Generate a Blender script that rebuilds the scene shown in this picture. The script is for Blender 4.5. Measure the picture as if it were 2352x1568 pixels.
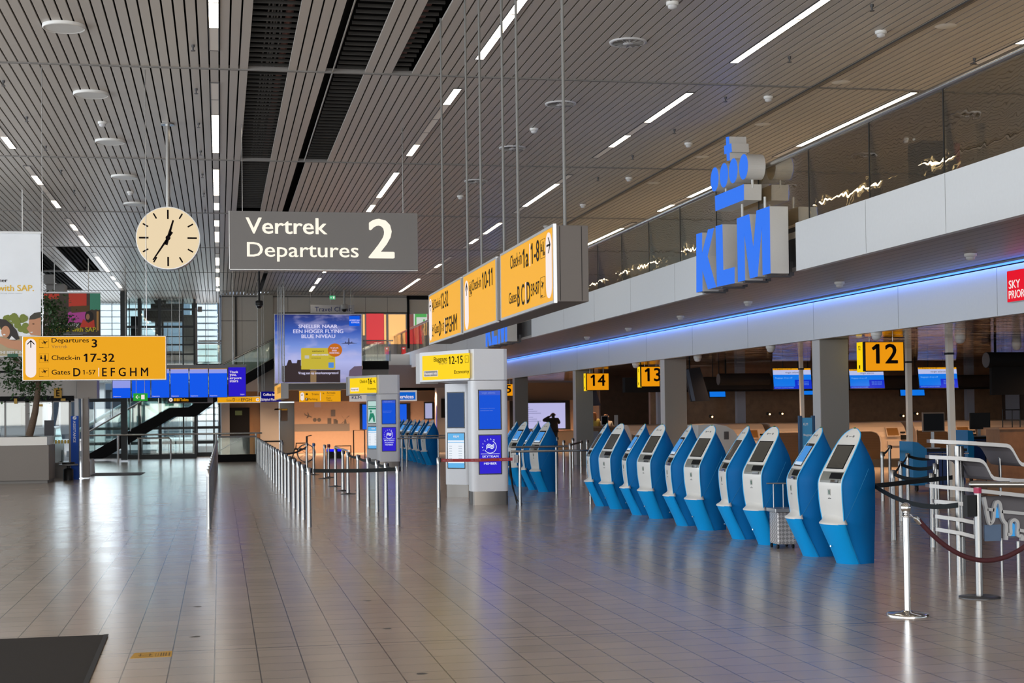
import bpy, bmesh, math, random
from mathutils import Vector, Matrix
random.seed(7)
S = bpy.context.scene
COL = S.collection
for o in list(bpy.data.objects):
    bpy.data.objects.remove(o)

# ------------------------------------------------------------------ camera
FPX, EYE = 3450.0, 1.75
YAW, PITCH, ROLL = math.radians(11.019787), 0.024, 0.012
PPX, PPY = 1176.0, 863.126                       # principal point in the 2352 x 1568 frame
_f = Vector((math.sin(YAW)*math.cos(PITCH), math.cos(YAW)*math.cos(PITCH), math.sin(PITCH)))
_r = Vector((math.cos(YAW), -math.sin(YAW), 0)); _u = _r.cross(_f)
CR = _r*math.cos(ROLL) - _u*math.sin(ROLL); CU = _u*math.cos(ROLL) + _r*math.sin(ROLL); CF = _f
cam = bpy.data.cameras.new('camera'); cam_o = bpy.data.objects.new('camera', cam); COL.objects.link(cam_o)
cam.sensor_width = 36; cam.lens = FPX/2352*36; cam.shift_y = (PPY-784)/2352
cam.clip_end = 400; cam.clip_start = 0.05
cam_o.matrix_world = Matrix(((CR.x, CU.x, -CF.x, 0), (CR.y, CU.y, -CF.y, 0), (CR.z, CU.z, -CF.z, EYE), (0, 0, 0, 1)))
cam.dof.use_dof = True; cam.dof.focus_distance = 19; cam.dof.aperture_fstop = 4.5
S.camera = cam_o

# ------------------------------------------------------------------ world, exposure
W = bpy.data.worlds.new('world'); S.world = W; W.use_nodes = True
_n = W.node_tree.nodes; _l = W.node_tree.links; _n.clear()
_o = _n.new('ShaderNodeOutputWorld'); _b = _n.new('ShaderNodeBackground')
_tc = _n.new('ShaderNodeTexCoord'); _sx = _n.new('ShaderNodeSeparateXYZ'); _cr = _n.new('ShaderNodeValToRGB')
_cr.color_ramp.elements[0].position = 0.0; _cr.color_ramp.elements[0].color = (0.72, 0.79, 0.86, 1)
_cr.color_ramp.elements[1].position = 0.55; _cr.color_ramp.elements[1].color = (0.62, 0.78, 1.0, 1)
_l.new(_tc.outputs['Generated'], _sx.inputs[0]); _l.new(_sx.outputs['Z'], _cr.inputs[0])
_l.new(_cr.outputs[0], _b.inputs[0]); _l.new(_b.outputs[0], _o.inputs[0])
_b.inputs[1].default_value = 1.5
S.view_settings.view_transform = 'Standard'; S.view_settings.look = 'None'
S.view_settings.gamma = 1; S.view_settings.exposure = 0.0; S.view_settings.use_curve_mapping = False
S.cycles.max_bounces = 7; S.cycles.diffuse_bounces = 4; S.cycles.glossy_bounces = 4; S.cycles.transparent_max_bounces = 12
S.cycles.use_denoising = True; S.cycles.sample_clamp_indirect = 6

def area(name, loc, size, size_y, power, color, direction):
    l = bpy.data.lights.new(name, 'AREA'); l.shape = 'RECTANGLE'; l.size = size; l.size_y = size_y
    l.energy = power; l.color = color
    o = bpy.data.objects.new(name, l); COL.objects.link(o); o.location = loc
    o.rotation_euler = Vector(direction).to_track_quat('-Z', 'Y').to_euler()
    return o
# daylight through the hall's glazed left side and the entrance side behind the viewpoint
area('daylight_left', (-13, 16, 3.6), 40, 5.5, 2300, (0.86, 0.93, 1.0), (1, 0, 0.04))
area('daylight_entrance', (-2, -7, 3.8), 24, 5, 1900, (1.0, 0.96, 0.90), (0.15, 1, -0.02))
area('daylight_far_left', (-4, 65, 3.2), 8, 5.5, 330, (0.86, 0.93, 1.0), (0.2, -1, 0.1))
def downlight(name, loc, power, color, angle=150, direction=(0, 0, -1)):
    l = bpy.data.lights.new(name, 'SPOT'); l.energy = power; l.color = color; l.spot_size = math.radians(angle); l.spot_blend = 1.0; l.shadow_soft_size = 0.12
    o = bpy.data.objects.new(name, l); COL.objects.link(o); o.location = loc; o.rotation_euler = Vector(direction).to_track_quat('-Z', 'Y').to_euler()
# sun added to brighten the buildings outside, over the roof of the hall
sl = bpy.data.lights.new('outdoor_fill_sun', 'SUN'); sl.energy = 4.5; sl.angle = math.radians(12); sl.color = (1.0, 0.97, 0.93)
so = bpy.data.objects.new('outdoor_fill_sun', sl); COL.objects.link(so); so.rotation_euler = Vector((0.05, 1, -1.1)).to_track_quat('-Z', 'Y').to_euler()
# warm downlights of the check-in rows, the shops at the far end and the gallery
for i, (x, y, p) in enumerate([(15, 24, 160), (18, 29, 160), (13.6, 38.6, 650), (16.2, 39.2, 700), (18.8, 39.6, 700), (21.5, 39.6, 700), (14.0, 52, 200), (16, 60, 240), (13, 31, 120)]):
    downlight('checkin_downlight_%d' % i, (x, y, 3.04), p, (1.0, 0.60, 0.32))
for i, (x, y, p) in enumerate([(3.4, 66.3, 800), (5.2, 66.3, 800), (7.4, 66.3, 700), (9.2, 66.3, 600), (12, 64.6, 700), (15, 64.6, 700), (1.4, 67.2, 260)]):
    downlight('shop_downlight_%d' % i, (x, y, 2.7), p, (1.0, 0.64, 0.38))
for i, y in enumerate([18, 26, 34, 42, 50, 58]):
    downlight('gallery_downlight_%d' % i, (12.5, y, 6.5), 520, (1.0, 0.80, 0.56))

# ------------------------------------------------------------------ pixel to place
def _ray(px, py): return CF + CR*((px-PPX)/FPX) - CU*((py-PPY)/FPX)
def on_z(px, py, z=0.0):
    d = _ray(px, py); t = (z-EYE)/d.z; return Vector((d.x*t, d.y*t, z))
def on_x(px, py, x):
    d = _ray(px, py); t = x/d.x; return Vector((x, d.y*t, d.z*t+EYE))
def on_y(px, py, y):
    d = _ray(px, py); t = y/d.y; return Vector((d.x*t, y, d.z*t+EYE))

# ------------------------------------------------------------------ materials
MATS = {}
def mat(name, col, rough=0.5, metal=0.0, emit=0.0, ecol=None, spec=0.5, alpha=1.0):
    if name in MATS: return MATS[name]
    m = bpy.data.materials.new(name); m.use_nodes = True
    b = m.node_tree.nodes['Principled BSDF']
    b.inputs['Base Color'].default_value = (*col, 1); b.inputs['Roughness'].default_value = rough
    b.inputs['Metallic'].default_value = metal; b.inputs['Specular IOR Level'].default_value = spec
    if emit:
        b.inputs['Emission Color'].default_value = (*(ecol or col), 1); b.inputs['Emission Strength'].default_value = emit
    MATS[name] = m; return m
def speckle(m, scale=60, amt=0.08, target='Base Color', bump=0.0):
    """fine procedural variation of a plain material"""
    nt = m.node_tree; b = nt.nodes['Principled BSDF']
    tc = nt.nodes.new('ShaderNodeTexCoord'); nz = nt.nodes.new('ShaderNodeTexNoise'); nz.inputs['Scale'].default_value = scale
    nz.inputs['Detail'].default_value = 4
    nt.links.new(tc.outputs['Object'], nz.inputs['Vector'])
    c = b.inputs['Base Color'].default_value
    mx = nt.nodes.new('ShaderNodeMix'); mx.data_type = 'RGBA'
    mx.inputs[6].default_value = (*[v*(1-amt) for v in c[:3]], 1); mx.inputs[7].default_value = (*[min(1, v*(1+amt)) for v in c[:3]], 1)
    nt.links.new(nz.outputs['Fac'], mx.inputs[0]); nt.links.new(mx.outputs[2], b.inputs['Base Color'])
    if bump:
        bp = nt.nodes.new('ShaderNodeBump'); bp.inputs['Strength'].default_value = bump; bp.inputs['Distance'].default_value = 0.01
        nt.links.new(nz.outputs['Fac'], bp.inputs['Height']); nt.links.new(bp.outputs[0], b.inputs['Normal'])
    return m
def lin(r, g, b):
    f = lambda v: (v/255/12.92) if v/255 <= 0.04045 else ((v/255+0.055)/1.055)**2.4
    return (f(r), f(g), f(b))
def emis(name, rgb, k=1.0, base=None):
    c = lin(*rgb); return mat(name, base or tuple(v*0.06 for v in c), 0.5, 0, k, c, 0.12)
def glass(name, tint=(0.85, 0.9, 0.9), refl=0.12, rough=0.02, wave=0.0, wscale=3.0):
    if name in MATS: return MATS[name]
    m = bpy.data.materials.new(name); m.use_nodes = True; nt = m.node_tree; nt.nodes.clear()
    out = nt.nodes.new('ShaderNodeOutputMaterial'); mx = nt.nodes.new('ShaderNodeMixShader')
    tr = nt.nodes.new('ShaderNodeBsdfTransparent'); tr.inputs[0].default_value = (*tint, 1)
    gl = nt.nodes.new('ShaderNodeBsdfGlossy'); gl.inputs['Roughness'].default_value = rough; gl.inputs['Color'].default_value = (0.97, 0.95, 0.90, 1)
    lw = nt.nodes.new('ShaderNodeLayerWeight'); lw.inputs[0].default_value = 0.35
    mp = nt.nodes.new('ShaderNodeMapRange'); mp.inputs[3].default_value = refl; mp.inputs[4].default_value = min(1, refl+0.55)
    nt.links.new(lw.outputs['Fresnel'], mp.inputs[0]); nt.links.new(mp.outputs[0], mx.inputs[0])
    nt.links.new(tr.outputs[0], mx.inputs[1]); nt.links.new(gl.outputs[0], mx.inputs[2]); nt.links.new(mx.outputs[0], out.inputs[0])
    if wave:
        tc = nt.nodes.new('ShaderNodeTexCoord'); nz = nt.nodes.new('ShaderNodeTexNoise'); nz.inputs['Scale'].default_value = wscale
        bp = nt.nodes.new('ShaderNodeBump'); bp.inputs['Strength'].default_value = wave; bp.inputs['Distance'].default_value = 0.02
        nt.links.new(tc.outputs['Object'], nz.inputs['Vector']); nt.links.new(nz.outputs['Fac'], bp.inputs['Height'])
        nt.links.new(bp.outputs[0], gl.inputs['Normal'])
    MATS[name] = m; return m

def floor_material():
    m = bpy.data.materials.new('floor_tile'); m.use_nodes = True; nt = m.node_tree; N = nt.nodes; L = nt.links
    b = N['Principled BSDF']
    tc = N.new('ShaderNodeTexCoord'); sp = N.new('ShaderNodeSeparateXYZ'); L.new(tc.outputs['Object'], sp.inputs[0])
    def M(op, a, c=None, d=None):
        n = N.new('ShaderNodeMath'); n.operation = op
        for i, v in enumerate((a, c, d)):
            if v is None: continue
            if isinstance(v, (int, float)): n.inputs[i].default_value = v
            else: L.new(v, n.inputs[i])
        return n.outputs[0]
    T = 0.308
    ux = M('DIVIDE', M('ADD', sp.outputs['X'], 0.05), T); uy = M('DIVIDE', M('ADD', sp.outputs['Y'], 0.02), T)
    fx = M('FRACT', ux); fy = M('FRACT', uy); ix = M('FLOOR', ux); iy = M('FLOOR', uy)
    jx = M('LESS_THAN', M('ABSOLUTE', M('SUBTRACT', fx, 0.5)), 0.5-0.014)
    jy = M('LESS_THAN', M('ABSOLUTE', M('SUBTRACT', fy, 0.5)), 0.5-0.014)
    # an expansion joint every 7.6 m
    ej = M('LESS_THAN', M('ABSOLUTE', M('SUBTRACT', M('FRACT', M('DIVIDE', M('ADD', sp.outputs['Y'], -26.74+3.8), 7.62)), 0.4987)), 0.0016)
    cv = N.new('ShaderNodeCombineXYZ'); L.new(ix, cv.inputs[0]); L.new(iy, cv.inputs[1])
    wn = N.new('ShaderNodeTexWhiteNoise'); wn.noise_dimensions = '2D'; L.new(cv.outputs[0], wn.inputs['Vector'])
    nz = N.new('ShaderNodeTexNoise'); nz.inputs['Scale'].default_value = 1.2; nz.inputs['Detail'].default_value = 5; L.new(tc.outputs['Object'], nz.inputs['Vector'])
    fn = N.new('ShaderNodeTexNoise'); fn.inputs['Scale'].default_value = 220; L.new(tc.outputs['Object'], fn.inputs['Vector'])
    v = M('ADD', M('MULTIPLY', wn.outputs['Value'], 0.07), M('ADD', M('MULTIPLY', nz.outputs['Fac'], 0.16), M('MULTIPLY', fn.outputs['Fac'], 0.18)))
    v = M('ADD', v, 0.80)
    tile = N.new('ShaderNodeMix'); tile.data_type = 'RGBA'; tile.blend_type = 'MULTIPLY'; tile.inputs[0].default_value = 1
    tile.inputs[6].default_value = (0.39, 0.32, 0.262, 1)
    cc = N.new('ShaderNodeCombineColor'); [L.new(v, cc.inputs[i]) for i in range(3)]
    L.new(cc.outputs[0], tile.inputs[7])
    # joints: the ones along the hall are dark, the cross joints paler
    j1 = N.new('ShaderNodeMix'); j1.data_type = 'RGBA'; j1.inputs[6].default_value = (0.09, 0.08, 0.072, 1)
    L.new(M('MULTIPLY', jy, M('SUBTRACT', 1.0, ej)), j1.inputs[0]); L.new(tile.outputs[2], j1.inputs[7])
    j2 = N.new('ShaderNodeMix'); j2.data_type = 'RGBA'; j2.inputs[6].default_value = (0.035, 0.03, 0.027, 1)
    L.new(jx, j2.inputs[0]); L.new(j1.outputs[2], j2.inputs[7]); L.new(j2.outputs[2], b.inputs['Base Color'])
    rg = M('ADD', M('MULTIPLY', nz.outputs['Fac'], 0.06), 0.165)
    rg = M('ADD', rg, M('MULTIPLY', wn.outputs['Value'], 0.02)); L.new(rg, b.inputs['Roughness'])
    b.inputs['Specular IOR Level'].default_value = 0.85
    return m

STEEL = speckle(mat('brushed_steel', (0.36, 0.355, 0.345), 0.24, 1.0), 90, 0.06)
DSTEEL = mat('dark_steel', (0.10, 0.10, 0.105), 0.4, 0.7)
CHROME = mat('chrome', (0.75, 0.74, 0.72), 0.07, 1.0)
BLACK = mat('black_plastic', (0.012, 0.012, 0.013), 0.45, spec=0.3)
MBLACK = mat('matt_black', (0.008, 0.008, 0.009), 0.8, spec=0.2)
BELT = mat('black_webbing', (0.012, 0.016, 0.018), 0.7, spec=0.3)
WHITE = mat('white_plastic', (0.72, 0.72, 0.70), 0.32)
PALE = speckle(mat('pale_grey_panel', (0.58, 0.58, 0.59), 0.42), 30, 0.03)
FASC = speckle(mat('white_fascia_panel', (0.75, 0.785, 0.82), 0.45), 20, 0.03)
GREY = speckle(mat('grey_panel', (0.26, 0.25, 0.24), 0.5), 40, 0.05)
COLM = speckle(mat('column_render', (0.25, 0.24, 0.225), 0.7), 80, 0.08)
ALU = mat('satin_aluminium', (0.48, 0.49, 0.50), 0.35, 0.85)
ORANGE = emis('backlit_orange_yellow', (246, 172, 20), 0.85)
YELLOW = emis('backlit_yellow', (255, 214, 12), 0.95)
INK = mat('black_print', (0.010, 0.006, 0.006), 0.8, spec=0.08)
WINK = emis('white_print_lit', (250, 236, 232), 0.9)
WHITEP = mat('white_print', (0.8, 0.8, 0.8), 0.5)
BLUEP = mat('blue_print', (0.01, 0.05, 0.30), 0.5)
GLOW = emis('lamp_panel_lit', (255, 240, 214), 9.0, (0.8, 0.78, 0.72))
DIMP = mat('lamp_panel_off', (0.50, 0.46, 0.42), 0.4, 0, 0.10, (0.9, 0.8, 0.7))

# ------------------------------------------------------------------ mesh builder
ORG = {}
def ico(c, r):
    pass
class MB:
    def __init__(s): s.v = []; s.f = []; s.sm = []
    def add(s, vs, fs, smooth=False):
        o = len(s.v); s.v += [Vector(p) for p in vs]
        for f in fs: s.f.append([i+o for i in f]); s.sm.append(smooth)
        return s
    def box(s, x0, x1, y0, y1, z0, z1):
        x0, x1 = sorted((x0, x1)); y0, y1 = sorted((y0, y1)); z0, z1 = sorted((z0, z1))
        return s.add([(x0,y0,z0),(x1,y0,z0),(x1,y1,z0),(x0,y1,z0),(x0,y0,z1),(x1,y0,z1),(x1,y1,z1),(x0,y1,z1)],
                     [(0,3,2,1),(4,5,6,7),(0,1,5,4),(1,2,6,5),(2,3,7,6),(3,0,4,7)])
    def hexa(s, p):      # 8 corners ordered as in box
        return s.add(p, [(0,3,2,1),(4,5,6,7),(0,1,5,4),(1,2,6,5),(2,3,7,6),(3,0,4,7)])
    def slab(s, fr, a0, a1, b0, b1, c0, c1):
        """a box in a frame: a across, b up, c out of the face"""
        P = fr.pt
        return s.hexa([P(a0,b0,c1),P(a1,b0,c1),P(a1,b0,c0),P(a0,b0,c0),P(a0,b1,c1),P(a1,b1,c1),P(a1,b1,c0),P(a0,b1,c0)])
    def plate(s, fr, pts, c0, c1):
        """a polygon in a frame given a thickness"""
        n = len(pts)
        return s.add([fr.pt(a, b, c1) for a, b in pts]+[fr.pt(a, b, c0) for a, b in pts],
                     [tuple(range(n)), tuple(range(2*n-1, n-1, -1))]+[(i, i+n, (i+1) % n+n, (i+1) % n) for i in range(n)])
    def loft(s, loops, cap=True, smooth=True):
        n = len(loops[0]); vs = [p for l in loops for p in l]; fs = []
        for k in range(len(loops)-1):
            for i in range(n):
                j = (i+1) % n; fs.append((k*n+i, k*n+j, (k+1)*n+j, (k+1)*n+i))
        s.add(vs, fs, smooth)
        if cap:
            s.add(loops[0], [tuple(range(n-1, -1, -1))]); s.add(loops[-1], [tuple(range(n))])
        return s
    def cyl(s, p0, p1, r0, r1=None, n=14, cap=True):
        p0, p1 = Vector(p0), Vector(p1); r1 = r0 if r1 is None else r1
        d = (p1-p0).normalized(); a = d.orthogonal().normalized(); b = d.cross(a)
        ring = lambda c, r: [c+(a*math.cos(2*math.pi*i/n)+b*math.sin(2*math.pi*i/n))*r for i in range(n)]
        return s.loft([ring(p0, r0), ring(p1, r1)], cap)
    def lathe(s, prof, c, n=24):
        c = Vector(c)
        return s.loft([[c+Vector((r*math.cos(2*math.pi*i/n), r*math.sin(2*math.pi*i/n), z)) for i in range(n)] for r, z in prof])
    def tube(s, pts, r, n=8, cap=True):
        pts = [Vector(p) for p in pts]; loops = []; a = None
        for i, p in enumerate(pts):
            d = (pts[min(i+1, len(pts)-1)]-pts[max(i-1, 0)]).normalized()
            if a is None: a = d.orthogonal().normalized()
            a = (a-d*a.dot(d)).normalized(); b = d.cross(a); rr = r[i] if isinstance(r, (list, tuple)) else r
            loops.append([p+(a*math.cos(2*math.pi*k/n)+b*math.sin(2*math.pi*k/n))*rr for k in range(n)])
        return s.loft(loops, cap)
    def ball(s, c, r, n=14, sz=1.0):
        return s.lathe([(max(1e-4, r*math.sin(math.pi*k/n)), -r*sz*math.cos(math.pi*k/n)) for k in range(n+1)], c, n+4)
    def prism(s, pts, z0, z1, smooth=False):
        n = len(pts)
        return s.loft([[(x, y, z0) for x, y in pts], [(x, y, z1) for x, y in pts]], True, smooth)
    def build(s, name, m, parent=None, bevel=0.0, seg=2):
        org = ORG.get(parent.name, Vector()) if parent else Vector()
        me = bpy.data.meshes.new(name); me.from_pydata([tuple(p-org) for p in s.v], [], s.f); me.update()
        for p, k in zip(me.polygons, s.sm): p.use_smooth = k
        bm = bmesh.new(); bm.from_mesh(me); bmesh.ops.recalc_face_normals(bm, faces=bm.faces)
        if bevel: bmesh.ops.bevel(bm, geom=[e for e in bm.edges if e.is_manifold and e.calc_face_angle(0) > 0.5], offset=bevel, segments=seg, affect='EDGES', profile=0.6)
        bm.to_mesh(me); bm.free()
        if m: me.materials.append(m)
        o = bpy.data.objects.new(name, me); COL.objects.link(o)
        if parent: o.parent = parent
        ORG[o.name] = org.copy()
        return o

def tag(o, label, cat, group=None):
    o['label'] = label; o['category'] = cat
    if group: o['group'] = group
    return o
def thing(name, label, cat, loc=(0, 0, 0), group=None):
    o = bpy.data.objects.new(name, None); o.empty_display_size = 0.2; COL.objects.link(o); o.location = loc
    ORG[o.name] = Vector(loc); return tag(o, label, cat, group)
def struct(name, mb, m, parent=None, bevel=0.0):
    o = mb.build(name, m, parent, bevel)
    if not parent: o['kind'] = 'structure'
    return o
def dup(root, label, loc=None, rotz=None, group=None):
    r = root.copy(); COL.objects.link(r); r['label'] = label
    if loc is not None: r.location = loc
    if rotz is not None: r.rotation_euler = (0, 0, rotz)
    if group: r['group'] = group
    for c in list(root.children):
        d = c.copy(); COL.objects.link(d); d.parent = r
        for g in list(c.children):
            e = g.copy(); COL.objects.link(e); e.parent = d
    return r
ORD = ['nearest', 'second', 'third', 'fourth', 'fifth', 'sixth', 'seventh', 'eighth', 'ninth', 'tenth', 'eleventh', 'twelfth', 'thirteenth',
       'fourteenth', 'fifteenth', 'sixteenth', 'seventeenth', 'eighteenth', 'nineteenth', 'twentieth', 'twenty-first', 'twenty-second', 'twenty-third', 'twenty-fourth']

class Fr:
    """a flat face: origin, across, up, out"""
    def __init__(s, o, u, w, n): s.o, s.u, s.w, s.n = map(Vector, (o, u, w, n))
    def pt(s, a, b, c=0.0): return s.o+s.u*a+s.w*b+s.n*c
    def P(s, px, py):
        d = _ray(px, py); e = Vector((0, 0, EYE)); t = (s.o-e).dot(s.n)/d.dot(s.n); q = e+d*t-s.o
        return q.dot(s.u), q.dot(s.w)
    def R(s, x0, y0, x1, y1):
        """frame rectangle (a0, a1, b0, b1) of an upright pixel rectangle"""
        a0, b1 = s.P(x0, y0); a1, b0 = s.P(x1, y1); return a0, a1, b0, b1
def FY(y, c=0.0): return Fr((0, y, 0), (1, 0, 0), (0, 0, 1), (0, -1, 0))
def FX(x): return Fr((x, 0, 0), (0, -1, 0), (0, 0, 1), (-1, 0, 0))

_tc_cache = {}
def text_geo(body, bold):
    k = (body, bold)
    if k not in _tc_cache:
        c = bpy.data.curves.new('t', 'FONT'); c.body = body; c.size = 1; c.resolution_u = 3; c.offset = 0.0
        o = bpy.data.objects.new('t', c); COL.objects.link(o); bpy.context.view_layer.update()
        dg = bpy.context.evaluated_depsgraph_get(); me = bpy.data.meshes.new_from_object(o.evaluated_get(dg))
        v = [(p.co.x, p.co.y) for p in me.vertices]; f = [tuple(p.vertices) for p in me.polygons]
        bpy.data.objects.remove(o); bpy.data.curves.remove(c); bpy.data.meshes.remove(me)
        if '1' in body:          # give the plain stroke its flag

            for i, ch in enumerate(body):
                if ch != '1': continue
                cc = bpy.data.curves.new('t', 'FONT'); cc.body = body[:i+1]; cc.size = 1; oo = bpy.data.objects.new('t', cc); COL.objects.link(oo); bpy.context.view_layer.update()
                mm = bpy.data.meshes.new_from_object(oo.evaluated_get(bpy.context.evaluated_depsgraph_get())); xr = max(p.co.x for p in mm.vertices); yt = max(p.co.y for p in mm.vertices if p.co.x > xr-.12)
                bpy.data.objects.remove(oo); bpy.data.curves.remove(cc); bpy.data.meshes.remove(mm)
                k = len(v); v += [(xr, yt), (xr-.09, yt), (xr-.25, yt-.13), (xr-.21, yt-.20), (xr-.06, yt-.11)]; f.append((k, k+1, k+2, k+3, k+4))
        d = 0.020 if bold else (0.011 if bold is None else 0)
        if d:
            n0, v0, f0 = len(v), list(v), list(f)
            for q, (dx, dy) in enumerate([(d*math.cos(a*math.pi/4), .7*d*math.sin(a*math.pi/4)) for a in range(8 if len(body) < 3 else 4)]+[(0, 0)]):
                if q == 0: v = [(x+dx, y+dy, 0.0) for x, y in v0]
                else: v += [(x+dx, y+dy, .00025*q) for x, y in v0]; f += [tuple(i+n0*q for i in t) for t in f0]
        else: v = [(x, y, 0.0) for x, y in v]
        xs = [p[0] for p in v]; ys = [p[1] for p in v]
        _tc_cache[k] = (v, f, min(xs), max(xs), min(ys), max(ys))
    return _tc_cache[k]
def put_text(mb, fr, body, a0, a1, b0, b1, c, bold=False, rot=False):
    """letters fitted into the rectangle a0..a1, b0..b1 of a face; a1 None keeps the natural width"""
    v, f, x0, x1, y0, y1 = text_geo(body, bold)
    sy = (b1-b0)/(y1-y0)
    if a1 is None: a1 = a0+sy*(x1-x0)
    sx = (a1-a0)/(x1-x0)
    if rot:      # running downwards
        sx = (b1-b0)/(x1-x0); sy = (a1-a0)/(y1-y0)
        mb.add([fr.pt(a0+(y-y0)*sy, b1-(x-x0)*sx, c+dz) for x, y, dz in v], f)
    else:
        mb.add([fr.pt(a0+(x-x0)*sx, b0+(y-y0)*sy, c+dz) for x, y, dz in v], f)
def ell(a, b, ra, rb, n=28, t0=0, t1=2*math.pi): return [(a+ra*math.cos(t0+(t1-t0)*i/n), b+rb*math.sin(t0+(t1-t0)*i/n)) for i in range(n)]
def pill(a0, a1, b0, b1, n=8):
    r = (a1-a0)/2; c = (a0+a1)/2
    return [(c+r*math.cos(math.pi*i/n), b1-r+r*math.sin(math.pi*i/n)) for i in range(n+1)]+[(c-r*math.cos(math.pi*i/n), b0+r-r*math.sin(math.pi*i/n)) for i in range(n+1)]
def plane_icon(mb, fr, a, b, s, c, ang=0.5):
    """a small aircraft silhouette"""
    pts = [(-.5,.04),(-.62,.2),(-.55,.2),(-.42,.07),(-.1,.06),(-.25,.42),(-.16,.42),(.14,.07),(.42,.06),(.52,0),(.42,-.06),(.14,-.07),(-.05,-.34),(-.13,-.34),(-.1,-.07),(-.5,-.05)]
    ca, sa = math.cos(ang), math.sin(ang)
    mb.plate(fr, [(a+s*(x*ca-y*sa), b+s*(x*sa+y*ca)) for x, y in pts], c-0.002, c)
def arrow(mb, fr, a, b, s, c, direction):
    ca, sa = {'up': (1, 0), 'right': (0, -1), 'left': (0, 1), 'dl': (-.7071, .7071)}[direction]
    def R(p): return [(a+s*(x*ca-y*sa), b+s*(x*sa+y*ca)) for x, y in p]
    mb.plate(fr, R([(-.06,-.5),(.06,-.5),(.06,.4),(-.06,.4)]), c-0.002, c)
    mb.plate(fr, R([(0,.5),(.45,.03),(.45,-.14),(0,.33)]), c-0.002, c); mb.plate(fr, R([(0,.5),(0,.33),(-.45,-.14),(-.45,.03)]), c-0.002, c)
def frame_outline(mb, fr, a0, a1, b0, b1, w, c):
    for r in ((a0,a1,b0,b0+w),(a0,a1,b1-w,b1),(a0,a0+w,b0+w,b1-w),(a1-w,a1,b0+w,b1-w)): mb.slab(fr, *r, c-0.002, c)
# ================================================================== the hall
ZC = 6.60
fb = MB(); fb.box(-16, 32, -9, 92, -0.2, 0.0)
struct('floor', fb, floor_material())

# ceiling: metal planks running along the hall in bays, open slots where planks are missing
SLAT = mat('ceiling_plank_metal', (0.50, 0.462, 0.42), 0.40, 0.12)
VOID = mat('ceiling_void_black', (0.006, 0.006, 0.006), 0.9, spec=0.1)
JY = [-9.2, -1.55, 6.06, 13.68, 21.30, 28.93, 36.58, 44.15, 51.80, 59.45, 66.6]
PIT = 0.1347
cb = MB()
def missing(x, y):
    if 0.40 < x < 1.03 and y < 36.5: return True
    if 1.70 < x < 2.06 and y < 28.9: return True
    if 2.40 < x < 2.66 and y < 21.2: return True
    if -4.60 < x < -3.93 and 44.2 < y < 51.7: return True
    if -5.7 < x < -5.1 and 44.2 < y < 59: return True
    if 1.0 < x < 1.3 and 50.6 < y < 51.7: return True
    return False
k0, k1 = int(-16/PIT), int(22/PIT)
for j in range(len(JY)-1):
    y0, y1 = JY[j]+0.035, JY[j+1]-0.035
    for k in range(k0, k1):
        xc = (k+0.5)*PIT-0.04-PIT/2
        ya, yb = y0, (min(y1, 61.6) if xc > 0.05 else y1)
        if yb-ya < 0.3 or missing(xc, (ya+yb)/2): continue
        if abs(xc-1.55) < 0.07: continue                       # the wide black joint beside the open slots
        h = PIT/2-0.0115
        zz = 0.03 if abs(xc-8.9) > 0.07 else 0.10
        cb.box(xc-h, xc+h, ya, yb, ZC, ZC+0.03)
struct('ceiling', cb, SLAT)
vb = MB(); vb.box(-16, 26, -9.2, 66.7, ZC+0.55, ZC+0.65); struct('ceiling_void', vb, VOID)
sb = MB()
for k in range(k0, k1):
    xc = (k+0.5)*PIT-0.04
    if missing(xc-PIT/2, 20) or missing(xc+PIT/2, 20): continue
    sb.box(xc-0.03, xc+0.03, -9, 66.5 if xc < 0 else 61.6, ZC+0.06, ZC+0.07)
struct('ceiling_shadow_gap', sb, VOID)
tb = MB()
for y in JY[1:-1]: tb.box(-16, 26 if y < 61 else 0, y-0.03, y+0.03, ZC-0.012, ZC+0.05)
struct('trim_1', tb, mat('ceiling_joint_bar', (0.20, 0.19, 0.18), 0.5))
tb = MB(); tb.box(8.80, 8.86, -9, 61.6, ZC-0.02, ZC+0.03); struct('trim_2', tb, DSTEEL)
# what the open slots show: carrier rails, cable bundles, a rust-red conduit
rails = MB()
for i in range(100):
    y = 9+i*0.27
    if y < 36.4: rails.box(0.36, 1.06, y, y+0.02, ZC+0.03, ZC+0.07)
    if y < 28.8: rails.box(1.66, 2.1, y, y+0.02, ZC+0.03, ZC+0.07)
    if y < 21.2: rails.box(2.38, 2.68, y, y+0.02, ZC+0.03, ZC+0.07)
struct('ceiling_carrier_rails', rails, mat('dark_rail_metal', (0.035, 0.033, 0.03), 0.5, 0.5))
r = random.Random(3)
cabl = MB()
for k in range(5):
    x = 0.62+0.045*k
    cabl.tube([(x+r.uniform(-.03, .03), 8+j*1.5, ZC+0.14+r.uniform(0, .04)) for j in range(20)], 0.012, 6)
struct('ceiling_cables', cabl, mat('grey_cable', (0.12, 0.12, 0.12), 0.5))
pip = MB(); pip.tube([(0.9, 8, ZC+0.22), (0.9, 36.4, ZC+0.22)], 0.05, 8); pip.tube([(2.58, 8, ZC+0.22), (2.58, 21.2, ZC+0.22)], 0.04, 8)
struct('ceiling_conduit', pip, mat('red_oxide_pipe', (0.16, 0.06, 0.045), 0.6))
rod = MB(); rod.tube([(1.58, 9, ZC+0.02), (1.62, 28.8, ZC-0.005)], 0.012, 6); struct('ceiling_edge_rod', rod, mat('bare_metal_rod', (0.45, 0.42, 0.36), 0.35, 0.9))

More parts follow.
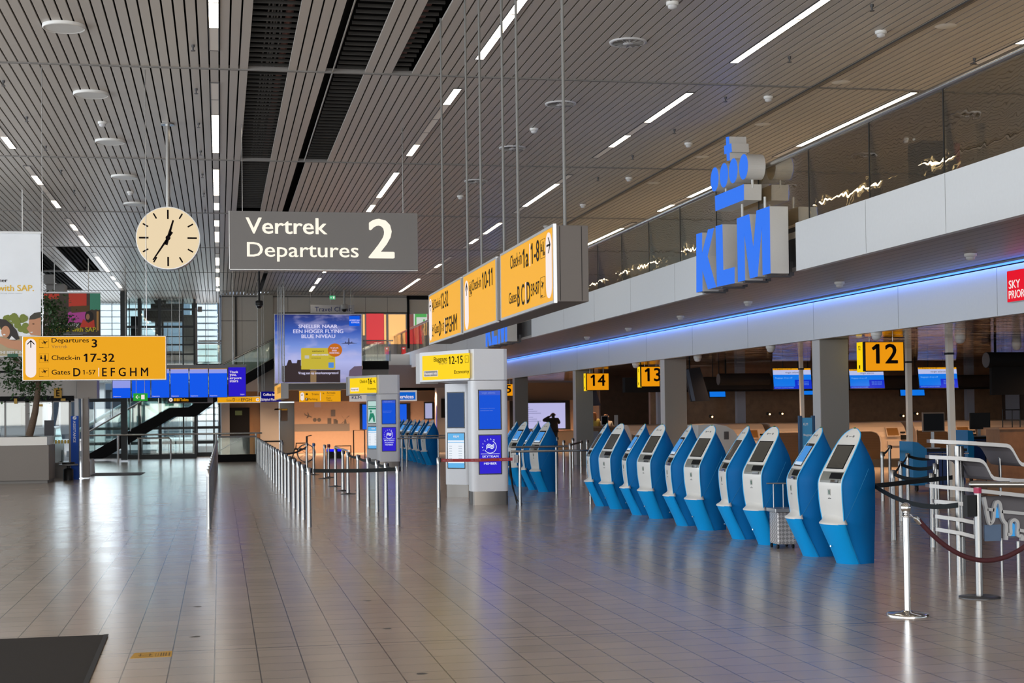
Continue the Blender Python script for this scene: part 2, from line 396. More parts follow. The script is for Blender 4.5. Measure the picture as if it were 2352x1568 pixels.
# recessed strip lights: five flush panels to a bay, some of them off
def strip(x, y0, states, label, pl=1.165, w=0.112):
    t = thing('strip_light', label, 'ceiling light', (x, y0, ZC-0.004), 'strip lights in the plank ceiling')
    fr = MB(); L = len(states)*(pl+0.02)
    fr.box(x-w/2-0.010, x-w/2+0.001, y0-0.02, y0+L, ZC-0.012, ZC+0.02); fr.box(x+w/2-0.001, x+w/2+0.010, y0-0.02, y0+L, ZC-0.012, ZC+0.02)
    for i in range(len(states)+1): fr.box(x-w/2, x+w/2, y0+i*(pl+0.02)-0.018, y0+i*(pl+0.02), ZC-0.012, ZC+0.02)
    fr.build('frame', DSTEEL, t)
    for i, s in enumerate(states):
        p = MB(); p.box(x-w/2+0.001, x+w/2-0.001, y0+i*(pl+0.02), y0+i*(pl+0.02)+pl-0.001, ZC-0.009, ZC+0.008)
        p.build('diffuser', GLOW if s == '1' else DIMP, t)
ROWS = [(-3.62, 'leftmost row of strip lights', {14.2: '00000', 22.2: '10010', 30.05: '10010', 37.9: '11010', 45.7: '11110', 53.4: '01101'}),
        (-0.04, 'row of strip lights above the clock', {6.6: '11011', 14.3: '11110', 22.2: '00111', 30.05: '11101', 37.9: '10110', 45.7: '01101', 53.6: '11101'}),
        (3.53, 'row of strip lights above the grey sign', {6.6: '11111', 14.3: '11111', 22.1: '10001', 30.0: '10111', 37.9: '11110', 45.7: '10110', 53.6: '11011'}),
        (7.09, 'row of strip lights above the kiosks', {6.6: '11011', 14.0: '11101', 21.9: '01011', 29.9: '01110', 37.7: '01011', 46.0: '00100', 53.7: '11111'}),
        (10.53, 'row of strip lights above the gallery', {6.6: '11110', 13.6: '11010', 21.4: '01111', 29.2: '01101', 37.3: '11110', 45.4: '10110'})]
for x, nm, runs in ROWS:
    for i, (y0, s) in enumerate(sorted(runs.items())):
        if x == 10.53: s = s[::-1] if i % 2 else s
        st = s if x in (-0.04,) else s[::-1]
        strip(x, y0, st, 'five panel run, %s in the %s' % (ORD[i], nm))

# ceiling fittings
def bowl(x, y, i):
    t = thing('ceiling_bowl', 'round white dished ceiling bowl, %s of the line above the clock' % ORD[i], 'ceiling fixture', (x, y, ZC), 'ceiling bowls')
    b = MB(); b.lathe([(0.235, -0.03), (0.25, -0.045), (0.262, -0.03), (0.262, 0.0)], (x, y, ZC)); b.build('rim', WHITE, t)
    b = MB(); b.lathe([(0.001, -0.005), (0.12, -0.008), (0.235, -0.035)], (x, y, ZC)); b.build('dish', mat('white_dish', (0.6, 0.6, 0.58), 0.4), t)
for i in range(5): bowl(-1.86, 19.2+3.97*i, i)
for i in range(4):
    x, y = 5.31, 19.0+3.98*i
    t = thing('ceiling_vent', 'round louvred ceiling vent, %s from the front, above the yellow panels' % ORD[i], 'ceiling vent', (x, y, ZC), 'round ceiling vents')
    b = MB(); b.lathe([(0.2, -0.008), (0.21, -0.02), (0.245, -0.018), (0.25, 0.0)], (x, y, ZC), 32); b.lathe([(0.001, -0.03), (0.07, -0.028), (0.075, -0.005)], (x, y, ZC)); b.build('rim', PALE, t)
    b = MB()
    for q in range(14):
        a = 2*math.pi*q/14; ca, sa = math.cos(a), math.sin(a)
        P = lambda r_, s_, z_: (x+r_*ca-s_*sa, y+r_*sa+s_*ca, ZC+z_)
        b.add([P(.07, -.01, -.008), P(.205, -.03, -.008), P(.205, .02, -.03), P(.07, .01, -.03), P(.07, -.01, -.004), P(.205, -.03, -.004), P(.205, .02, -.026), P(.07, .01, -.026)], [(0,3,2,1),(4,5,6,7),(0,1,5,4),(1,2,6,5),(2,3,7,6),(3,0,4,7)])
    b.build('louvres', GREY, t)
def detector(x, y, z, label, s=1.0, nm='smoke_detector'):
    t = thing(nm, label, 'smoke detector', (x, y, z), 'smoke detectors')
    b = MB(); b.lathe([(0.075*s, 0), (0.075*s, -0.03*s), (0.055*s, -0.04*s)], (x, y, z)); b.build('base', WHITE, t)
    b = MB(); b.lathe([(0.055*s, -0.042*s), (0.052*s, -0.07*s), (0.02*s, -0.085*s), (0.001, -0.086*s)], (x, y, z)); b.build('sensor', PALE, t)
for i in range(6): detector(8.4, 17.98+4.05*i, ZC, 'white smoke detector, %s in the line before the gallery edge' % ORD[i])
for i in range(3): detector(5.32, 17.06+8.02*i, ZC, 'white smoke detector, %s of three beside the round vents' % ORD[i])
for i in range(2): detector(-1.86, 25.42+7.85*i, ZC, 'white smoke detector, %s of two between the ceiling bowls' % ORD[i])
def sprinkler(x, y, label):
    t = thing('sprinkler_head', label, 'sprinkler', (x, y, ZC), 'sprinkler heads')
    b = MB(); b.cyl((x, y, ZC), (x, y, ZC-0.03), 0.022); b.build('socket', DSTEEL, t)
    b = MB(); b.cyl((x, y, ZC-0.03), (x, y, ZC-0.075), 0.011); b.cyl((x, y, ZC-0.075), (x, y, ZC-0.082), 0.03); b.build('deflector', DSTEEL, t)
for nm, x, y0, n in (('line right of the ceiling bowls', -0.31, 19.97, 7), ('line at the left edge', -3.02, 22.48, 6), ('line above the kiosks', 7.74, 16.8, 6)):
    for i in range(n): sprinkler(x, y0+2.67*i, 'small dark sprinkler head, %s in the %s' % (ORD[i], nm))
sprinkler(10.36, 19.2, 'small dark sprinkler head just above the gallery handrail'); 
for i in range(5):
    x, y = 9.12, 17.62+3.29*i
    b = MB(); b.lathe([(0.001, -0.006), (0.12, -0.006), (0.14, 0.0)], (x, y, ZC))
    tag(b.build('ceiling_disc', WHITE), 'flat white ceiling disc, %s in the line over the gallery rail' % ORD[i], 'ceiling fixture', 'flat ceiling discs')

# ------------------------------------------------------------------ gallery along the right side
g = MB(); g.box(8.70, 8.80, -6, 21.75, 3.86, 4.60); g.box(8.70, 8.80, 25.85, 41.7, 3.86, 4.60); g.box(8.70, 8.80, 47.6, 77, 3.86, 4.60)
struct('trim_3', g, FASC)
g = MB(); g.box(8.82, 8.9, 21.5, 26.0, 3.9, 4.58); g.box(8.82, 8.9, 41.5, 48, 3.9, 4.58); struct('trim_4', g, DSTEEL)
g = MB()
for y in (5, 9, 13, 16.9, 19.2, 28.0, 31.2, 34.4, 37.6, 53, 58, 63): g.box(8.6975, 8.699, y, y+0.008, 3.87, 4.59)
struct('fascia_joints', g, mat('panel_joint', (0.3, 0.31, 0.32), 0.6))
SOFF = mat('soffit_metal', (0.36, 0.335, 0.32), 0.42, 0.15)
g = MB(); g.box(8.80, 11.30, -6, 77, 3.88, 3.95)
struct('ceiling_soffit', g, SOFF)
g = MB()
for i in range(12): g.box(8.81+i*0.205, 8.815+i*0.205, -6, 77, 3.8785, 3.8795)
struct('ceiling_soffit_joints', g, mat('soffit_joint', (0.2, 0.19, 0.18), 0.6))
g = MB(); g.box(8.80, 22, -6, 77, 4.40, 4.50); struct('floor_gallery', g, mat('gallery_floor_pale', (0.52, 0.46, 0.38), .4))
# bulkhead over the check-in desks, with a blue light line along its top
g = MB(); g.box(11.30, 11.42, -6, 62, 3.08, 3.80); struct('trim_5', g, FASC)
g = MB()
for y in (9, 13, 17, 20.4, 23.7, 27.4, 31.1, 35, 39, 43, 47, 51): g.box(11.297, 11.299, y, y+0.008, 3.09, 3.80)
struct('bulkhead_joints', g, mat('panel_joint', (0.3, 0.31, 0.32), 0.6))
t = thing('light_line', 'blue light line along the top of the white bulkhead', 'strip light', (11.3, 14, 3.82))
b = MB(); b.box(11.285, 11.33, 14.9, 62, 3.825, 3.845); b.build('tube', emis('blue_led', (60, 110, 255), 4.0), t)
b = MB(); b.box(11.27, 11.345, 13.0, 62, 3.846, 3.875); b.build('channel', ALU, t)
b = MB(); b.box(11.285, 11.33, 13.2, 14.9, 3.825, 3.845); p = b.build('tube_end', emis('magenta_led', (255, 70, 200), 9.0), t); p['label'] = 'magenta end of the light line'
def area_strip(nm, y0, y1, power, col):
    area(nm, (11.235, (y0+y1)/2, 3.825), y1-y0, 0.05, power, col, (0.25, 0, -1))
area_strip('blue_wash', 14.9, 62, 70, (0.13, 0.30, 1.0))
for i, (px, py) in enumerate([(2229, 586), (1928, 651), (1718, 696), (1563, 729), (1443, 757), (1348, 777)]):
    q = on_z(px, py-4, 3.878); detector(q.x, q.y, 3.878, 'white smoke detector, %s under the white gallery soffit' % ORD[i], 1.15)
# counters' own ceiling: polished metal strips, rippled like water
def ripple():
    m = bpy.data.materials.new('rippled_metal_ceiling'); m.use_nodes = True; nt = m.node_tree; b = nt.nodes['Principled BSDF']
    b.inputs['Base Color'].default_value = (0.55, 0.46, 0.40, 1); b.inputs['Metallic'].default_value = 1; b.inputs['Roughness'].default_value = 0.06
    tc = nt.nodes.new('ShaderNodeTexCoord'); mp = nt.nodes.new('ShaderNodeMapping'); mp.inputs['Scale'].default_value = (0.35, 4.5, 1)
    nz = nt.nodes.new('ShaderNodeTexNoise'); nz.inputs['Scale'].default_value = 1.5; nz.inputs['Detail'].default_value = 1
    bp = nt.nodes.new('ShaderNodeBump'); bp.inputs['Strength'].default_value = 1.0; bp.inputs['Distance'].default_value = 0.035
    nt.links.new(tc.outputs['Object'], mp.inputs[0]); nt.links.new(mp.outputs[0], nz.inputs['Vector']); nt.links.new(nz.outputs['Fac'], bp.inputs['Height']); nt.links.new(bp.outputs[0], b.inputs['Normal'])
    return m
g = MB()
for i in range(int((64-14)/0.3)): g.box(11.42, 26, 14+i*0.3, 14.285+i*0.3, 3.09, 3.11)
struct('ceiling_checkin', g, ripple())
g = MB(); g.box(11.425, 26, -6, 64, 3.16, 3.2); struct('ceiling_checkin_void', g, MBLACK)
# columns
for i, (xa, xb, Y) in enumerate([(1881, 1947, 27.5), (1524, 1575, 37.9), (1320, 1360, 47.9), (1180, 1211, 58.0)]):
    yv = Y; cx0 = on_y(xa, 760, Y-.06).x+.014; w = on_y(xb, 760, Y-.06).x-cx0
    b = MB(); b.box(cx0, cx0+w, yv-0.06, yv+0.30, 0, 3.085); c = struct('column_%d' % (i+1), b, COLM)
    b = MB(); b.box(cx0-.014, cx0, yv-0.06, yv+0.30, 0.0, 3.085); b.build('edge_cladding', PALE, c)
# glass balustrade
BX = 8.75
t = thing('balustrade', 'glass balustrade with steel handrail along the white gallery edge', 'balustrade', (BX, 20, 4.60))
b = MB(); b.cyl((BX, -6, 5.69), (BX, 77, 5.69), 0.048, n=14); b.build('handrail', mat('polished_rail', (0.62, 0.62, 0.61), .22, 1.0), t)
GG = glass('gallery_glass', (0.88, 0.82, 0.68), 0.26, 0.012, 0.16, 2.0)
ys = [17.0+2.15*k for k in range(-5, 28)]
for k, y in enumerate(ys):
    b = MB(); b.box(BX-0.012, BX+0.015, y-0.012, y+0.012, 4.60, 5.66)
    b.hexa([(BX+.015,y-.012,4.6),(BX+.17,y-.012,4.6),(BX+.17,y+.012,4.6),(BX+.015,y+.012,4.6),(BX+.015,y-.012,5.5),(BX+.03,y-.012,5.5),(BX+.03,y+.012,5.5),(BX+.015,y+.012,5.5)])
    b.build('post', BLACK, t)
    if k < len(ys)-1:
        b = MB(); b.box(BX-0.005, BX+0.006, y+0.014, y+2.136, 4.605, 5.645); b.build('glass_panel', GG, t)
# gallery back wall, its rail and a few things standing up there
g = MB(); g.box(15.6, 15.8, -6, 77, 4.5, ZC+0.05); struct('wall_right', g, mat('gallery_wall', (0.30, 0.25, 0.19), 0.7))
t = thing('gallery_display', 'black, white and red display board behind the gallery glass', 'display board', (9.6, 20.5, 4.5))
a0 = on_x(2100, 340, 9.6)
b = MB(); b.box(9.55, 9.95, a0.y-0.25, a0.y+0.1, 4.5, 5.45); b.build('board', BLACK, t)
b = MB(); b.box(9.96, 10.06, a0.y-0.25, a0.y+0.1, 4.5, 5.45); b.build('white_edge', WHITE, t)
b = MB(); b.box(10.07, 10.16, a0.y-0.25, a0.y+0.1, 4.5, 5.42); b.build('red_edge', mat('red_board', (0.45, 0.02, 0.03), 0.5), t)
q = on_x(2252, 350, 9.4)
t = thing('steel_bollard', 'short steel post behind the gallery glass at the frame edge', 'bollard', (9.4, q.y, 4.5))
b = MB(); b.cyl((9.4, q.y, 4.5), (9.4, q.y, 5.22), 0.045); b.build('post', STEEL, t); b = MB(); b.cyl((9.4, q.y, 5.22), (9.4, q.y, 5.30), 0.055); b.build('cap', DSTEEL, t)
q = on_x(1430, 640, 9.6)
t = thing('yellow_stand', 'yellow edged stand behind the far gallery glass', 'stand', (9.6, q.y, 4.5))
b = MB(); b.box(9.6, 9.64, q.y, q.y+0.05, 4.5, 5.3); b.box(9.95, 9.99, q.y, q.y+0.05, 4.5, 5.3); b.build('posts', mat('yellow_paint', (0.55, 0.38, 0.02), 0.5), t)
b = MB(); b.box(9.64, 9.95, q.y+.01, q.y+0.04, 4.6, 5.3); b.build('panel', PALE, t)
t = thing('gallery_rail', 'thin steel rail behind the gallery glass', 'handrail', (10.6, 30, 4.5))
b = MB(); b.cyl((10.6, 12, 5.05), (10.6, 60, 5.05), 0.018, n=8); b.build('rail', STEEL, t)
for k in range(12):
    b = MB(); b.cyl((10.6, 13+4*k, 4.5), (10.6, 13+4*k, 5.04), 0.016, n=8); b.build('post', STEEL, t)
# left side of the hall: a glazed front with slender mullions, out of the picture
g = MB()
for y in range(-8, 45, 4): g.box(-14.1, -13.9, y, y+0.12, 0, ZC)
for z in (0, 2.6, 5.2): g.box(-14.1, -13.9, -8, 44.5, z, z+0.1)
struct('window_1', g, DSTEEL)
# ================================================================== clock
t = thing('clock', 'round white station clock on a steel pole from the ceiling', 'clock', (-0.83, 25.3, ZC))
fr = FY(25.3); ca, cbz = fr.P(386, 546.5); R0 = 70.5*25.3/FPX
b = MB(); b.cyl((ca, 25.42, cbz+R0-0.02), (ca, 25.42, ZC), 0.036); b.build('pole', STEEL, t)
b = MB(); b.cyl((ca, 25.42, ZC-0.03), (ca, 25.42, ZC), 0.11); b.build('ceiling_rose', STEEL, t)
b = MB(); b.cyl((ca, 25.30, cbz), (ca, 25.56, cbz), R0, n=56); b.build('case', ALU, t)
b = MB(); b.cyl((ca, 25.285, cbz), (ca, 25.302, cbz), R0*0.972, n=56); b.build('dial', emis('clock_dial', (238, 216, 178), 0.92), t)
for k in range(12):
    b = MB(); an = math.radians(30*k); L = 0.17 if k % 3 == 0 else 0.11; w = 0.014 if k % 3 == 0 else 0.012; ro = R0*0.90; s_, c_ = math.sin(an), math.cos(an)
    b.plate(fr, [(ca+s_*r_*1+c_*x_, cbz+c_*r_-s_*x_) for r_, x_ in ((ro, -w), (ro, w), (ro-L*.9, w), (ro-L*.9, -w))], 0.016, 0.019); b.build('hour_mark', INK, t)
def hand(nm, px, py, w, tail):
    x1, z1 = fr.P(px, py); dx, dz = x1-ca, z1-cbz; L = math.hypot(dx, dz); ux, uz = dx/L, dz/L
    m = MB(); m.plate(fr, [(ca-ux*tail-uz*w*1.2, cbz-uz*tail+ux*w*1.2), (ca+ux*L-uz*w*.6, cbz+uz*L+ux*w*.6), (ca+ux*L+uz*w*.6, cbz+uz*L-ux*w*.6), (ca-ux*tail+uz*w*1.2, cbz-uz*tail-ux*w*1.2)], 0.021, 0.026)
    return m.build(nm, INK, t)
hand('hour_hand', 398, 506, 0.022, 0.12); hand('minute_hand', 351.5, 597.5, 0.017, 0.12)
b = MB(); b.cyl((ca, 25.262, cbz), (ca, 25.28, cbz), 0.04); b.build('hand_hub', INK, t)

# ================================================================== grey departures sign
fr = FY(25.2); a0, a1, b0, b1 = fr.R(527, 484, 960, 620)
t = thing('hall_sign', 'large grey hanging sign reading Vertrek Departures 2', 'sign', ((a0+a1)/2, 25.2, b1))
GS = speckle(mat('grey_sign_face', (0.20, 0.188, 0.18), 0.5), 60, 0.04)
b = MB(); b.slab(fr, a0, a1, b0, b1, -0.30, 0); b.build('housing', GS, t)
b = MB(); b.slab(fr, a0, a1, b0-0.012, b0-0.001, -0.28, -0.02); b.slab(fr, a0-0.012, a0-0.001, b0, b1, -0.28, -0.002); b.build('edge_trim', ALU, t)
b = MB(); put_text(b, fr, 'Vertrek', *fr.R(563.8, 498.9, 752, 538.4), 0.004, True); put_text(b, fr, 'Departures', *fr.R(567, 555.5, 824, 602), 0.004, None); b.build('lettering', emis('warm_white_letters', (255, 247, 230), 1.0), t)
b = MB(); put_text(b, fr, '2', *fr.R(845.4, 502, 906.5, 593.5), 0.004, True); b.build('numeral', MATS['warm_white_letters'], t)
for px in (557, 928):
    q = fr.P(px, 484)[0]; b = MB(); b.cyl((q, 25.33, b1), (q, 25.33, ZC), 0.008, n=6); b.build('suspension_rod', STEEL, t)

# ================================================================== face-on yellow sign at the left
fr = FY(21.4); a0, a1, b0, b1 = fr.R(51, 771.5, 382, 872)
t = thing('direction_sign', 'yellow hanging sign to Departures 3, Check-in 17-32 and Gates', 'sign', ((a0+a1)/2, 21.4, b1))
b = MB(); b.slab(fr, a0, a1, b0, b1, -0.22, 0); b.build('housing', ALU, t, 0.006)
b = MB(); b.slab(fr, *fr.R(52.6, 773.3, 380.4, 870), 0.0, 0.004); b.build('face', ORANGE, t)
b = MB(); b.plate(fr, pill(*fr.R(58.3, 777.4, 83.3, 866.8)), 0.004, 0.007); b.build('arrow_field', WINK, t)
def icon_checkin(m, fr, a0, a1, b0, b1, c):
    w, h = a1-a0, b1-b0; X = lambda u: a0+u*w; Z = lambda v: b0+v*h
    m.plate(fr, ell(X(.2), Z(.72), w*.07, h*.07, 12), c-.002, c); m.slab(fr, X(.12), X(.3), Z(.42), Z(.64), c-.002, c); m.slab(fr, X(.08), X(.55), Z(.38), Z(.42), c-.002, c)
    m.plate(fr, ell(X(.62), Z(.80), w*.07, h*.07, 12), c-.002, c); m.slab(fr, X(.55), X(.70), Z(.12), Z(.72), c-.002, c); m.slab(fr, X(.78), X(.9), Z(.12), Z(.3), c-.002, c)
k = MB()
def rw(*r): return fr.R(*r)
A = fr.P(71, 789.5); arrow(k, fr, A[0], A[1], 0.105, 0.010, 'up'); k.build('arrow', INK, t)
for y0, y1 in ((778.8, 798.2), (845, 865)):
    k = MB(); r = rw(90, y0, 112, y1); plane_icon(k, fr, r[0]+.6*(r[1]-r[0]), r[2]+.62*(r[3]-r[2]), .075, 0.007, .35); k.slab(fr, r[0], r[0]+.45*(r[1]-r[0]), r[2], r[2]+.006, .005, .007); frame_outline(k, fr, *r, 0.0018, 0.0065); k.build('aircraft_icon', INK, t)
k = MB(); icon_checkin(k, fr, *rw(90, 811.8, 112, 831.8), 0.007); frame_outline(k, fr, *rw(90, 811.8, 112, 831.8), 0.0018, 0.0065); k.build('desk_icon', INK, t)
k = MB()
for tx, r, bd in (('Departures', (118.6, 776, 204.2, 789.4), None), ('3', (210.5, 778.8, 223.4, 797.9), True), ('Check-in', (118.6, 815.7, 183.6, 826.5), None), ('17-32', (191.8, 811.8, 263.3, 831), True),
                  ('Gates', (118.6, 848.8, 161.2, 859.8), None), ('D', (168.3, 845, 185, 864), True), ('1-57', (190, 849.4, 219.8, 859.7), None), ('E F G H M', (234.6, 844.3, 340.5, 863.6), True)):
    put_text(k, fr, tx, *rw(*r), 0.007, bd)
k.build('lettering', INK, t)
k = MB(); put_text(k, fr, 'Vertrek', *rw(118.6, 791.9, 155.2, 799.2), 0.007); k.build('small_lettering', mat('brown_print', (0.30, 0.13, 0.01), 0.5), t)
k = MB(); k.slab(fr, *rw(226, 844.5, 228, 864.3), .004, .007); k.build('divider', WINK, t)
for px in (96.5, 336):
    q = fr.P(px, 772)[0]; b = MB(); b.cyl((q, 21.5, b1), (q, 21.5, ZC), 0.006, n=6); b.build('suspension_wire', STEEL, t)

# ================================================================== row of three yellow panels seen from the side
X3 = 2.58; f3 = FX(X3); ZB, ZT = 2.60, 3.222
t = thing('panel_row_sign', 'long hanging box of three yellow check-in panels in a row', 'sign', (X3, 15, ZT))
PAN = [(11.46, 13.74), (13.95, 15.93), (16.06, 18.62)]
HB = speckle(mat('brown_grey_housing', (0.095, 0.080, 0.072), 0.5), 60, 0.05)
b = MB(); b.box(X3+0.004, X3+0.275, PAN[0][0]+0.004, PAN[2][1]-0.004, ZB+0.012, ZT-0.012); b.build('housing', HB, t)
b = MB(); b.box(X3+0.045, X3+0.049, PAN[0][0]+0.001, PAN[0][0]+0.01, ZB+0.02, ZT-0.02); b.box(X3+0.22, X3+0.224, PAN[0][0]+0.001, PAN[0][0]+0.01, ZB+0.02, ZT-0.02); b.build('end_joints', MBLACK, t)
for i, (y0, y1) in enumerate(PAN):
    b = MB()
    b.box(X3-0.006, X3+0.02, y0, y1, ZT-0.022, ZT); b.box(X3-0.006, X3+0.02, y0, y1, ZB, ZB+0.022); b.box(X3-0.006, X3+0.02, y0, y0+0.03, ZB+.022, ZT-.022); b.box(X3-0.006, X3+0.02, y1-0.03, y1, ZB+.022, ZT-.022)
    p = b.build('panel_frame', ALU, t)
    b = MB(); b.box(X3-0.003, X3+0.004, y0+0.031, y1-0.031, ZB+0.0225, ZT-0.0225); fa = b.build('panel_face', emis('backlit_panel_orange', (250, 178, 28), 0.88), t)
def side(m, body, xl, xr, yt, yb, bold=None):
    a0_, b0_ = f3.P(xl, yb); b1_ = f3.P(xl, yt)[1]; a1_ = f3.P(xr, yb)[0]; put_text(m, f3, body, a0_, a1_, b0_, b1_, 0.007, bold)
INK3 = mat('charcoal_print', (0.014, 0.014, 0.016), 0.8, spec=0.1); k = MB()
for tx in (('Check-in', 1173.8, 1200.2, 588, 619, None), ('1a', 1202.4, 1216, 573, 617.5, True), ('1-8', 1221.3, 1241, 559, 608, True), ('Gates', 1171, 1188.3, 673, 699, None), ('B C', 1190.5, 1206.5, 657, 705, True),
           ('D', 1211.7, 1220, 648, 697.5, True), ('59-87', 1221.5, 1241.2, 652, 681, True), ('Check-in', 1085.7, 1106, 643, 668.5, None), ('10-11', 1109, 1133, 626, 666, True),
           ('Check-in', 999, 1013, 688, 709.5, None), ('12-32', 1014, 1031, 674, 710.5, True), ('Gates', 999.6, 1009, 744, 766.5, None), ('D', 1010, 1014.3, 737, 772, True), ('1-57', 1015, 1022, 743, 762, None), ('EFGHM', 1024, 1051.3, 730, 767, True)):
    if tx[1] in (1085.7, 999): k.build('lettering', INK3, t); k = MB()
    side(k, *tx)
k.build('lettering', INK3, t)
for px, py, dn in ((1262.2, 563, 'right'), (1073.2, 664, 'up'), (989.8, 703, 'left')): k = MB(); arrow(k, f3, *f3.P(px, py), 0.14, 0.010, dn); k.build('arrow', INK3, t)
for (x0, y0, x1, y1, ic) in ((1242.5, 548, 1253.5, 594, 0), (1242.5, 634, 1253.5, 685, 1), (1079, 645, 1084.5, 683, 0), (993.5, 686, 997.5, 719, 0), (993.5, 743, 997.5, 776, 1)):
    aa, _b1 = f3.P(x0, y0+4); ab, _b0 = f3.P(x1, y1-4)
    k = MB(); frame_outline(k, f3, aa, ab, _b0, _b1, 0.003, 0.006)
    if ic: plane_icon(k, f3, (aa+ab)/2, (_b0+_b1)/2+.02, .09, .007, .35); k.slab(f3, aa+.01, aa+.08, _b0+.01, _b0+.02, .005, .007)
    else: icon_checkin(k, f3, aa, ab, _b0, _b1, .007)
    k.build('aircraft_icon' if ic else 'desk_icon', INK3, t)
k = MB()
for (xl, xr, yt, yb) in ((1255.6, 1268.5, 533, 685), (1069, 1077, 644, 757), (987, 992.8, 686, 782)):
    k = MB(); xm = (xl+xr)/2; aa = f3.P(xl, (yt+yb)/2)[0]; ab = f3.P(xr, (yt+yb)/2)[0]; k.plate(f3, pill(aa, ab, f3.P(xm, yb)[1], f3.P(xm, yt)[1]), 0.003, 0.008); k.build('arrow_field', WINK, t)
k = MB()
for px, yt, yb in ((1218.5, 559, 611), (1209.5, 648, 698), (1023, 731, 767)):
    k = MB(); aa, bb = f3.P(px, yb); k.slab(f3, aa-.008, aa+.008, bb, f3.P(px, yt)[1], .004, .007); k.build('divider', WINK, t)
for px, py in ((1018.5, 655), (1075, 622), (1106.5, 600), (1158, 565), (1191, 548), (1297.5, 510)):
    q = on_x(px, py, X3+0.12); b = MB(); b.cyl((X3+0.12, q.y, ZT-0.012), (X3+0.12, q.y, ZC), 0.013, n=10); b.build('suspension_rod', mat('grey_rod', (0.16, 0.16, 0.155), .45, .3), t)

# ================================================================== blue letter sign with crown on the gallery edge
XK = 8.36; fk = FX(XK)
KB = emis('blue_letter_face', (50, 122, 248), 0.9)
SIDE = speckle(mat('letter_side_metal', (0.62, 0.61, 0.59), 0.45), 40, 0.04)
def zk(p): return fk.P(1560+p[0]/3.733, 280+p[1]/3.733)
def solid(nm, pts, d=0.30):
    b = MB(); b.plate(fk, pts, -d, -0.002); o = b.build(nm, SIDE, t)
    b = MB(); b.plate(fk, pts, -0.0015, 0.004); b.build('lit_face', KB, o); return o
t = thing('letter_sign', 'large blue letters KLM under a crown on the near gallery edge', 'sign', (8.5, 23.7, 3.85), 'letter signs on the gallery edge')
for pts in ([(148,962),(196,947),(196,1130),(248,922),(300,907),(243,1150),(318,1416),(248,1434),(199,1268),(199,1451),(149,1462)],
            [(313,893),(370,877),(378,1270),(475,1243),(475,1382),(325,1413)],
            [(495,828),(600,790),(636,1085),(664,760),(775,722),(783,1297),(717,1314),(709,890),(672,1325),(608,1342),(558,945),(565,1358),(505,1371)]):
    solid('letter', [zk(p) for p in pts])
solid('crown_band', [zk(p) for p in ((308,635),(555,533),(555,668),(312,765))])
for cx_, cy_, rr in ((304,492,.205), (384,457,.205), (464,418,.205), (552,385,.205)):
    a_, b_ = zk((cx_, cy_)); solid('crown_orb', ell(a_, b_, rr, rr, 36))
solid('crown_cross', [zk(p) for p in ((402,130),(428,125),(430,188),(447,183),(452,257),(432,263),(434,330),(410,333),(408,272),(388,278),(386,205),(404,199))])
for p0, p1 in (((466,690),(466,900)), ((657,640),(657,800))):
    a_, z1 = zk(p0); z0 = zk(p1)[1]; b = MB(); b.cyl(fk.pt(a_, z0, -0.15), fk.pt(a_, z1, -0.15), 0.02); b.build('support_post', WHITE, t)
a_, z_ = zk((552, 500)); b = MB(); b.cyl(fk.pt(a_, z_-0.12, -0.15), fk.pt(a_, z_+0.1, -0.15), 0.02)
a_, z_ = zk((428, 350)); b.cyl(fk.pt(a_, z_-0.12, -0.15), fk.pt(a_, z_+0.05, -0.15), 0.02)
a_, z_ = zk((330, 620)); b.cyl(fk.pt(a_, z_-0.1, -0.15), fk.pt(a_, z_+0.1, -0.15), 0.02); b.build('crown_struts', WHITE, t)
for a_ in (-22.2, -23.2, -24.3, -25.3):
    b = MB(); b.slab(fk, a_-.05, a_+.05, 3.80, 3.83, -0.42, -0.02); b.slab(fk, a_-.03, a_+.03, 3.829, 4.05, -0.47, -0.40); b.build('bracket', DSTEEL, t)
dup(t, 'large blue letters KLM mostly hidden behind the yellow panel row', (8.5, 23.7+21.65, 3.85))

# ================================================================== check-in number signs
def number_sign(num, Y, xl, xr, yt, yb, label, small=True):
    f = FY(Y); a0, a1, b0, b1 = f.R(xl, yt, xr, yb); D = 0.30
    t = thing('number_sign', label, 'sign', ((a0+a1)/2, Y, b1), 'yellow check-in number signs')
    b = MB(); b.slab(f, a0, a1, b0, b1, -D, 0); b.build('housing', MBLACK, t)
    b = MB(); b.slab(f, a0+.015, a1-.015, b0+.012, b1-.012, 0, .005); b.build('face', emis('number_sign_orange', (250, 160, 14), 0.85), t)
    w, h = a1-a0, b1-b0
    k = MB(); put_text(k, f, num, a0+(.17 if num != '13' else .14)*w, a0+(.84 if num != '13' else .80)*w, b0+.26*h, b0+.93*h, .008, True); k.build('number', INK, t)
    s = Fr((a0-0.006, Y, 0), (0, -1, 0), (0, 0, 1), (-1, 0, 0))
    b = MB(); b.slab(s, -(D+.05), -.10, b0-.01, b1, -.05, 0.004); b.build('side_face', YELLOW, t)
    k = MB(); put_text(k, s, num, -(D-.03), -.17, b1-.27*h, b1-.12*h, .008, True); k.slab(s, -(D-.05), -.2, b0+.1*h, b0+.22*h, .005, .008); k.build('side_number', INK, t)
    for q in (.2, .8):
        b = MB(); b.cyl((a0+q*w, Y+.15, b1), (a0+q*w, Y+.15, 3.09), .008, n=6); b.build('rod', STEEL, t)
number_sign('12', 27.0, 1986, 2077, 784.5, 852, 'yellow box sign numbered 12 beside the near pole')
number_sign('13', 42.6, 1472, 1530, 841.5, 887.5, 'yellow box sign numbered 13 behind the second column')
number_sign('14', 47.2, 1347, 1399, 857, 896, 'yellow box sign numbered 14 beside the third column')
number_sign('15', 61.0, 1139, 1181, 882, 909, 'yellow box sign numbered 15 partly behind the white totem')

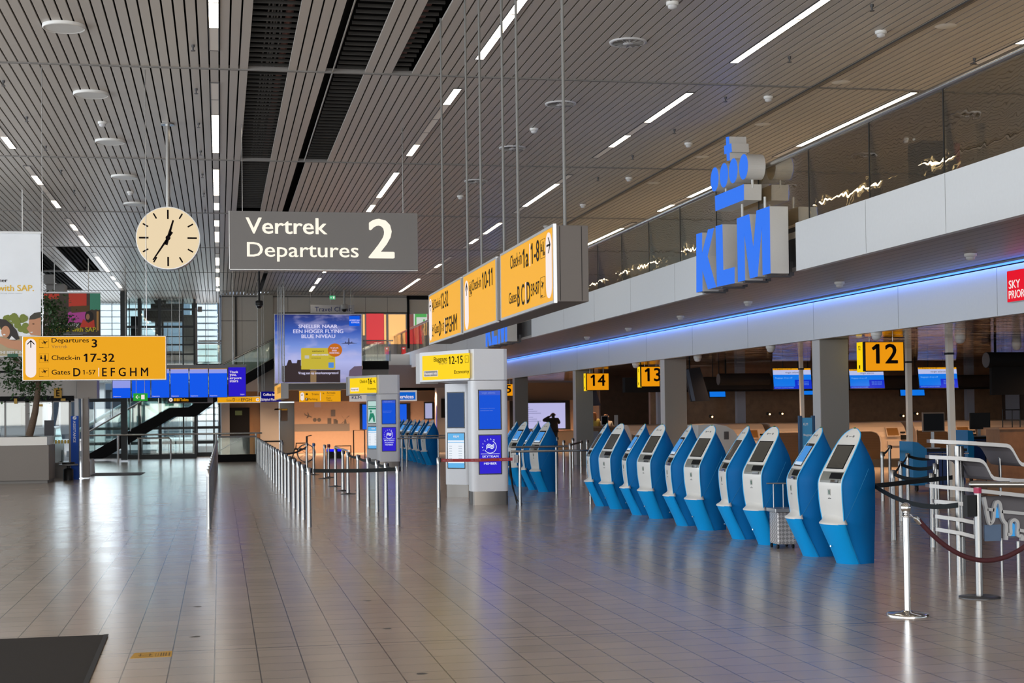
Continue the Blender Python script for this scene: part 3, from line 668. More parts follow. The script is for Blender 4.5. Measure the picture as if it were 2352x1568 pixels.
# ================================================================== red priority sign at the right edge
f = Fr((11.22, 0, 0), (0, -1, 0), (0, 0, 1), (-1, 0, 0))
a0, b1 = f.P(2313, 623); _, b0 = f.P(2313, 695); a1 = a0+1.15
t = thing('priority_sign', 'red box sign with white words on the bulkhead at the frame edge', 'sign', (11.22, -a0, b1))
b = MB(); b.slab(f, a0, a1, b0, b1, -.078, 0); b.build('housing', ALU, t)
b = MB(); b.slab(f, a0+.005, a1-.005, b0+.005, b1-.005, 0, .006); b.build('face', emis('red_sign_face', (232, 14, 40), .95), t)
k = MB()
for tx, xl, xr, yt, yb in (('SKY', 2318.5, 2344.5, 644.5, 663.5), ('PRIORITY', 2318.5, 2375, 668, 686.5)):
    q0 = f.P(xl, yb); put_text(k, f, tx, q0[0], f.P(xr, yb)[0], q0[1], f.P(xl, yt)[1], .009, True)
k.build('lettering', WINK, t)

# ================================================================== information totems
DKB = mat('screen_bezel', (0.01, 0.01, 0.012), 0.25)
PX_ = 4.66; TY = 28.0
def rounded(w, d, r, n=5):
    pts = []
    for cx_, cy_, a in ((w/2-r, d/2-r, 0), (-w/2+r, d/2-r, 90), (-w/2+r, -d/2+r, 180), (w/2-r, -d/2+r, 270)):
        pts += [(cx_+r*math.cos(math.radians(a+90*i/n)), cy_+r*math.sin(math.radians(a+90*i/n))) for i in range(n+1)]
    return pts
def xf(pts, c, ang):
    ca_, sa_ = math.cos(ang), math.sin(ang); return [(c[0]+x*ca_-y*sa_, c[1]+x*sa_+y*ca_) for x, y in pts]
def totem(label, near):
    t = thing('information_totem', label, 'information totem', (5.0, 29.3, 0), 'white information totems')
    TW = speckle(mat('totem_white_panel', (0.86, 0.87, 0.90), 0.38), 30, 0.02)
    fa = FY(TY); a0 = fa.P(1083.5, 1000)[0]; a1 = fa.P(1168.5, 1000)[0]; z0 = fa.P(1128, 1128)[1]; zt = fa.P(1128, 872)[1]; zh = fa.P(1128, 801)[1]
    ca_ = (a0+a1)/2; w = a1-a0
    b = MB(); b.prism(xf(rounded(w, .52, .11), (ca_, TY+.26), 0), z0, zt-.012, True); b.build('pillar', TW, t)
    b = MB(); b.prism(xf(rounded(w-.03, .46, .05), (ca_, TY+.27), 0), 0, z0, True); b.build('plinth', mat('plinth_steel', (0.22, 0.20, 0.18), 0.3, 0.9), t)
    # second pillar, standing further back and turned
    ang = math.radians(-42); fbk = FY(31.0); c2 = Vector((fbk.P(1058, 1000)[0], 31.0)); w2 = .62
    b = MB(); b.prism(xf(rounded(w2, .34, .09), (c2.x, c2.y), ang), z0, zt-.012, True); b.build('pillar', TW, t)
    b = MB(); b.prism(xf(rounded(w2-.03, .30, .05), (c2.x, c2.y), ang), 0, z0, True); b.build('plinth', mat('plinth_steel', (0.22, 0.20, 0.18), 0.3, 0.9), t)
    # wedge shaped head joining both
    P0 = Vector((a0+.02, TY, 0)); dr = Vector((-.405, .914, 0)); fh = Fr(P0, -dr, (0, 0, 1), (-.914, -.405, 0))
    aL = fh.P(965, 840)[0]; far = P0+dr*(-aL)
    hp = [(a0+.06, TY), (a1-.08, TY), (a1-.02, TY+.03), (a1, TY+.1), (a1, 31.35), (c2.x, 31.5), (far.x+.45, far.y+.4), (far.x, far.y)]
    hd = MB(); hd.prism([(p[0], p[1]) for p in hp], zt, zh); hd.build('head', TW, t)
    hb = MB(); hb.slab(fh, aL-.16, aL, zt-.03, zh-.02, -.42, .004); hb.build('head_end', PALE, t)
    b = MB(); b.slab(fh, aL, -.10, zt+.005, zh-.005, 0.001, .012); b.build('face_frame', TW, t)
    q = lambda x0, y0, x1, y1: (fh.P(x0, y0)[0], fh.P(x1, y1)[0], fh.P(x1, y1)[1], fh.P(x1, y0)[1])
    r = (fh.P(971.5, 840)[0], fh.P(1081, 840)[0]-.01, fh.P(1081, 868)[1], fh.P(1081, 810)[1])
    b = MB(); b.slab(fh, *r, .0125, .016); b.build('yellow_face', YELLOW, t)
    k = MB(); k2 = MB()
    if near:
        put_text(k, fh, 'Baggage', *q(998, 818, 1029, 832), .018, None); put_text(k, fh, '12-15', *q(1032, 816, 1065, 834.5), .018, True); put_text(k, fh, 'Economy', *q(1045, 848, 1079.5, 859), .018, None)
        rr = q(1069.5, 816, 1078, 832); frame_outline(k, fh, *rr, .006, .018); k.slab(fh, rr[0]+.06, rr[1]-.06, rr[2]+.05, rr[3]-.05, .016, .018)
        put_text(k2, fh, 'drop-off', *q(1010, 830.5, 1029, 837.5), .018)
    else:
        put_text(k, fh, 'Check-in', *q(1012, 819, 1042, 832), .018, None); put_text(k, fh, '16', *q(1045, 814, 1062, 836), .018, True); put_text(k, fh, 'Economy', *q(1044, 848, 1079, 859), .018, None)
        icon_checkin(k, fh, *q(1065, 818, 1077, 833), .018)
    k.build('lettering', INK, t)
    if near: k2.build('small_lettering', mat('brown_print', (0.30, 0.13, 0.01), 0.5), t)
    b = MB(); b.slab(fh, *q(975, 850, 1007.5, 864), .016, .019); b.build('notice_plate', WINK, t)
    if near: b = MB(); b.slab(fh, *q(976, 851, 1006.5, 863), .019, .020); b.build('notice_field', mat('notice_grey', (0.3, 0.3, 0.3), 0.5), t)
    k = MB(); put_text(k, fh, 'Passengers only', *q(977.5, 853.5, 1005.5, 861.5), .0215, True); k.build('notice_words', WINK if near else GREY, t)
    # screens
    def screen(f, r, m, c=.004, nm='screen'):
        b = MB(); b.slab(f, r[0]-.02, r[1]+.02, r[2]-.02, r[3]+.02, -.01, c); o = b.build(nm, DKB, t)
        b = MB(); b.slab(f, *r, c, c+.002); b.build('picture', m, o); return o
    R1 = fa.R(1100, 897, 1150, 984.5); R2 = fa.R(1101, 1000, 1151, 1086.5)
    s = screen(fa, R1, emis('screen_blue', (18, 82, 214), .95))
    k = MB(); k.slab(fa, R1[0], R1[1], R1[3]-.085, R1[3], .006, .007); k.build('banner', emis('screen_band', (62, 92, 205), .95), s)
    k = MB(); put_text(k, fa, 'virgin atlantic', R1[0]+.05, R1[1]-.1, R1[3]-.07, R1[3]-.02, .0085); put_text(k, fa, 'www.skyteam information', R1[0]+.02, R1[0]+.3, R1[2]+.38, R1[2]+.40, .0085); put_text(k, fa, 'closed until further notice', R1[0]+.02, R1[0]+.26, R1[2]+.34, R1[2]+.36, .0085)
    k.build('words', emis('screen_pale_words', (125, 150, 225), .9), s)
    s = screen(fa, R2, emis('screen_violet', (48, 36, 205), .95)); k = MB(); w_ = R2[1]-R2[0]; h_ = R2[3]-R2[2]; cx_ = (R2[0]+R2[1])/2; cz_ = R2[3]-.30*h_
    EW = emis('screen_white', (235, 238, 255), .95); k.slab(fa, R2[0]+.06*w_, R2[1]-.06*w_, R2[2]+.51*h_, R2[2]+.522*h_, .006, .008); k.build('rule_line', EW, s); k = MB()
    put_text(k, fa, 'SKYTEAM', R2[0]+.12*w_, R2[1]-.12*w_, R2[2]+.42*h_, R2[2]+.475*h_, .008, True); put_text(k, fa, 'ALLIANCE', R2[0]+.16*w_, R2[1]-.16*w_, R2[2]+.33*h_, R2[2]+.38*h_, .008, True); put_text(k, fa, 'MEMBER', R2[0]+.2*w_, R2[1]-.2*w_, R2[2]+.235*h_, R2[2]+.29*h_, .008, True); k.build('lettering', EW, s); k = MB()
    n_ = 26
    for i in range(n_):      # open ring
        t0 = math.radians(-150+i*215/n_); t1 = math.radians(-150+(i+1)*215/n_); ro, ri = .30*w_, .275*w_
        k.plate(fa, [(cx_+ro*math.cos(t0), cz_+ro*math.sin(t0)), (cx_+ro*math.cos(t1), cz_+ro*math.sin(t1)), (cx_+ri*math.cos(t1), cz_+ri*math.sin(t1)), (cx_+ri*math.cos(t0), cz_+ri*math.sin(t0))], .006, .008)
    for j in range(3):       # wavy ribbons
        for i in range(8):
            x0_ = -.17+.042*i; x1_ = x0_+.044; yw = lambda x: .045*math.sin((x+.17)*18)-.05+.05*j
            k.plate(fa, [(cx_+x0_*w_*1.1, cz_+yw(x0_)*w_*1.4+x0_*w_*.35), (cx_+x1_*w_*1.1, cz_+yw(x1_)*w_*1.4+x1_*w_*.35), (cx_+x1_*w_*1.1, cz_+yw(x1_)*w_*1.4+.045*w_+x1_*w_*.35), (cx_+x0_*w_*1.1, cz_+yw(x0_)*w_*1.4+.045*w_+x0_*w_*.35)], .006, .008)
    for i, ch in enumerate('SKYTEAM'):
        an = math.radians(205-i*24); rr = .36*w_; c_ = Vector((cx_+rr*math.cos(an), cz_+rr*math.sin(an))); tilt = an-math.pi/2
        v_, f_, x0, x1, y0, y1 = text_geo(ch, True); sc = .085*w_
        k.add([fa.pt(c_.x+sc*((x-(x0+x1)/2)*math.cos(tilt)-(y-.35)*math.sin(tilt)), c_.y+sc*((x-(x0+x1)/2)*math.sin(tilt)+(y-.35)*math.cos(tilt)), .008) for x, y, _dz in v_], f_)
    k.build('emblem', emis('screen_white', (235, 238, 255), .95), s)
    u2 = Vector((math.cos(ang), math.sin(ang), 0)); n2 = Vector((math.sin(ang), -math.cos(ang), 0)); f2 = Fr(Vector((c2.x, c2.y, 0))+n2*.17, u2, (0, 0, 1), n2)
    sw = .20
    zz = (f2.P(1047, 902)[1], f2.P(1047, 981)[1], f2.P(1047, 995)[1], f2.P(1047, 1074)[1]); ac = f2.P(1047, 950)[0]
    r1 = (ac-sw, ac+sw, zz[1], zz[0]); r2 = (ac-sw, ac+sw, zz[3], zz[2])
    if near: s = screen(f2, r1, emis('screen_slate', (52, 78, 118), .8))
    else:
        s = screen(f2, r1, emis('screen_mint', (190, 222, 216), .9)); k = MB(); w_ = .4; h_ = r1[3]-r1[2]
        k.slab(f2, ac-.18, ac+.18, r1[2]+.62*h_, r1[2]+.7*h_, .006, .008); k.slab(f2, ac-.18, ac+.18, r1[2]+.74*h_, r1[2]+.78*h_, .006, .008); k.slab(f2, ac+.12, ac+.18, r1[2]+.05*h_, r1[2]+.62*h_, .006, .008)
        k.plate(f2, ell(ac-.08, r1[2]+.53*h_, .04, .045, 12), .006, .008); k.plate(f2, [(ac-.12, r1[2]+.45*h_), (ac+.02, r1[2]+.45*h_), (ac+.07, r1[2]+.3*h_), (ac+.08, r1[2]+.05*h_), (ac+.02, r1[2]+.05*h_), (ac-.02, r1[2]+.28*h_), (ac-.15, r1[2]+.05*h_), (ac-.18, r1[2]+.07*h_)], .006, .008)
        k.build('pictogram', emis('screen_green', (40, 140, 110), .8), s)
    s = screen(f2, r2, emis('screen_pale', (236, 242, 250), .95)); k = MB(); h_ = r2[3]-r2[2]
    SKYC = emis('screen_sky', (100, 180, 235), .95); k.slab(f2, ac-sw, ac+sw, r2[3]-.2*h_, r2[3], .006, .007); k.build('header_band', SKYC, s); k = MB(); k.slab(f2, ac-sw, ac+sw, r2[2], r2[2]+.14*h_, .006, .007); k.build('footer_band', SKYC, s); k = MB(); k.slab(f2, ac-sw, ac+sw, r2[3]-.27*h_, r2[3]-.25*h_, .006, .007); k.build('thin_band', SKYC, s)
    k = MB(); put_text(k, f2, 'KLM', ac-.06, ac+.07, r2[3]-.12*h_, r2[3]-.06*h_, .008, True); k.build('mark', WINK, s)
    k = MB(); [k.slab(f2, ac-sw+.03, ac-sw+.1, r2[2]+(.2+.07*i)*h_, r2[2]+(.215+.07*i)*h_, .006, .007) for i in range(7)]; [k.slab(f2, ac+.06, ac+.15, r2[2]+(.2+.07*i)*h_, r2[2]+(.215+.07*i)*h_, .006, .007) for i in range(7)]; k.build('lines', emis('screen_grey_words', (170, 185, 200), .8), s)
    return t
totem('white twin-pillar totem with yellow Baggage drop-off 12-15 head', True)
t2 = totem('white twin-pillar totem with yellow Check-in 16 head, farther away', False)
t2.location = (5.0+0.13, 29.3+18.5, 0)
t = thing('cable', 'black cable hanging beside the near white totem', 'cable', (5.40, 28.15, 0))
b = MB(); b.tube([(5.40, 28.1, 1.0), (5.40, 28.05, .6), (5.43, 27.95, .3), (5.50, 27.85, .08), (5.58, 27.8, .012)], .012, 6); b.build('lead', BLACK, t)
b = MB(); b.tube([(5.42, 28.2, .9), (5.46, 28.1, .35), (5.52, 28.0, .012)], .014, 6); b.build('second_lead', BLACK, t)
# ================================================================== self-service kiosks
KBLUE = speckle(mat('kiosk_blue', (0.002, 0.165, 0.48), 0.5, spec=0.14), 80, 0.04)
KLOW = speckle(mat('kiosk_blue_front', (0.004, 0.34, 0.80), 0.45, spec=0.2), 80, 0.04)
KEDGE = mat('kiosk_cyan_edge', (0.03, 0.45, 0.90), 0.35)
KWHITE = mat('kiosk_white', (0.74, 0.73, 0.70), 0.30)
def interp(tab, z):
    for (z0, v0), (z1, v1) in zip(tab, tab[1:]):
        if z <= z1: return v0+(v1-v0)*(z-z0)/max(1e-6, z1-z0)
    return tab[-1][1]
def smooth(tab, n=60):
    z0, z1 = tab[0][0], tab[-1][0]; q = [(z0+(z1-z0)*i/n) for i in range(n+1)]; v = [interp(tab, z) for z in q]
    for _ in range(5): v = [v[0]]+[(v[i-1]+2*v[i]+v[i+1])/4 for i in range(1, n)]+[v[-1]]
    return list(zip(q, v))
HK = 1.52
FF = smooth([(.46, .262), (.70, .300), (.90, .312), (.96, .295), (1.10, .195), (1.30, .045), (1.45, -.075), (1.52, -.125)])
FBK = smooth([(0, -.255), (.6, -.275), (1.05, -.285), (1.14, -.275), (1.30, -.21), (1.45, -.15), (1.52, -.128)])
FF = [(z, v*.86) for z, v in FF]; FBK = [(z, v*.86) for z, v in FBK]
WF = smooth([(.46, .188), (.62, .205), (.90, .212), (1.05, .210), (1.25, .200), (1.38, .182), (1.455, .150), (1.495, .108), (1.512, .066), (1.52, .022)])
WBK = smooth([(0, .16), (.6, .175), (1.05, .170), (1.25, .115), (1.42, .05), (1.52, .004)])
LF = [(0, .130), (.12, .178), (.30, .262), (.44, .328), (.455, .332)]
LW = [(0, .160), (.3, .196), (.455, .215)]
def front_pt(s, z, off=0.0): return Vector((interp(WF, z)*s, -(interp(FF, z)-0.012*s*s)-off*.82, z+(off*.57 if z > .93 else 0)))
def kiosk_meshes(t, bluescreen):
    SF = lambda z: .225*z/.46; SW = lambda z: .172+.016*z/.46        # line where the front piece meets the side panels
    up = MB(); loops = []
    for z in [0, .02, .12, .24, .36, .44]+[.46+(HK-.46)*i/30 for i in range(31)]:
        ff, wf = (interp(FF, z), interp(WF, z)) if z >= .46 else (SF(z), SW(z)); fk_, wb = interp(FBK, z), interp(WBK, z)
        loops.append([(-wf+2*wf*k/8, -(ff-.012*(-1+k/4)**2), z) for k in range(9)]+[(wb-2*wb*k/4, -(fk_-.012*(1-(1-k/2)**2)), z) for k in range(5)])
    up.loft(loops, True, True); up.build('body', KBLUE, t)
    lo = MB(); loops = []
    for z in (0, .02, .12, .22, .32, .40, .455):
        f_, w_ = interp(LF, z), interp(LW, z); fm = f_-.10
        loops.append([(w_*math.sin(math.radians(-90+15*k)), -(fm-.02+(f_-fm+.02)*math.cos(math.radians(-90+15*k))), z) for k in range(13)]+[(SW(z)-.001, -(SF(z)-.006), z), (-SW(z)+.001, -(SF(z)-.006), z)])
    lo.loft(loops, True, True); lo.build('lower_front', KLOW, t)
    sh = MB(); f_, w_ = interp(LF, .455), interp(LW, .455); fm = f_-.12
    ring = [(w_*1.01*math.sin(math.radians(-90+15*k)), -(fm-.02+(f_-fm+.028)*math.cos(math.radians(-90+15*k)))) for k in range(13)]
    yb_ = -.215; T = []
    for z, k_, xs_ in ((.450, 1.0, 1.0), (.460, 1.008, 1.008), (.470, .96, .985), (.484, .72, .955), (.505, .45, .895), (.530, .28, .875), (.552, .205, .86)):
        T.append([(x*xs_*(1 if k_ > .9 else .985), yb_+(y-yb_)*k_ if abs(y) > abs(yb_) else y, z) for x, y in ring]+[(.18, yb_+.01, z), (-.18, yb_+.01, z)])
    sh.loft(T, True, True)
    sh.build('tray', KWHITE, t)
    wp = MB(); NZ, NS = 44, 8; vs = []
    for i in range(NZ+1):
        z = .468+(HK-.006-.468)*i/NZ
        for k in range(NS+1): vs.append(front_pt((-1+2*k/NS)*.965, z, .004))
    wp.add(vs, [(i*(NS+1)+k, i*(NS+1)+k+1, (i+1)*(NS+1)+k+1, (i+1)*(NS+1)+k) for i in range(NZ) for k in range(NS)], True); wp.build('front_panel', KWHITE, t)
    ed = MB()
    for s in (-1, 1): ed.tube([front_pt(s, .468+(HK-.008-.468)*i/36, .003) for i in range(37)], .0062, 6)
    ed.build('edge_trim', KEDGE, t)
    for s in (-1, 1):      # seams of the side panels
        sm = MB()
        def sd(f, z):
            ff, fk_, wf, wb = interp(FF, max(z, .46)), interp(FBK, z), interp(WF, max(z, .46)), interp(WBK, z)
            u = (ff-f)/(ff-fk_); return Vector((s*(wf+(wb-wf)*u+.0005), -f, z))
        sm.tube([sd(.21, .47)]+[sd(.21-.052*k, .47+.085*k) for k in range(1, 8)], .0028, 5)
        def sl(z):
            return Vector((s*(SW(z)+.001), -(SF(z)-.006), z))
        sm.tube([sl(.455*k/6) for k in range(7)], .0028, 5)
        sm.build('side_seam', mat('kiosk_seam', (0.02, 0.25, 0.52), 0.5), t)
    def patch(nm, m, s0, s1, z0, z1, off, parent=t, nz=6, thick=.006):
        b = MB(); V = []; NX = 6 if s1-s0 > .1 else 2
        for o_ in (off, off-thick):
            for i in range(nz+1):
                z = z0+(z1-z0)*i/nz; w = interp(WF, z)
                for j in range(NX+1): V.append(front_pt((s0+(s1-s0)*j/NX)/w, z, o_))
        C = NX+1; q = C*(nz+1); F = []
        for i in range(nz):
            for j in range(NX): k = C*i+j; F.append((k, k+1, k+C+1, k+C)); F.append((q+k, q+k+C, q+k+C+1, q+k+1))
            F.append((C*i, C*i+C, q+C*i+C, q+C*i)); F.append((C*i+NX, q+C*i+NX, q+C*i+C+NX, C*i+C+NX))
        for j in range(NX): F.append((j, q+j, q+j+1, j+1)); k = C*nz+j; F.append((k, k+1, q+k+1, q+k))
        b.add(V, F); return b.build(nm, m, parent)
    sc = patch('screen', mat('kiosk_screen_black', (0.012, 0.012, 0.013), 0.12), -.150, .150, 1.065, 1.330, .008)
    if bluescreen:
        patch('picture', emis('kiosk_screen_blue', (72, 150, 225), .85), -.128, .128, 1.10, 1.30, .0095, sc, 4, .001); patch('picture_band', emis('kiosk_screen_pale', (205, 225, 245), .85), -.128, .128, 1.08, 1.115, .0105, sc, 2, .001)
    else: patch('picture', mat('kiosk_screen_off', (0.085, 0.078, 0.066), 0.10), -.140, .140, 1.075, 1.320, .0095, sc, 4, .001)
    rc = patch('scanner_bay', mat('kiosk_bay_grey', (0.20, 0.205, 0.185), 0.25), -.175, .190, .915, 1.04, .007)
    patch('scanner_lip', MBLACK, -.01, .19, .955, 1.02, .010, rc, 3, .002); patch('scanner_glass', mat('bay_dark_glass', (0.03, 0.03, 0.03), .1), .03, .15, .915, .94, .016, rc, 2, .006); patch('scanner_shelf', KWHITE, -.175, .19, 1.032, 1.046, .012, rc, 2, .006)
    rd = patch('card_reader', mat('reader_grey', (0.45, 0.45, 0.43), .3), -.022, .022, .775, .845, .012); patch('card_slot', mat('reader_green', (0.01, 0.09, 0.05), .3), -.004, .016, .785, .83, .0135, rd, 2, .001)
    patch('ticket_slot', MBLACK, -.026, .026, .735, .741, .007, t, 1); patch('ticket_mark', INK, -.012, .012, .748, .751, .0065, t, 1)
    ca = MB()
    for x in (-.055, -.012, .012, .055):
        p = front_pt(x/interp(WF, 1.425), 1.425, .0045); d = Vector((0, -.8, .6)); ca.cyl(p, p+d*.004, .006 if abs(x) < .02 else .014, n=10)
    ca.build('sensor_dots', mat('sensor_grey', (0.25, 0.25, 0.25), .3), t)
    lk = MB(); lk.cyl((-.03, -.222, .2), (-.03, -.238, .2), .011, n=12); lk.build('lock', CHROME, t)
    st = MB(); st.ball((0, .108, HK+.002), .016, 8, .6); st.build('status_light', emis('green_status', (40, 220, 60), 1.2) if False else mat('status_lens', (0.05, 0.2, 0.08), .3), t)
KG = 'blue and white self-service kiosks'
kq = []      # (x, y, turn, blue screen, label)
seq = ['nearest pair', 'second pair', 'third pair', 'fourth pair', 'fifth pair']
for k in range(5):
    y = 15.98+2.52*k
    kq.append((6.97, y, -75, False, 'blue kiosk with white front, right-hand one of the %s from the camera' % seq[k]))
    kq.append((6.93, y+.93, -95, k not in (1, 4), 'blue kiosk seen almost edge-on, behind its twin in the %s from the camera' % seq[k]))
for k in range(2):
    y = 32.2+2.5*k
    kq.append((6.97, y, -75, True, 'blue kiosk with lit screen, right-hand one of the %s beside the near totem' % ('near pair', 'far pair')[k]))
    kq.append((6.93, y+.93, -95, True, 'blue kiosk partly hidden by its twin in the %s beside the near totem' % ('near pair', 'far pair')[k]))
for k in range(5):
    y = 50.4+2.35*k
    kq.append((6.97, y, -75, True, 'blue kiosk with lit screen, right-hand one of the %s behind the steel rail' % seq[k].replace('nearest', 'front')))
    kq.append((6.93, y+.93, -95, True, 'blue kiosk mostly hidden by its twin in the %s behind the steel rail' % seq[k].replace('nearest', 'front')))
proto = {}
for x, y, a, bl, lab in kq:
    if bl not in proto:
        t = thing('self_service_kiosk', lab, 'self-service kiosk', (0, 0, 0), KG); kiosk_meshes(t, bl); proto[bl] = t
        t.location = (x, y, 0); t.rotation_euler = (0, 0, math.radians(a))
    else: dup(proto[bl], lab, (x, y, 0), math.radians(a), KG)

# ================================================================== belt stanchions
SH = 0.925
def stanchion_meshes(t, disc=False):
    o = ORG[t.name]; x, y, z = o
    b = MB(); b.lathe([(.040, .0 if not disc else .015), (.038, .05), (.030, .80)], (x, y, 0), 16); b.build('post', STEEL, t)
    b = MB(); b.lathe([(.034, .80), (.034, SH-.01), (.028, SH)], (x, y, 0), 16); b.build('head', STEEL, t)
    b = MB(); b.box(x+.022, x+.050, y-.022, y+.022, .835, SH-.012); b.build('belt_cassette', BLACK, t)
    if disc: b = MB(); b.lathe([(.17, 0), (.17, .008), (.06, .016), (.045, .03)], (x, y, 0), 28); b.build('base_plate', DSTEEL, t)
stp = {}
def stanchion(x, y, label, disc=False, group='steel belt stanchions', rot=0.0):
    if disc not in stp:
        t = thing('belt_stanchion', label, 'belt stanchion', (0, 0, 0), group); stanchion_meshes(t, disc); stp[disc] = t; t.location = (x, y, 0); t.rotation_euler = (0, 0, rot); return t
    return dup(stp[disc], label, (x, y, 0), rot, group)
def belt(p, q, label, sag=0.0, z=.872, h=.05, m=None, nm='queue_belt', z1=None, grp='queue belts'):
    b = MB(); n = 8; d = Vector((q[0]-p[0], q[1]-p[1], 0)).normalized(); s = Vector((-d.y, d.x, 0))*.0015; V = []
    z1 = z if z1 is None else z1
    P0 = Vector((p[0], p[1], 0))+d*.036; P1 = Vector((q[0], q[1], 0))-d*.036
    loops = []
    for i in range(n+1):
        u = i/n; c = P0.lerp(P1, u); zz = z+(z1-z)*u-sag*4*u*(1-u)
        loops.append([c+s+Vector((0,0,zz-h/2)), c+s+Vector((0,0,zz+h/2)), c-s+Vector((0,0,zz+h/2)), c-s+Vector((0,0,zz-h/2))])
    b.loft(loops, True, False); o = b.build(nm, m or BELT); return tag(o, label, 'queue belt', grp)
def nth(i, n): return ORD[i] if i < len(ORD) else 'far'
# row left of the walkway
LY = [23.69+1.52*k for k in range(19)]
for k, y in enumerate(LY): stanchion(-0.18+.004*k, y, 'steel belt stanchion, %s from the front in the single row left of the walkway' % nth(k, 19), rot=math.radians(90))
for k in range(len(LY)-1): belt((-0.18+.004*k, LY[k]), (-0.18+.004*(k+1), LY[k+1]), 'dark belt after the %s stanchion of the row left of the walkway' % nth(k, 18).replace('nearest', 'first'), .01)
# long row right of the walkway
MY = [23.63, 25.32, 26.85, 28.5, 30.5, 32.15, 33.85, 35.46, 37.25, 39.1, 40.95, 42.75, 44.8, 46.6, 48.45, 50.5, 52.2, 54.2, 56]
for k, y in enumerate(MY): stanchion(1.355, y, 'steel belt stanchion, %s from the front in the long row right of the walkway' % nth(k, 19), rot=math.radians(20))
for k in range(len(MY)-1): belt((1.355, MY[k]), (1.355, MY[k+1]), 'dark belt after the %s stanchion of the long row' % nth(k, 18).replace('nearest', 'first'), .02)
RY = [23.62, 25.3, 26.8, 28.43, 30.55, 33.0, 34.4, 36.6]
for k, y in enumerate(RY): stanchion(2.74, y, 'steel belt stanchion, %s from the front in the short row before the far totem' % nth(k, 9), k >= 5, rot=math.radians(20))
for k in range(len(RY)-3): belt((2.74, RY[k]), (2.74, RY[k+1]), 'dark belt after the %s stanchion of the short row' % nth(k, 9).replace('nearest', 'first'), .03)
belt((1.39, 23.63), (2.74, 23.62), 'black belt closing the front of the queue lane', .012, .872, .058)
for x, y, lab in ((2.79, 41.2, 'left one of the middle group'), (2.95, 41.9, 'with dark red top in the middle group'), (2.66, 43.9, 'with blue top in the middle group'), (2.5, 44.6, 'left of the blue topped one'),
                  (2.0, 50.5, 'left of the wheelchair'), (1.86, 46.5, 'standing tall left of the middle group')):
    t = stanchion(x, y, 'steel belt stanchion on a round base, %s' % lab, True); ORG[t.name] = Vector((x, y, 0))
    if 'red top' in lab or 'blue top in' in lab: b = MB(); b.lathe([(.0345, SH-.10), (.0345, SH-.02)], (x, y, 0), 16); b.build('top_band', mat('band_dark_red', (.22, .02, .02), .4) if 'red' in lab else mat('band_blue', (.05, .16, .45), .4), t)
t = thing('steel_top_rail', 'short sloping steel rail across three stanchions behind the queue lane', 'handrail', (2.74, 34.6, .92))
b = MB(); b.tube([(2.74, 36.8, SH+.024), (2.745, 32.8, SH+.024)], .02, 8); b.build('rail', STEEL, t)
belt((1.355, 38), (2.5, 44.6), 'low slack black belt across the lane', .10, .80, .05)
belt((2.0, 50.5), (1.355, 50.5), 'black belt from the long row toward the wheelchair', .0)
# red tape before the near totem
q0 = on_z(1008, 1165); stanchion(q0.x, q0.y, 'steel belt stanchion holding the red NO ENTRY tape')
q1 = on_z(1195, 1161)
RED = mat('red_tape', (0.45, 0.012, 0.018), .5)
def tape(p, q, z):
    b = belt(p, q, 'red NO ENTRY tape stretched in front of the near totem', .01, z, .058, RED, 'barrier_tape', grp='barrier tapes')
    b['category'] = 'barrier tape'
    d = Vector((q[0]-p[0], q[1]-p[1], 0)); L = d.length; d.normalize(); f = Fr((p[0], p[1], z), d, (0, 0, 1), (d.y, -d.x, 0)); k = MB()
    for u in (.05, .42, .80): put_text(k, f, 'NO ENTRY', u*L, u*L+.19, -.022, .012, .004, True)
    ORG[b.name] = Vector(); o = k.build('printed_words', mat('tape_words', (0.55, 0.25, 0.25), .5), b)
tape((q0.x+.01, q0.y), (5.40, q1.y+.02), .872)

# ================================================================== tubular rails
def rail(label, xa, xb, y, z, posts, r=.022, grp='tubular barrier rails'):
    t = thing('barrier_rail', label, 'barrier rail', ((xa+xb)/2, y, 0), grp)
    b = MB(); b.cyl((xa, y, z), (xb, y, z), r, n=12); b.ball((xa, y, z), r, 8); b.ball((xb, y, z), r, 8); b.build('top_tube', STEEL, t)
    for x in posts:
        b = MB(); b.cyl((x, y, 0), (x, y, z-r+.004), r*1.35, r*1.1, n=14); b.build('post', STEEL, t)
    return t
yA = q1.y
tA = rail('steel barrier rail in front of the middle kiosks, with the tape holder', on_y(1175, 1037, yA).x, on_y(1368, 1035, yA).x, yA, on_y(1195, 1036.5, yA).z, (q1.x, on_y(1355, 1036, yA).x))
b = MB(); b.box(5.40, 5.46, yA-.03, yA+.03, .80, .95); b.build('tape_holder', STEEL, tA); b = MB(); b.box(5.462, 5.49, yA-.02, yA+.02, .82, .93); b.build('holder_bracket', BLACK, tA)
rail('steel barrier rail just behind the first one at the middle kiosks', on_y(1174, 1026, 31.3).x, on_y(1303, 1025, 31.3).x, 31.3, on_y(1240, 1025.5, 31.3).z, (on_z(1277, 1133).x, on_z(1303, 1131).x))
rail('steel barrier rail between the two totems', on_y(914, 1007, 45.8).x, on_y(1024, 1004, 45.8).x, 45.8, on_y(970, 1006, 45.8).z, (on_z(926, 1081).x, on_z(1000, 1077).x))
rail('steel barrier rail in front of the far kiosks', on_y(914, 1001, 49.0).x, on_y(1030, 1000, 49.0).x, 49.0, on_y(970, 1000.5, 49.0).z, (6.0, 7.5))
for i, (px, pb) in enumerate([(1310, 1099), (1335, 1086), (1295, 1084), (1316, 1075), (1280, 1069), (1349, 1083)]):
    q = on_z(px, pb); stanchion(q.x, q.y, 'steel belt stanchion, %s of the cluster between middle kiosks and third column' % ORD[i])
qs = [on_z(1310, 1099), on_z(1335, 1086), on_z(1349, 1083)]
belt((qs[0].x, qs[0].y), (qs[1].x, qs[1].y), 'black belt linking the front two stanchions by the third column')
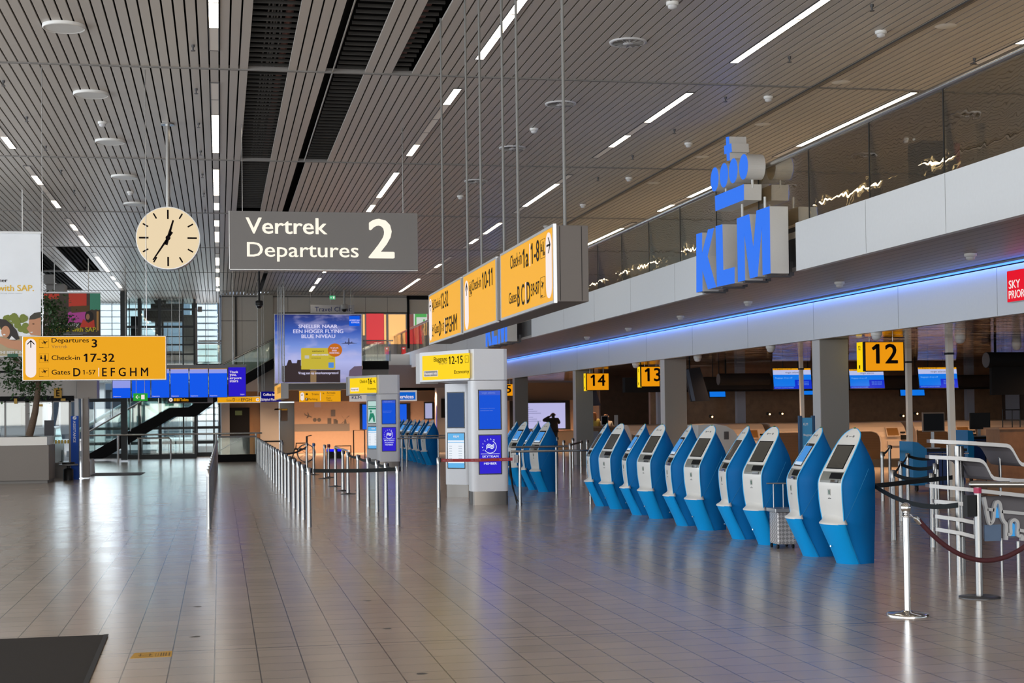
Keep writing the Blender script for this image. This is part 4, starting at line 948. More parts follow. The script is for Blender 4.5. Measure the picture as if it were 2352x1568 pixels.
q = on_z(1366, 1062); t = thing('notice_stand', 'small white notice on a slim stand beside the third column', 'notice stand', (q.x, q.y, 0))
b = MB(); b.cyl((q.x, q.y, 0), (q.x, q.y, 1.05), .016); b.lathe([(.15, 0), (.15, .01), (.02, .02)], (q.x, q.y, 0)); b.build('post', STEEL, t)
fr = FY(q.y-.02); r = fr.R(1353, 990, 1375, 1017); b = MB(); b.slab(fr, *r, -.015, 0); b.build('holder', ALU, t)
b = MB(); b.slab(fr, r[0]+.02, r[1]-.02, r[2]+.02, r[3]-.02, 0, .002); b.build('paper', mat('notice_paper', (0.38, 0.40, 0.48), .6), t)

# stanchions of the check-in lanes at the right
RS = [(2027.6, 1150, 1040), (2052.6, 1239, 1079), (2070, 1196, 1058), (2086, 1158, 1042), (2142.6, 1256, 1086), (2150, 1209, 1064), (2154.5, 1167, 1044), (2045, 1118, 1022)]
rq = [on_z(a, b_) for a, b_, c_ in RS]
rq = [on_z(2027.6, 1150), on_z(2052.6, 1239), on_z(2070, 1196), on_z(2086, 1158), on_z(2142.6, 1256), on_z(2150, 1209), on_z(2154.5, 1167), on_z(2045, 1118)]
RN = ['behind the nearest kiosk, near the blue desk', 'behind the nearest kiosk, first of the left lane', 'second of the left lane', 'beside the white pole', 'first of the right lane', 'second of the right lane', 'third of the right lane, by the blue desk', 'farthest of the lanes behind the nearest kiosk']
for p, nm in zip(rq, RN): stanchion(p.x, p.y, 'steel belt stanchion, '+nm)
def lk(i, j, s=.03): belt((rq[i].x, rq[i].y), (rq[j].x, rq[j].y), 'dark belt from the stanchion %s' % RN[i].split(',')[-1].strip()+', to the one '+RN[j].split(',')[-1].strip() if False else 'dark lane belt between stanchions at %s' % ('front left and front right', 'left lane second place and right lane', 'white pole and blue desk', 'left lane, first to second', 'right lane, first to second', 'right lane, second to third', 'left lane, second and white pole', 'far back and near the blue desk')[lk.n], s); lk.n += 1
lk.n = 0
lk(1, 4, .05); lk(2, 5, .05); lk(3, 6, .04); lk(1, 2); lk(4, 5); lk(5, 6); lk(2, 3); lk(7, 0)
# two black belts leaving the nearest kiosk's side
k0 = on_y(2004, 1106, 16.1)
t = thing('wall_belt_unit', 'black belt head fixed to the back of the nearest kiosk', 'belt holder', (7.27, 16.05, .98))
b = MB(); b.box(7.245, 7.29, 16.0, 16.1, .82, .90); b.build('housing', BLACK, t)
q2 = on_y(2222, 1161, 13.6)
belt((7.29, 16.05), (q2.x-.03, 13.7), 'slack black belt from the nearest kiosk to the black holder on the big post', .10, .87, .05, z1=on_y(2222, 1161, 13.6).z)
belt((7.29, 16.0), (rq[4].x+.35, rq[4].y+.1), 'level black belt running right from the nearest kiosk', 0, .86, .055)

# ================================================================== rope post with red velvet rope
q = on_z(2085, 1413); zt = on_y(2078, 1163, q.y).z
def rope_post(x, y, label):
    t = thing('rope_post', label, 'rope post', (x, y, 0), 'polished rope posts')
    b = MB(); b.lathe([(.175, 0), (.175, .014), (.165, .022), (.06, .030), (.032, .045)], (x, y, 0), 40); b.build('base_plate', CHROME, t)
    b = MB(); b.lathe([(.027, .03), (.027, .825)], (x, y, 0), 20); b.build('post', CHROME, t)
    b = MB(); b.lathe([(.027, .825), (.046, .828), (.046, .834), (.02, .838), (.018, .86), (.026, .865), (.016, .875)], (x, y, 0), 24); b.build('collar', CHROME, t)
    b = MB(); b.ball((x, y, .905), .044, 16); b.build('ball_finial', CHROME, t)
    return t
rope_post(q.x, q.y, 'polished post with ball top holding the red rope')
e2 = on_y(2440, 1165, q.y-.15)
rope_post(e2.x, e2.y, 'polished post at the far end of the red rope, beyond the frame')
t = thing('velvet_rope', 'dark red velvet rope hanging from the polished ball post', 'rope', (q.x+.6, q.y, .5))
ep = on_y(2108, 1193, q.y); pts = []
x0, z0 = ep.x, ep.z; x1, z1 = e2.x-.09, .80
for i in range(21):
    u = i/20; pts.append((x0+(x1-x0)*u, q.y+(e2.y-q.y)*u-.01, z0+(z1-z0)*u-.36*4*u*(1-u)*.98))
b = MB(); b.tube(pts, .021, 10); b.build('rope', mat('velvet_red', (0.055, 0.006, 0.010), .75), t)
p_ = pts[0]; pa = Vector((q.x+.034, q.y-.005, .848))
b = MB(); b.tube([Vector(p_).lerp(pa, .35), Vector(p_)+Vector((.02, 0, -.03))], .023, 10); b.build('end_ferrule', CHROME, t)
b = MB(); b.tube([pa, pa.lerp(Vector(p_), .4)+Vector((0, 0, -.01)), Vector(p_).lerp(pa, .35)], .007, 6); b.build('hook_chain', CHROME, t)
p_ = Vector(pts[-1]); pb = Vector((e2.x-.034, e2.y, .848)); b = MB(); b.tube([p_, pb], .015, 8); b.build('end_hook', CHROME, t)

# big barrier with round base, red tape round its post
q = on_z(2250, 1372); t = thing('heavy_barrier', 'thick steel barrier with round base plate and red tape on its post', 'barrier rail', (q.x, q.y, 0))
zt = on_y(2236, 1117, q.y).z
b = MB(); b.lathe([(.185, 0), (.185, .012), (.05, .018)], (q.x, q.y, 0), 40); b.build('base_plate', DSTEEL, t)
b = MB(); b.cyl((q.x, q.y, .015), (q.x, q.y, zt), .033, n=20); b.build('post', STEEL, t)
b = MB(); b.cyl((q.x-.055, q.y, zt+.02), (q.x+1.2, q.y-.62, zt+.02), .030, n=16); b.ball((q.x-.055, q.y, zt+.02), .030, 10); b.build('top_tube', STEEL, t)
b = MB(); b.cyl((q.x, q.y, zt-.062), (q.x, q.y, zt-.012), .036, n=18); b.build('red_tape_wrap', mat('magenta_tape', (0.42, 0.01, 0.07), .4), t)
f = FY(q.y-.05); r = f.R(2226, 1137, 2244, 1186)
b = MB(); b.box(r[0]-.02, r[1]-.005, q.y-.05, q.y+.03, r[2], r[3]); b.build('belt_holder', BLACK, t)
r = FY(q.y-.25).R(2318, 1113, 2352, 1122); b = MB(); b.box(r[0], r[1]+.08, q.y-.29, q.y-.26, zt+.048, zt+.075); b.build('notice_strip', mat('notice_grey_strip', (0.42, 0.42, 0.44), .5), t)

# trolley case between the two nearest kiosk pairs
q = on_z(1812, 1262); x, y = q.x+.04, q.y+.15; t = thing('trolley_case', 'silver diamond-pattern case with pull-out handle between the nearest kiosks', 'trolley case', (x, y, 0))
r = FY(y).R(1795, 1182, 1835, 1252)
dm = mat('case_silver', (0.55, 0.54, 0.55), .35, .4)
nt = dm.node_tree; tcn = nt.nodes.new('ShaderNodeTexCoord'); mpn = nt.nodes.new('ShaderNodeMapping'); mpn.inputs['Rotation'].default_value = (0, math.radians(45), 0); ck = nt.nodes.new('ShaderNodeTexChecker'); ck.inputs['Scale'].default_value = 28
ck.inputs[1].default_value = (0.62, 0.60, 0.60, 1); ck.inputs[2].default_value = (0.34, 0.33, 0.33, 1)
nt.links.new(tcn.outputs['Object'], mpn.inputs[0]); nt.links.new(mpn.outputs[0], ck.inputs[0]); nt.links.new(ck.outputs[0], nt.nodes['Principled BSDF'].inputs['Base Color'])
b = MB(); b.box(x-.12, x+.12, y, y+.30, .05, .45); b.build('shell', dm, t, .015)
b = MB(); b.box(x-.155, x+.125, y-.015, y+.315, .452, .50); b.build('lid_rim', ALU, t, .006)
b = MB(); b.tube([(x-.07, y+.27, .50), (x-.07, y+.27, .80)], .008, 6); b.tube([(x+.06, y+.27, .50), (x+.06, y+.27, .80)], .008, 6); b.tube([(x-.16, y+.27, .805), (x+.10, y+.27, .80)], .010, 6); b.build('pull_handle', ALU, t)
for sx in (-.11, .09):
    for sy in (.04, .26):
        b = MB(); b.cyl((x+sx-.012, y+sy, .025), (x+sx+.012, y+sy, .025), .025, n=12); b.build('wheel', BLACK, t)
# blue stand-up sign behind the kiosks
t = thing('pillar_sign', 'pale blue upright sign with dark side posts behind the near kiosks', 'sign', (on_y(1854, 1000, 22.0).x, 22.0, 0))
f = FY(22.0); r = f.R(1842, 959, 1867, 1060)
b = MB(); b.slab(f, r[0], r[1], .05, r[3], -.05, 0); b.build('panel', mat('sky_blue_panel', (0.05, 0.30, 0.55), .4), t)
for xx in (r[0]-.045, r[1]): b = MB(); b.slab(f, xx, xx+.045, 0, r[3]+.03, -.06, .01); b.build('side_post', mat('navy_post', (0.01, 0.05, 0.12), .4), t)
k = MB()
for i, w in enumerate(('KLM', 'Baggage', 'drop-off', 'Economy')): put_text(k, f, w, r[0]+.02, r[0]+.04+.018*len(w), r[3]-.12-.17*i, r[3]-.08-.17*i, .003, True)
k.build('lettering', WHITEP, t)

# floor mats and sticker
MATM = speckle(mat('entrance_mat', (0.048, 0.042, 0.037), .95, spec=.1), 300, .5, bump=.6)
fl = [on_z(-330, 1492), on_z(248, 1459), on_z(198, 1580), on_z(-420, 1620)]
b = MB(); b.prism([(fl[3].x, fl[3].y), (fl[2].x-.0, fl[2].y), (fl[1].x, fl[1].y), (fl[0].x, fl[1].y-.02)], 0, .008)
t = tag(b.build('floor_mat', MATM), 'dark coarse entrance mat in the near left corner', 'floor mat')
ORG[t.name] = Vector(); b = MB(); e0, e1 = fl[1], fl[2]; b.prism([(e1.x-.03, e1.y), (e1.x+.005, e1.y), (e0.x+.005, e0.y+.006), (e0.x-.03, e0.y-.006)], .0081, .012); b.build('edge_binding', mat('mat_edge', (0.018, 0.016, 0.015), .8), t)
q = [on_z(298, 1512), on_z(394, 1507), on_z(396, 1494.5), on_z(309, 1499.5)]
b = MB(); b.prism([(p.x, p.y) for p in q], 0, .0015); t = tag(b.build('floor_sticker', mat('sticker_yellow', (0.52, 0.27, 0.012), .5)), 'yellow distance sticker on the floor beside the near mat', 'floor sticker')
ORG[t.name] = Vector(); f = Fr((q[0].x, q[0].y, 0), (1, 0, 0), (0, 1, 0), (0, 0, 1)); w = q[1].x-q[0].x; h = q[3].y-q[0].y
k = MB()
for u in (.60, .66, .72, .78, .84, .92): k.slab(f, u*w, (u+(.012 if u < .7 else .03))*w, .2*h, .82*h, .0015, .002)
k.slab(f, .18*w, .52*w, .48*h, .54*h, .0015, .002); k.slab(f, .22*w, .25*w, .3*h, .72*h, .0015, .002); k.slab(f, .45*w, .48*w, .3*h, .72*h, .0015, .002); k.slab(f, .10*w, .55*w, .16*h, .20*h, .0015, .002); k.slab(f, .2*w, .55*w, .86*h, .9*h, .0015, .002)
k.build('print', mat('sticker_print', (0.13, 0.07, 0.01), .6), t)
r = random.Random(5)
for i, (px, py) in enumerate([(448, 1462), (890, 1443), (455, 1393), (292, 1218), (845, 1379), (968, 1547)]):
    q = on_z(px, py); b = MB(); b.prism([(q.x+.05*math.cos(a)*r.uniform(.5, 1), q.y+.05*math.sin(a)*r.uniform(.5, 1)) for a in [j*math.pi/4 for j in range(8)]], 0, .0008)
    tag(b.build('floor_scuff', mat('scuff', (0.07, 0.065, 0.06), .6)), 'dark scuff mark on the tiles, the one %s' % ('near the sticker', 'left below the queue lane', 'left of centre', 'farthest, by the left row', 'in front of the queue lane', 'closest to the bottom edge')[i] if i else 'dark scuff mark on the tiles just above the yellow sticker', 'floor mark', 'scuff marks')
# ================================================================== white and grey tiered stand at the right edge
TYS = 14.25; f = FY(TYS)
t = thing('tiered_stand', 'white edged grey tiered stand on steel tubes behind the thick barrier', 'display stand', (on_z(2250, 1330).x, TYS, 0))
SHW = mat('stand_white_edge', (0.66, 0.66, 0.66), .35); SHG = speckle(mat('stand_grey_top', (0.17, 0.155, 0.165), .38), 80, .04)
def shelf(pts, depth, th=.035, nm='shelf'):
    P = [f.P(*p) for p in pts]; b = MB(); top = MB()
    # plan: rounded at the left tip
    n = len(P); V = []
    a_l = P[0][0]
    def dep(a): u = min(1, max(0, (a-a_l)/.30)); return (depth*(1-math.sqrt(max(0, 1-(1-u)**2))))*.5, depth-(depth*(1-math.sqrt(max(0, 1-(1-u)**2))))*.5
    Q = []
    for (aa, za), (ab, zb) in zip(P, P[1:]):
        m = max(1, int(math.hypot(ab-aa, zb-za)/.04))
        Q += [(aa+(ab-aa)*i/m, za+(zb-za)*i/m) for i in range(m)]
    Q.append(P[-1])
    loops = []; tl = []
    for a, z in Q:
        d0, d1 = dep(a); loops.append([(a, TYS+d0, z-th), (a, TYS+d0, z), (a, TYS+d1, z), (a, TYS+d1, z-th)]); tl.append([(a, TYS+d0-.012, z-th-.002), (a, TYS+d0-.012, z+.002), (a, TYS+d0-.0005, z+.002), (a, TYS+d0-.0005, z-th-.002)])
    b.loft(loops, True, False); top.loft(tl, True, False)
    o = b.build(nm, SHG, t); top.build('white_edge', SHW, o); return o
shelf([(2168, 1010), (2240, 1014), (2312, 1019), (2319, 1022), (2325, 1029), (2340, 1056), (2346, 1062), (2360, 1064), (2420, 1066)], .62)
shelf([(2168, 1047), (2210, 1049), (2250, 1053), (2258, 1057), (2264, 1064), (2276, 1088), (2282, 1094), (2292, 1096), (2352, 1101), (2420, 1105)], .66)
shelf([(2171, 1115), (2215, 1119), (2352, 1134), (2420, 1140)], .7)
shelf([(2172, 1150), (2200, 1152), (2240, 1156)], .5); shelf([(2174, 1185), (2210, 1190), (2243, 1197)], .5); shelf([(2175, 1215), (2210, 1221), (2243, 1230)], .5)
b = MB(); r = f.R(2238, 1190, 2243, 1236); b.slab(f, *r, -.02, .01); b.build('shelf_upright', SHW, t)
for px, top, bot, rr, dy in ((2211, 1018, 1300, .010, .33), (2222, 1020, 1330, .030, .22), (2250, 1022, 1330, .026, .42), (2262, 1022, 1322, .024, .5), (2336, 1040, 1300, .014, .35), (2350, 1240, 1305, .02, .1), (2400, 1060, 1320, .03, .3)):
    a = f.P(px, top)[0]; b = MB(); b.cyl((a, TYS+dy, 0), (a, TYS+dy, f.P(px, top)[1]-.02), rr, n=14); b.build('leg', STEEL, t)
fo = FY(TYS+.29)
# pierced back panel with white outlines and two blue lit arches
r = fo.R(2258, 1140, 2420, 1232); b = MB(); b.slab(fo, r[0]+.02, r[1], r[2], r[3], -.06, -.02); b.build('back_panel', SHG, t)
fo = FY(TYS+.29)
def outline(pts, w=.017, closed=False):
    P = [fo.P(2040+x/5.6, 980+y/5.6) for x, y in pts]; Q = []
    for i in range(len(P)-1):
        p0, p1, p2, p3 = P[max(i-1, 0)], P[i], P[i+1], P[min(i+2, len(P)-1)]
        for k in range(5):
            u = k/5; h = lambda j: .5*((2*p1[j])+(-p0[j]+p2[j])*u+(2*p0[j]-5*p1[j]+4*p2[j]-p3[j])*u*u+(-p0[j]+3*p1[j]-3*p2[j]+p3[j])*u**3)
            Q.append((h(0), h(1)))
    Q.append(P[-1]); m = MB(); L = []
    for i, (a, z) in enumerate(Q):
        a0, z0 = Q[max(i-1, 0)]; a1, z1 = Q[min(i+1, len(Q)-1)]; d = math.hypot(a1-a0, z1-z0) or 1; nx, nz = -(z1-z0)/d*w, (a1-a0)/d*w
        L.append([fo.pt(a+nx, z+nz, 0), fo.pt(a-nx, z-nz, 0), fo.pt(a-nx, z-nz, .04), fo.pt(a+nx, z+nz, .04)])
    m.loft(L, True, False); return m.build('white_outline', SHW, t)
outline([(1212, 900), (1245, 1060), (1280, 1225), (1305, 1232), (1335, 1180), (1345, 1060), (1360, 985), (1388, 958), (1415, 985), (1430, 1060), (1445, 1160), (1470, 1215), (1497, 1250), (1500, 1340), (1500, 1450)])
outline([(1255, 1055), (1340, 1065)]); outline([(1440, 1085), (1747, 1115), (2000, 1140)])
outline([(1510, 1375), (1553, 1372), (1553, 1280), (1560, 1220), (1600, 1192), (1640, 1220), (1648, 1280), (1648, 1390), (1700, 1400), (1700, 1460)]); outline([(1655, 1320), (1747, 1338), (2000, 1360)])
bl = emis('blue_lit_panel', (70, 165, 235), .75)
for pts in ([(1350, 1170), (1360, 1060), (1388, 995), (1412, 1060), (1432, 1170)], [(1568, 1405), (1568, 1260), (1600, 1230), (1634, 1260), (1634, 1405)]):
    m = MB(); m.plate(fo, [fo.P(2040+x/5.6, 980+y/5.6) for x, y in pts], -.012, -.002); m.build('lit_arch', bl, t)
m = MB(); r = fo.R(2262, 1205, 2300, 1241.5); m.slab(fo, r[0], r[1], r[2], r[3], -.017, -.003); m.build('lower_panel', mat('stand_blue_grey', (0.13, 0.20, 0.32), .3), t)

# ================================================================== check-in hall behind the columns
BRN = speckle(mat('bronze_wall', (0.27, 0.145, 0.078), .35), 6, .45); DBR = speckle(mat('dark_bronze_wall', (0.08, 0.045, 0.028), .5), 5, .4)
WOOD = speckle(mat('warm_wood_panel', (0.42, 0.25, 0.15), .5), 9, .12)
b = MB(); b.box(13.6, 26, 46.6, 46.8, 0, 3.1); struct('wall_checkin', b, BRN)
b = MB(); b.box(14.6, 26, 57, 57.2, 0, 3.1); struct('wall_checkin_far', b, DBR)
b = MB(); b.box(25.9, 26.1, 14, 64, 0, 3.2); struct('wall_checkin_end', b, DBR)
b = MB(); b.box(12, 26, 43.8, 44.1, 2.3, 2.75); b.box(12.6, 26, 41.9, 42.2, 2.34, 2.62); struct('beam_dark', b, MBLACK)
for i, (px, w) in enumerate([(1700, .28), (2226, .26), (2325, .40), (1515, .2)]):
    x = on_y(px, 900, 45.5).x; b = MB(); b.box(x-w/2, x+w/2, 45.4, 45.6, 0, 3.1); struct('column_pale_%d' % (i+1), b, mat('pale_lilac_column', (0.36, 0.35, 0.40), .5))
# row of beige bag-drop units
YB = 42.2; fb_ = FY(YB); BEI = speckle(mat('bag_drop_beige', (0.58, 0.47, 0.38), .42), 20, .03)
BRZ = mat('bag_drop_bronze_screen', (0.10, 0.062, 0.035), .22, .4)
zt = fb_.P(1950, 969)[1]
bd0 = None
nmx = ['leftmost of the row behind the kiosks', 'second of the row, left of the second nearest column', 'third of the row, left of the blue sign', 'fourth of the row, right of the near column', 'fifth of the row, behind the blue desk', 'sixth of the row, at the right frame edge']
for k in range(6):
    a0 = fb_.P(2023-3*162+162*k, 1000)[0]      # right edge of the opening
    if bd0 is None:
        t = thing('bag_drop_unit', 'beige bag-drop unit with bronze opening, '+nmx[k], 'bag-drop machine', (a0, YB, 0), 'bag-drop units'); bd0 = t; base0 = a0
        x0, x1 = a0-1.14, a0+.825
        prof = [(YB, 0), (YB, .88), (YB+.04, 1.02), (YB+.14, 1.16), (YB+.34, zt-.03), (YB+.5, zt), (YB+1.2, zt), (YB+1.2, 0)]
        b = MB(); b.loft([[(x, y, z) for y, z in prof] for x in (x0, x1)], True, False); b.build('cowling', BEI, t)
        op = [(x0+.02, .05), (a0-.02, .05), (a0-.02, .72), (a0-.06, .90), (a0-.16, 1.01), (a0-.34, 1.06), (x0+.02, 1.06)]
        b = MB(); b.plate(fb_, op, -.02, .06); b.build('opening_screen', BRZ, t)
        b = MB(); b.tube([fb_.pt(x, z, .065) for x, z in op[1:]], .028, 8); b.build('opening_rim', BEI, t)
        b = MB(); [b.slab(fb_, x0+.05, a0-.08, .5+.05*i, .506+.05*i, .061, .066) for i in range(10)]; b.build('slat_lines', mat('bronze_line', (0.05, 0.03, 0.018), .4), t)
        fs = Fr((0, YB-.03, 1.0), (1, 0, 0), (0, .45, .89), (0, -.89, .45))
        b = MB(); b.slab(fs, a0+.16, a0+.58, -.14, .17, -.02, .012); s = b.build('touch_screen', mat('touch_frame', (0.45, 0.35, 0.27), .4), t)
        b = MB(); b.slab(fs, a0+.19, a0+.55, -.11, .14, .013, .015); b.build('touch_glass', mat('touch_amber', (0.20, 0.10, 0.03), .15), s)
        b = MB(); b.slab(fb_, a0+.64, a0+.80, .78, .92, 0, .05); b.slab(fb_, a0+.64, a0+.78, .98, 1.02, -.03, .03); b.build('reader_slots', MBLACK, t)
        b = MB(); b.slab(fb_, a0+.2, a0+.70, .60, .74, 0, .07); b.build('label_printer', mat('printer_beige', (0.5, 0.42, 0.36), .4), t)
        b = MB(); b.box(x0, x1, YB-.9, YB-.02, 0, .22); b.build('weigh_belt', mat('weigh_black', (0.02, 0.02, 0.02), .5), t)
    else: dup(bd0, 'beige bag-drop unit with bronze opening, '+nmx[k], (a0, YB, 0))
# hanging monitors
def hung_monitor(px, Y, label, full=True, blank=False):
    ff = FY(Y); r = ff.R(*px); t = thing('hanging_monitor', label, 'monitor', ((r[0]+r[1])/2, Y, r[3]), 'monitors hanging over the check-in desks')
    fm = Fr((0, Y, r[3]), (1, 0, 0), (0, .16, .987), (0, -.987, .16)); h = r[3]-r[2]
    b = MB(); b.slab(fm, r[0]-.015, r[1]+.015, -h-.015, .015, -.07, 0); b.build('casing', BLACK, t)
    b = MB(); b.slab(fm, r[0], r[1], -h, 0, 0, .004); s = b.build('picture', emis('monitor_azure', (16, 118, 232), .95), t)
    if full:
        k = MB(); k.slab(fm, r[0], r[1], -.085*h, 0, .0045, .006); k.build('orange_bar', emis('monitor_orange', (235, 160, 15), .9), s)
        k = MB(); k.slab(fm, r[0], r[1], -.31*h, -.085*h, .0045, .006); k.build('white_bar', emis('monitor_pale', (188, 198, 240), .9), s)
        k = MB(); w = r[1]-r[0]; k.slab(fm, r[0]+.56*w, r[1], -.9*h, -.56*h, .0045, .006); k.slab(fm, r[0], r[1], -h, -.89*h, .0045, .0055); k.build('deep_blue_field', emis('monitor_deep_blue', (14, 48, 205), .95), s)
        k = MB(); put_text(k, fm, 'virgin atlantic', r[0]+.32*w, r[0]+.72*w, -.27*h, -.16*h, .0075); k.build('airline_words', mat('violet_ink', (0.10, 0.03, 0.16), .5), s)
        k = MB(); put_text(k, fm, '13 Baggage drop-off', r[0]+.03*w, r[0]+.5*w, -.075*h, -.01*h, .0075); k.build('bar_words', INK, s)
        k = MB(); put_text(k, fm, 'Baggage drop-off', r[0]+.05*w, r[0]+.5*w, -.52*h, -.43*h, .0075); put_text(k, fm, 'SKYTEAM ALLIANCE MEMBER', r[0]+.03*w, r[0]+.52*w, -.97*h, -.92*h, .0075)
        for i in range(3): put_text(k, fm, 'We are closed', r[0]+.63*w, r[0]+.92*w, (-.68-.07*i)*h, (-.64-.07*i)*h, .0075)
        k.build('pale_words', emis('monitor_words', (120, 185, 245), .9), s)
    for u in (.3, .7):
        b = MB(); b.cyl((r[0]+u*(r[1]-r[0]), Y+.1, r[3]-.1), (r[0]+u*(r[1]-r[0]), Y+.1, 3.09), .014, n=6); b.build('hanger', BLACK, t)
hung_monitor((1774.5, 846, 1862, 893), 40.9, 'lit monitor left of the near grey column')
hung_monitor((1950, 848, 2029, 891.5), 40.9, 'lit monitor under the yellow sign 12')
hung_monitor((2108, 844, 2197, 890.5), 40.9, 'lit monitor crossed by the leaning white pole')
hung_monitor((2276, 846, 2352, 890), 40.9, 'lit monitor half hidden by the black roller cover')
hung_monitor((2067, 887, 2122, 908), 44.9, 'small plain blue monitor behind the pole right of sign 12', False)
hung_monitor((1629, 888, 1665, 911), 44.9, 'small plain blue monitor beside the tilted dark panel', False)
hung_monitor((1838, 889, 1868, 906), 44.9, 'small plain blue monitor just left of the near grey column', False)
def lean(nm, px, Y, m1, label, cat, stripe=None):
    ff = FY(Y); t = thing(nm, label, cat, on_y(*px[0], Y), None); b = MB(); b.plate(ff, [ff.P(*p) for p in px], -.09, 0); b.build('casing', m1, t)
    if stripe: b = MB(); b.plate(ff, [ff.P(*p) for p in stripe], .001, .004); b.build('side_stripe', mat('night_blue', (0.015, 0.03, 0.075), .3), t)
    a = ff.P(*px[0]); b = MB(); b.cyl(ff.pt(a[0]+.15, a[1]-.1, -.05), ff.pt(a[0]+.15, 3.09, -.05), .02); b.build('hanger', MBLACK, t)
lean('tilted_display', [(1573, 847), (1608, 843), (1631, 920), (1588, 922)], 38.9, mat('tilted_black', (0.008, 0.009, 0.014), .4, spec=.15), 'dark tilted display hanging right of the second column', 'monitor', [(1574, 849), (1582, 848), (1597, 920), (1589, 921)])
lean('tilted_display', [(1355, 897), (1369, 894), (1380, 931), (1358, 932)], 48.4, mat('tilted_violet', (0.06, 0.045, 0.08), .35), 'small violet tilted display below the yellow sign 14', 'monitor')
def roller(px, Y, label):
    ff = FY(Y); r = ff.R(*px); t = thing('roller_cover', label, 'roller cover', (r[0], Y, r[3]), 'black roller covers'); zc = r[3]-.17
    b = MB(); b.cyl((r[0], Y+.2, zc), (r[1], Y+.2, zc), .17, n=24); b.build('drum', MBLACK, t)
    if r[3]-r[2] > .4: b = MB(); b.box(r[0]+.1, r[1], Y+.15, Y+.25, r[2], zc); b.build('lowered_sheet', MBLACK, t)
    b = MB(); b.cyl((r[0]-.006, Y+.2, zc), (r[0], Y+.2, zc), .165, n=24); b.build('end_disc', mat('drum_end_grey', (0.10, 0.10, 0.11), .5), t)
    b = MB(); b.box(r[0]+.2, r[0]+.24, Y+.18, Y+.22, zc, 3.09); b.build('hanger', MBLACK, t)
roller((2275, 808, 2420, 905), 30.0, 'large black roller cover at the right frame edge'); roller((1655, 857, 1772, 878), 41.0, 'long thin black roller cover left of the lit monitors')
# steel poles
for (xt, yt, xb, yb, Y, lab) in ((2085, 765, 2090, 1040, 31.9, 'square white steel pole right of the yellow sign 12'), (2178, 745, 2187, 1010, 27.0, 'square white steel pole leaning in front of the monitor'), (1838, 775, 1843, 965, 37.0, 'slim white steel pole behind the blue stand-up sign')):
    p1 = on_y(xt, yt, Y); p0 = on_y(xb, yb, Y); p1 = p0+(p1-p0)*((3.09-p0.z)/(p1.z-p0.z)); pf = p0+(p1-p0)*((0-p0.z)/(p1.z-p0.z)); w = .055 if Y < 35 else .045
    t = thing('steel_pole', lab, 'pole', pf, 'white steel poles'); b = MB(); b.hexa([pf+Vector(d) for d in ((-w,-w,0),(w,-w,0),(w,w,0),(-w,w,0))]+[p1+Vector(d) for d in ((-w,-w,0),(w,-w,0),(w,w,0),(-w,w,0))]); b.build('shaft', mat('pole_white', (0.85, 0.82, 0.75), .35), t)
    c = pf+(p1-pf)*.9; b = MB(); b.box(c.x-w-.015, c.x+w+.015, c.y-w-.015, c.y+w+.015, c.z-.02, c.z+.02); b.build('clamp_ring', BLACK, t)
# blue service desks with monitors
def desk(px_l, px_m, px_r, ytop, ybot, Y, label, mon, back, side=True):
    ff = FY(Y); aL = ff.P(px_l, 1000)[0]; aM = ff.P(px_m, 1000)[0]; aR = ff.P(px_r, 1000)[0]; z1 = ff.P(px_m, ytop)[1]; z0 = .13
    t = thing('service_desk', label, 'service desk', ((aL+aR)/2, Y, 0), 'blue service desks')
    if side: b = MB(); b.loft([[(aL, Y-.02, z0), (aM, Y-.02, z0), (aM, Y-.02, z1), (aL+.12, Y-.02, z1+.14), (aL, Y-.02, z1+.16)], [(aL, Y+.6, z0), (aM, Y+.6, z0), (aM, Y+.6, z1), (aL+.12, Y+.6, z1+.14), (aL, Y+.6, z1+.16)]], True, False); b.build('side_panel', mat('desk_lit_blue', (0.008, 0.25, 0.62), .4), t)  # light on this side face is put into a lighter blue
    b = MB(); b.box(aM+.001, aR, Y, Y+.58, z0, z1-.06); b.build('cabinet', mat('desk_navy', (0.008, 0.045, 0.20), .4), t)
    b = MB(); b.box(aM+.001, aR+.03, Y-.03, Y+.6, z1-.058, z1); b.build('worktop', BLACK, t)
    b = MB(); b.box(aM+.4*(aR-aM), aM+.42*(aR-aM), Y-.004, Y-.0005, z0, z1-.07); b.build('door_gap', MBLACK, t)
    b = MB(); b.cyl((aM+.02, Y-.06, z1-.10), (aR+.05, Y-.06, z1-.10), .012, n=8); [b.cyl((x, Y-.06, z1-.10), (x, Y+.001, z1-.10), .01, n=6) for x in (aM+.06, aR-.04)]; b.build('pull_rail', CHROME, t)
    for sx in (aL+.12, aR-.1):
        for sy in (.08, .5): b = MB(); b.cyl((sx-.02, Y+sy, .055), (sx+.02, Y+sy, .055), .055, n=14); b.box(sx-.03, sx+.03, Y+sy-.03, Y+sy+.03, .10, z0); b.build('caster', BLACK, t)
    r = FY(Y+.3).R(*mon); m = thing('desk_monitor', ('black monitor with pale rim on the blue desk' if not back else 'black monitor seen from behind at the far blue desk'), 'monitor', ((r[0]+r[1])/2, Y+.3, r[2]))
    b = MB(); b.box(r[0], r[1], Y+.28, Y+.32, r[2], r[3]); b.build('casing', mat('monitor_rim', (0.22, 0.16, 0.12), .4) if not back else BLACK, m)
    if not back: b = MB(); b.box(r[0]+.02, r[1]-.02, Y+.276, Y+.2795, r[2]+.025, r[3]-.025); b.build('screen', mat('dark_screen', (0.006, 0.006, 0.008), .3, spec=.1), m)
    xm = (r[0]+r[1])/2; b = MB(); b.box(xm-.03, xm+.03, Y+.33, Y+.36, z1+.002, r[2]+.1); b.box(xm-.12, xm+.12, Y+.24, Y+.44, z1+.001, z1+.02); b.build('stand', ALU if not back else mat('stand_silver', (0.4, 0.4, 0.42), .3, .6), m)
